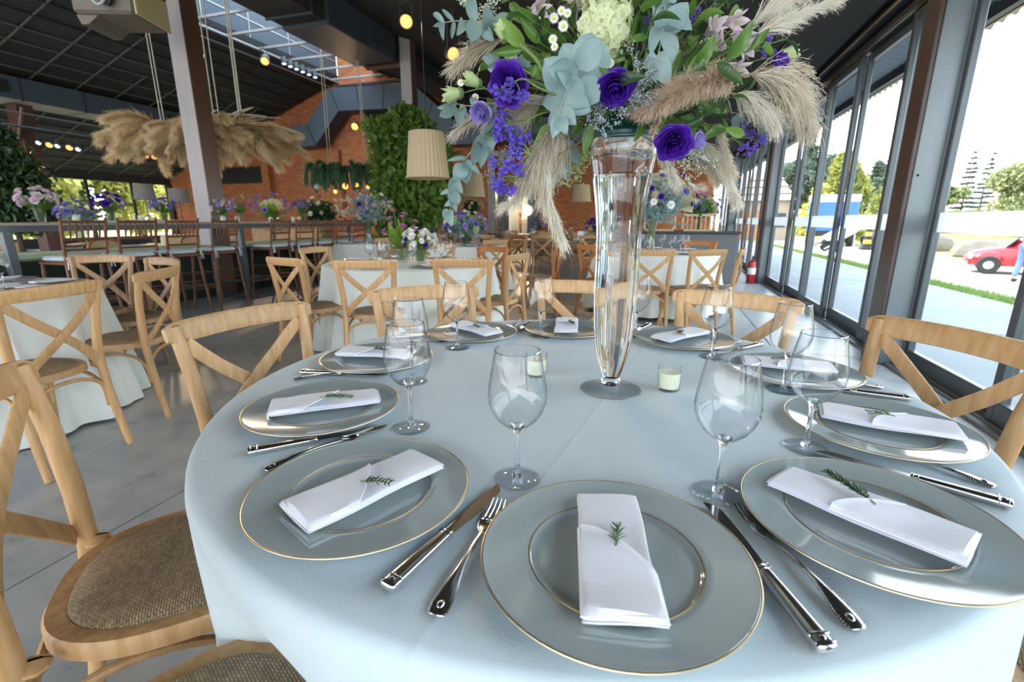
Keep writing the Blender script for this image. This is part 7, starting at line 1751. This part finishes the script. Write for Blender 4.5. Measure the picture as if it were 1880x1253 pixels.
# ------------------------------------------------------------------ flower arrangements on the other tables
def head_mesh(kind, mt, n, r, seed, fs):
    rg = random.Random(seed); mb = MB(); pts = []; ds = []
    for i in range(n):
        zc = 1 - 1.7 * (i + .5) / n; q = math.sqrt(max(0, 1 - zc * zc)); a = i * 2.39996; d = Vector((q * math.cos(a), q * math.sin(a), zc)); pts.append(d * r * rg.uniform(.8, 1.1)); ds.append(d)
    florets(mb, pts, ds, fs, rg); return mb
def simple_flower(mt, seed=0):
    mb = MB()
    for rr, n, h in ((1, 6, .55), (.65, 5, .75), (.35, 4, .8)):
        for k in range(n):
            a = 2 * math.pi * k / n + rr * 3
            def f(u, v, a=a, rr=rr, h=h):
                th = a + (u - .5) * 1.5; q = rr * (.15 + .85 * v ** .7) * (1 - .2 * (2 * u - 1) ** 2 * v); return (q * math.cos(th), q * math.sin(th), h * v - .2 * rr * v ** 4)
            mb.grid(f, 4, 4)
    return mb.mesh('bloom', M[mt])
SF = {k: simple_flower(k) for k in ('purple', 'lilac', 'bud', 'daisy', 'alstro', 'violet')}
M['pinkp'] = leafmat('magenta_tulip_petal', (.52, .16, .46), .5, .3); SF['pinkp'] = simple_flower('pinkp')
M['blueiris'] = leafmat('blue_violet_petal', (.22, .19, .55), .5, .3); SF['blueiris'] = simple_flower('blueiris')
def vasebody(h, r0, r1, waist=None):
    pr = [(0, 0), (r0, 0), (r0, .006)] + [(r0 + (r1 - r0) * u ** 1.3 - (waist or 0) * math.sin(math.pi * u), .006 + (h - .006) * u) for u in [k / 8 for k in range(1, 9)]]
    return MB().lathe(pr + [(r - .004, z) for r, z in pr[:2:-1]] + [(0, .012)], 20)
def bouquet(loc, label, vh, r0, r1, R_, H, blooms, leafk, nleaf, seed, waist=0, water=True, plumes=0, bs=.035, squash=.7, lsize=.12, group='flower vases', up_bias=.2, fan=0):
    rg = random.Random(seed); t = thing('flower_arrangement', label, 'flowers', loc, rg.uniform(0, 6), group)
    obj('vase', vasebody(vh, r0, r1, waist), M['bowl'], t)
    if water: obj('water', MB().lathe([(0, .012)] + [((r0 + (r1 - r0) * u ** 1.3 - waist * math.sin(math.pi * u)) - .006, .012 + (vh * .6) * u / .6) for u in (.02, .2, .4, .6)] + [(0, .012 + vh * .6)], 16), M['palewater'], t)
    for k in range(nleaf):
        a = rg.uniform(0, 6.28); el = rg.uniform(-.15, 1.3); d = Vector((math.cos(a) * math.cos(el), math.sin(a) * math.cos(el), math.sin(el)))
        p0 = Vector((d.x * r1 * .5, d.y * r1 * .5, vh * .85)); p1 = p0 + Vector((d.x * R_, d.y * R_, d.z * H * .9)) * rg.uniform(.6, 1.0)
        nm = 'leaf'; o = obj(nm, LM[('oval' if leafk in ('leaf', 'leafbright', 'leafdark') and k % 3 else ('blade' if leafk == 'leafbright' else 'lance')) if not leafk.startswith('euc') else 'round', leafk][k % 3], None, t)
        y = (p1 - p0); L = min(y.length, lsize * 2.2) if not leafk == 'leafbright' else y.length; y.normalize(); b_ = p1 - y * L
        x = y.cross(Vector((0, 0, 1)) + d); x.normalize(); z = x.cross(y); wdt = L * (.8 if leafk != 'leafbright' else 1.1)
        mx = Matrix(((x.x * wdt, y.x * L, z.x * L, b_.x), (x.y * wdt, y.y * L, z.y * L, b_.y), (x.z * wdt, y.z * L, z.z * L, b_.z), (0, 0, 0, 1))); o.matrix_local = mx
    if not leafk.startswith('leafb') and R_ > .22: obj('foliage', foliage([(0, 0, vh + H * .38, R_ * .72, R_ * .72, H * .42)], nleaf * 22, lsize * .55, seed, 1.5, .2), M[leafk], t, smooth=False)['kind'] = 'stuff'
    stm = MB(); tot = sum(b[1] for b in blooms); i = 0
    seq = [b[0] for b in blooms for _ in range(b[1])]; rg.shuffle(seq)
    for i, mt in enumerate(seq):
        zc = 1 - (1 + (1 - up_bias) * .6) * (i + .5) / tot; q = math.sqrt(max(0, 1 - zc * zc)); a = i * 2.39996 + rg.uniform(-.3, .3)
        d = Vector((q * math.cos(a), q * math.sin(a), zc)); p = Vector((d.x * R_, d.y * R_, vh + H * (.45 + .5 * d.z))) * 1.0
        o = obj('bloom', SF[mt], None, t); s = bs * rg.uniform(.75, 1.25); mx = frame(d + Vector((0, 0, up_bias + .2)), i).to_4x4() @ Matrix.Scale(s, 4); mx.translation = p; o.matrix_local = mx
        stm.tube([(d.x * r0 * .6, d.y * r0 * .6, .02), (d.x * r1 * .7, d.y * r1 * .7, vh), tuple(p)], .003, 4)
    obj('stems', stm, M['stem'], t)['kind'] = 'stuff'
    for k in range(plumes):
        a = 6.28 * k / plumes + rg.uniform(-.3, .3); e = rg.uniform(-.1, .9); ax = curve([Vector((0, 0, vh)), Vector((math.cos(a) * R_ * .6, math.sin(a) * R_ * .6, vh + H * (.3 + .3 * e))), Vector((math.cos(a) * R_ * 1.15, math.sin(a) * R_ * 1.15, vh + H * (.2 + .6 * e)))], 8)
        obj('plume', plume_geo(ax, 160, R_ * .35, .5, .2, seed * 9 + k, .0022, 2, .3, .4), M['pampaswhite' if k % 2 else 'pampas'], t, smooth=False)
    for k in range(fan):
        a = rg.uniform(0, 6.28) if fan > 2 else (.8 + 1.3 * k); fm = MB(); Rr = R_ * .85
        def ff(u, v):
            th = (u - .5) * 2.4; q = Rr * v; return (q * math.sin(th), .012 * (1 if int(u * 24) % 2 else -1) * v, q * math.cos(th) * .95)
        fm.grid(ff, 24, 4); o = obj('palm_fan', fm, M['fan'], t, (math.cos(a) * R_ * .3, math.sin(a) * R_ * .3, vh + H * .25), smooth=False); o.rotation_euler = (rg.uniform(-.3, .3), rg.uniform(-.6, .6), rg.uniform(-.5, .5) - t.rotation_euler[2] + R(YAW))
    return t
M['palewater'] = thinglass('pale_water', (.80, .90, .84), edge=.3, f0=.03); M['fan'] = leafmat('dried_palm_fan', (.55, .52, .33), .7, .3)
zb = 1.1405
bouquet((-6.2, 3.40, zb), 'pink white lilies in a glass vase at the hall end of the bar', .15, .035, .06, .15, .20, (('alstro', 18),), 'leaf', 16, 1, bs=.04)
bouquet((-6.2, 4.08, zb), 'deep violet blooms in a glass vase, second vase along the bar', .13, .03, .055, .14, .19, (('purple', 12), ('lilac', 6)), 'leaf', 12, 2, bs=.038)
bouquet((-6.2, 4.72, zb), 'lavender blue blooms in a glass vase before the big column', .13, .03, .055, .13, .18, (('blueiris', 16), ('lilac', 4)), 'leaf', 14, 3, bs=.034)
bouquet((-6.2, 5.92, zb), 'tulips with broad bright leaves in a glass vase on the bar', .15, .032, .05, .14, .24, (('pinkp', 6), ('bud', 3)), 'leafbright', 20, 4, bs=.028, up_bias=.6)
bouquet((-6.2, 5.62, zb), 'mauve and cream posy on the bar just beyond the column', .13, .035, .055, .15, .2, (('lilac', 10), ('alstro', 8)), 'leaf', 12, 5, bs=.036)
bouquet((-6.2, 7.25, zb), 'flat topped violet posy in a slim vase at the far end of the bar', .15, .028, .048, .14, .22, (('blueiris', 26),), 'leaf', 22, 6, bs=.034, up_bias=.75)
def stand(b, h, label):
    t = thing('plant_stand', label, 'stand', (b[0], b[1], 0))
    obj('stand_top', MB().lathe([(0, h - .03), (.2, h - .03), (.21, h - .015), (.2, h - .001), (0, h - .001)], 24), M['tablewood'], t); obj('stand_leg', MB().lathe([(.025, .02), (.025, h - .03)], 12), M['dark'], t); obj('stand_foot', MB().lathe([(0, .03), (.16, .02), (.17, 0), (0, 0)], 20), M['dark'], t)
for x_, d_, h_s, lb_ in ((142, 7.6, .80, 'small round stand under the dusky blue arrangement'), (498, 11.5, .95, 'tall round stand under the palm fan arrangement behind the bar'), (405, 12.0, .9, 'round stand under the posy beside the big column'), (590, 13.2, .8, 'round stand under the dark green arrangement'), (720, 13.5, .8, 'round stand half behind the indoor tree'), (866, 12.8, 1.05, 'slim stand under the ball of roses'), (862, 12.0, .76, 'slim stand under the low rose posy')): stand(px(x_, 400, d_), h_s, lb_)
b = px(142, 400, 7.6); bouquet((b.x, b.y, .80), 'round dusky blue arrangement behind the bar near the hall end', .30, .06, .1, .26, .36, (('blueiris', 14), ('lilac', 8)), 'eucpale', 26, 7, bs=.05, lsize=.09)
b = px(498, 400, 11.5); bouquet((b.x, b.y, .95), 'tall arrangement with a dried palm fan behind the bar', .25, .06, .1, .42, .62, (('blueiris', 14), ('lilac', 10)), 'leafbright', 20, 8, bs=.06, fan=1)
b = px(405, 402, 12.0); bouquet((b.x, b.y, .9), 'small grey green posy right of the big column', .2, .05, .08, .2, .4, (('lilac', 8),), 'eucpale', 18, 9, bs=.05)
bouquet((CB[0] - .12, CB[1] + .05, TZ), 'magenta tulips with long leaves in a clear glass vase', .15, .055, .075, .16, .36, (('pinkp', 9),), 'leafbright', 26, 10, bs=.030, up_bias=.75)
bouquet((CB[0] + .12, CB[1] - .02, TZ), 'white stocks with violet tips in a clear glass pot beside the tulips', .13, .05, .065, .15, .20, (('daisy', 26), ('purple', 5)), 'leaf', 12, 11, bs=.034)
bouquet((CF[0] + .1, CF[1] + .1, TZ), 'wide low bowl of roses and dusky foliage behind the tulips', .16, .08, .13, .36, .40, (('bud', 10), ('lilac', 16), ('blueiris', 12), ('daisy', 8)), 'eucpale', 44, 12, bs=.05, lsize=.08)
bouquet((CG[0], CG[1], TZ), 'tall grass and rose bouquet on a slender glass stand at the end of the bar', .42, .05, .08, .38, .55, (('bud', 8), ('lilac', 10), ('purple', 3), ('daisy', 6)), 'eucpale', 30, 13, plumes=16, bs=.05, waist=.02, lsize=.09)
bouquet((CD[0] - .06, CD[1] - .05, TZ), 'tall bouquet with palm fans and silver leaves behind the vase', .44, .06, .075, .50, .58, (('bud', 8), ('purple', 8), ('blueiris', 8), ('daisy', 14)), 'eucpale', 60, 14, plumes=12, bs=.045, waist=.02, fan=3, lsize=.08)
bouquet((.62, 10.05, .963), 'bouquet with two dried palm fans on the grey counter', .24, .05, .08, .34, .48, (('blueiris', 22),), 'leaf', 30, 15, bs=.05, fan=2, lsize=.08)
b = px(590, 400, 13.2); bouquet((b.x, b.y, .8), 'dark green arrangement with white roses beside the brick wall', .3, .08, .12, .55, .75, (('daisy', 8), ('purple', 3)), 'leafdark', 60, 16, bs=.07, plumes=6, lsize=.12)
b = px(720, 400, 13.5); bouquet((b.x, b.y, .8), 'dark dusky arrangement half behind the indoor tree', .3, .08, .12, .5, .6, (('lilac', 14),), 'leafdark', 46, 17, bs=.07, plumes=8, lsize=.12)
b = px(866, 400, 12.8); bouquet((b.x, b.y, 1.05), 'round ball of roses and dark leaves on a stand below the second lampshade', .3, .05, .07, .28, .42, (('bud', 10), ('daisy', 5)), 'leafdark', 40, 18, bs=.055, plumes=5, lsize=.08)
b = px(862, 420, 12.0); bouquet((b.x, b.y, .76), 'low rose posy below the ball of roses', .18, .06, .09, .3, .32, (('bud', 10), ('lilac', 8)), 'leafdark', 40, 19, bs=.05, lsize=.08)
bouquet((CE1[0] + .62, CE1[1], .761), 'purple and crimson posy on the long table before the doorway', .17, .05, .07, .2, .28, (('purple', 18), ('lilac', 4)), 'leaf', 16, 20, bs=.05)
for i, (x, c) in enumerate(((.7, CE3), (1.7, CE3), (-1.4, CE3), (.3, CE2), (-1.0, CE2))): bouquet((c[0] + x, c[1], .761), 'small blue and green posy on the back tables, ' + order[i] + ' from the window', .15, .045, .06, .17, .24, (('blueiris', 10), ('bud', 4)), 'leaf', 12, 30 + i, bs=.045)
b = px(597, 400, 9.9)
tag(obj('menu_card', MB().box((0, 0, .09), (.14, .012, .18), ch=.002), M['napkin'], None, (CE1[0] + .32, CE1[1] - .12, .7605), rot=(R(-8), 0, R(10))), 'small white menu card standing on the long table', 'card')
dup(V0, (CB[0] - .28, CB[1] - .1, TZ), 0, 'cream candle tumbler beside the tulip vase', 'candles on the tulip table'); dup(V0, (CB[0] + .3, CB[1] - .05, TZ), 0, 'cream candle tumbler beside the white stocks', 'candles on the tulip table')
# the unplaced model plate is not part of the scene
for o in list(plm.children) + [plm]: bpy.data.objects.remove(o)
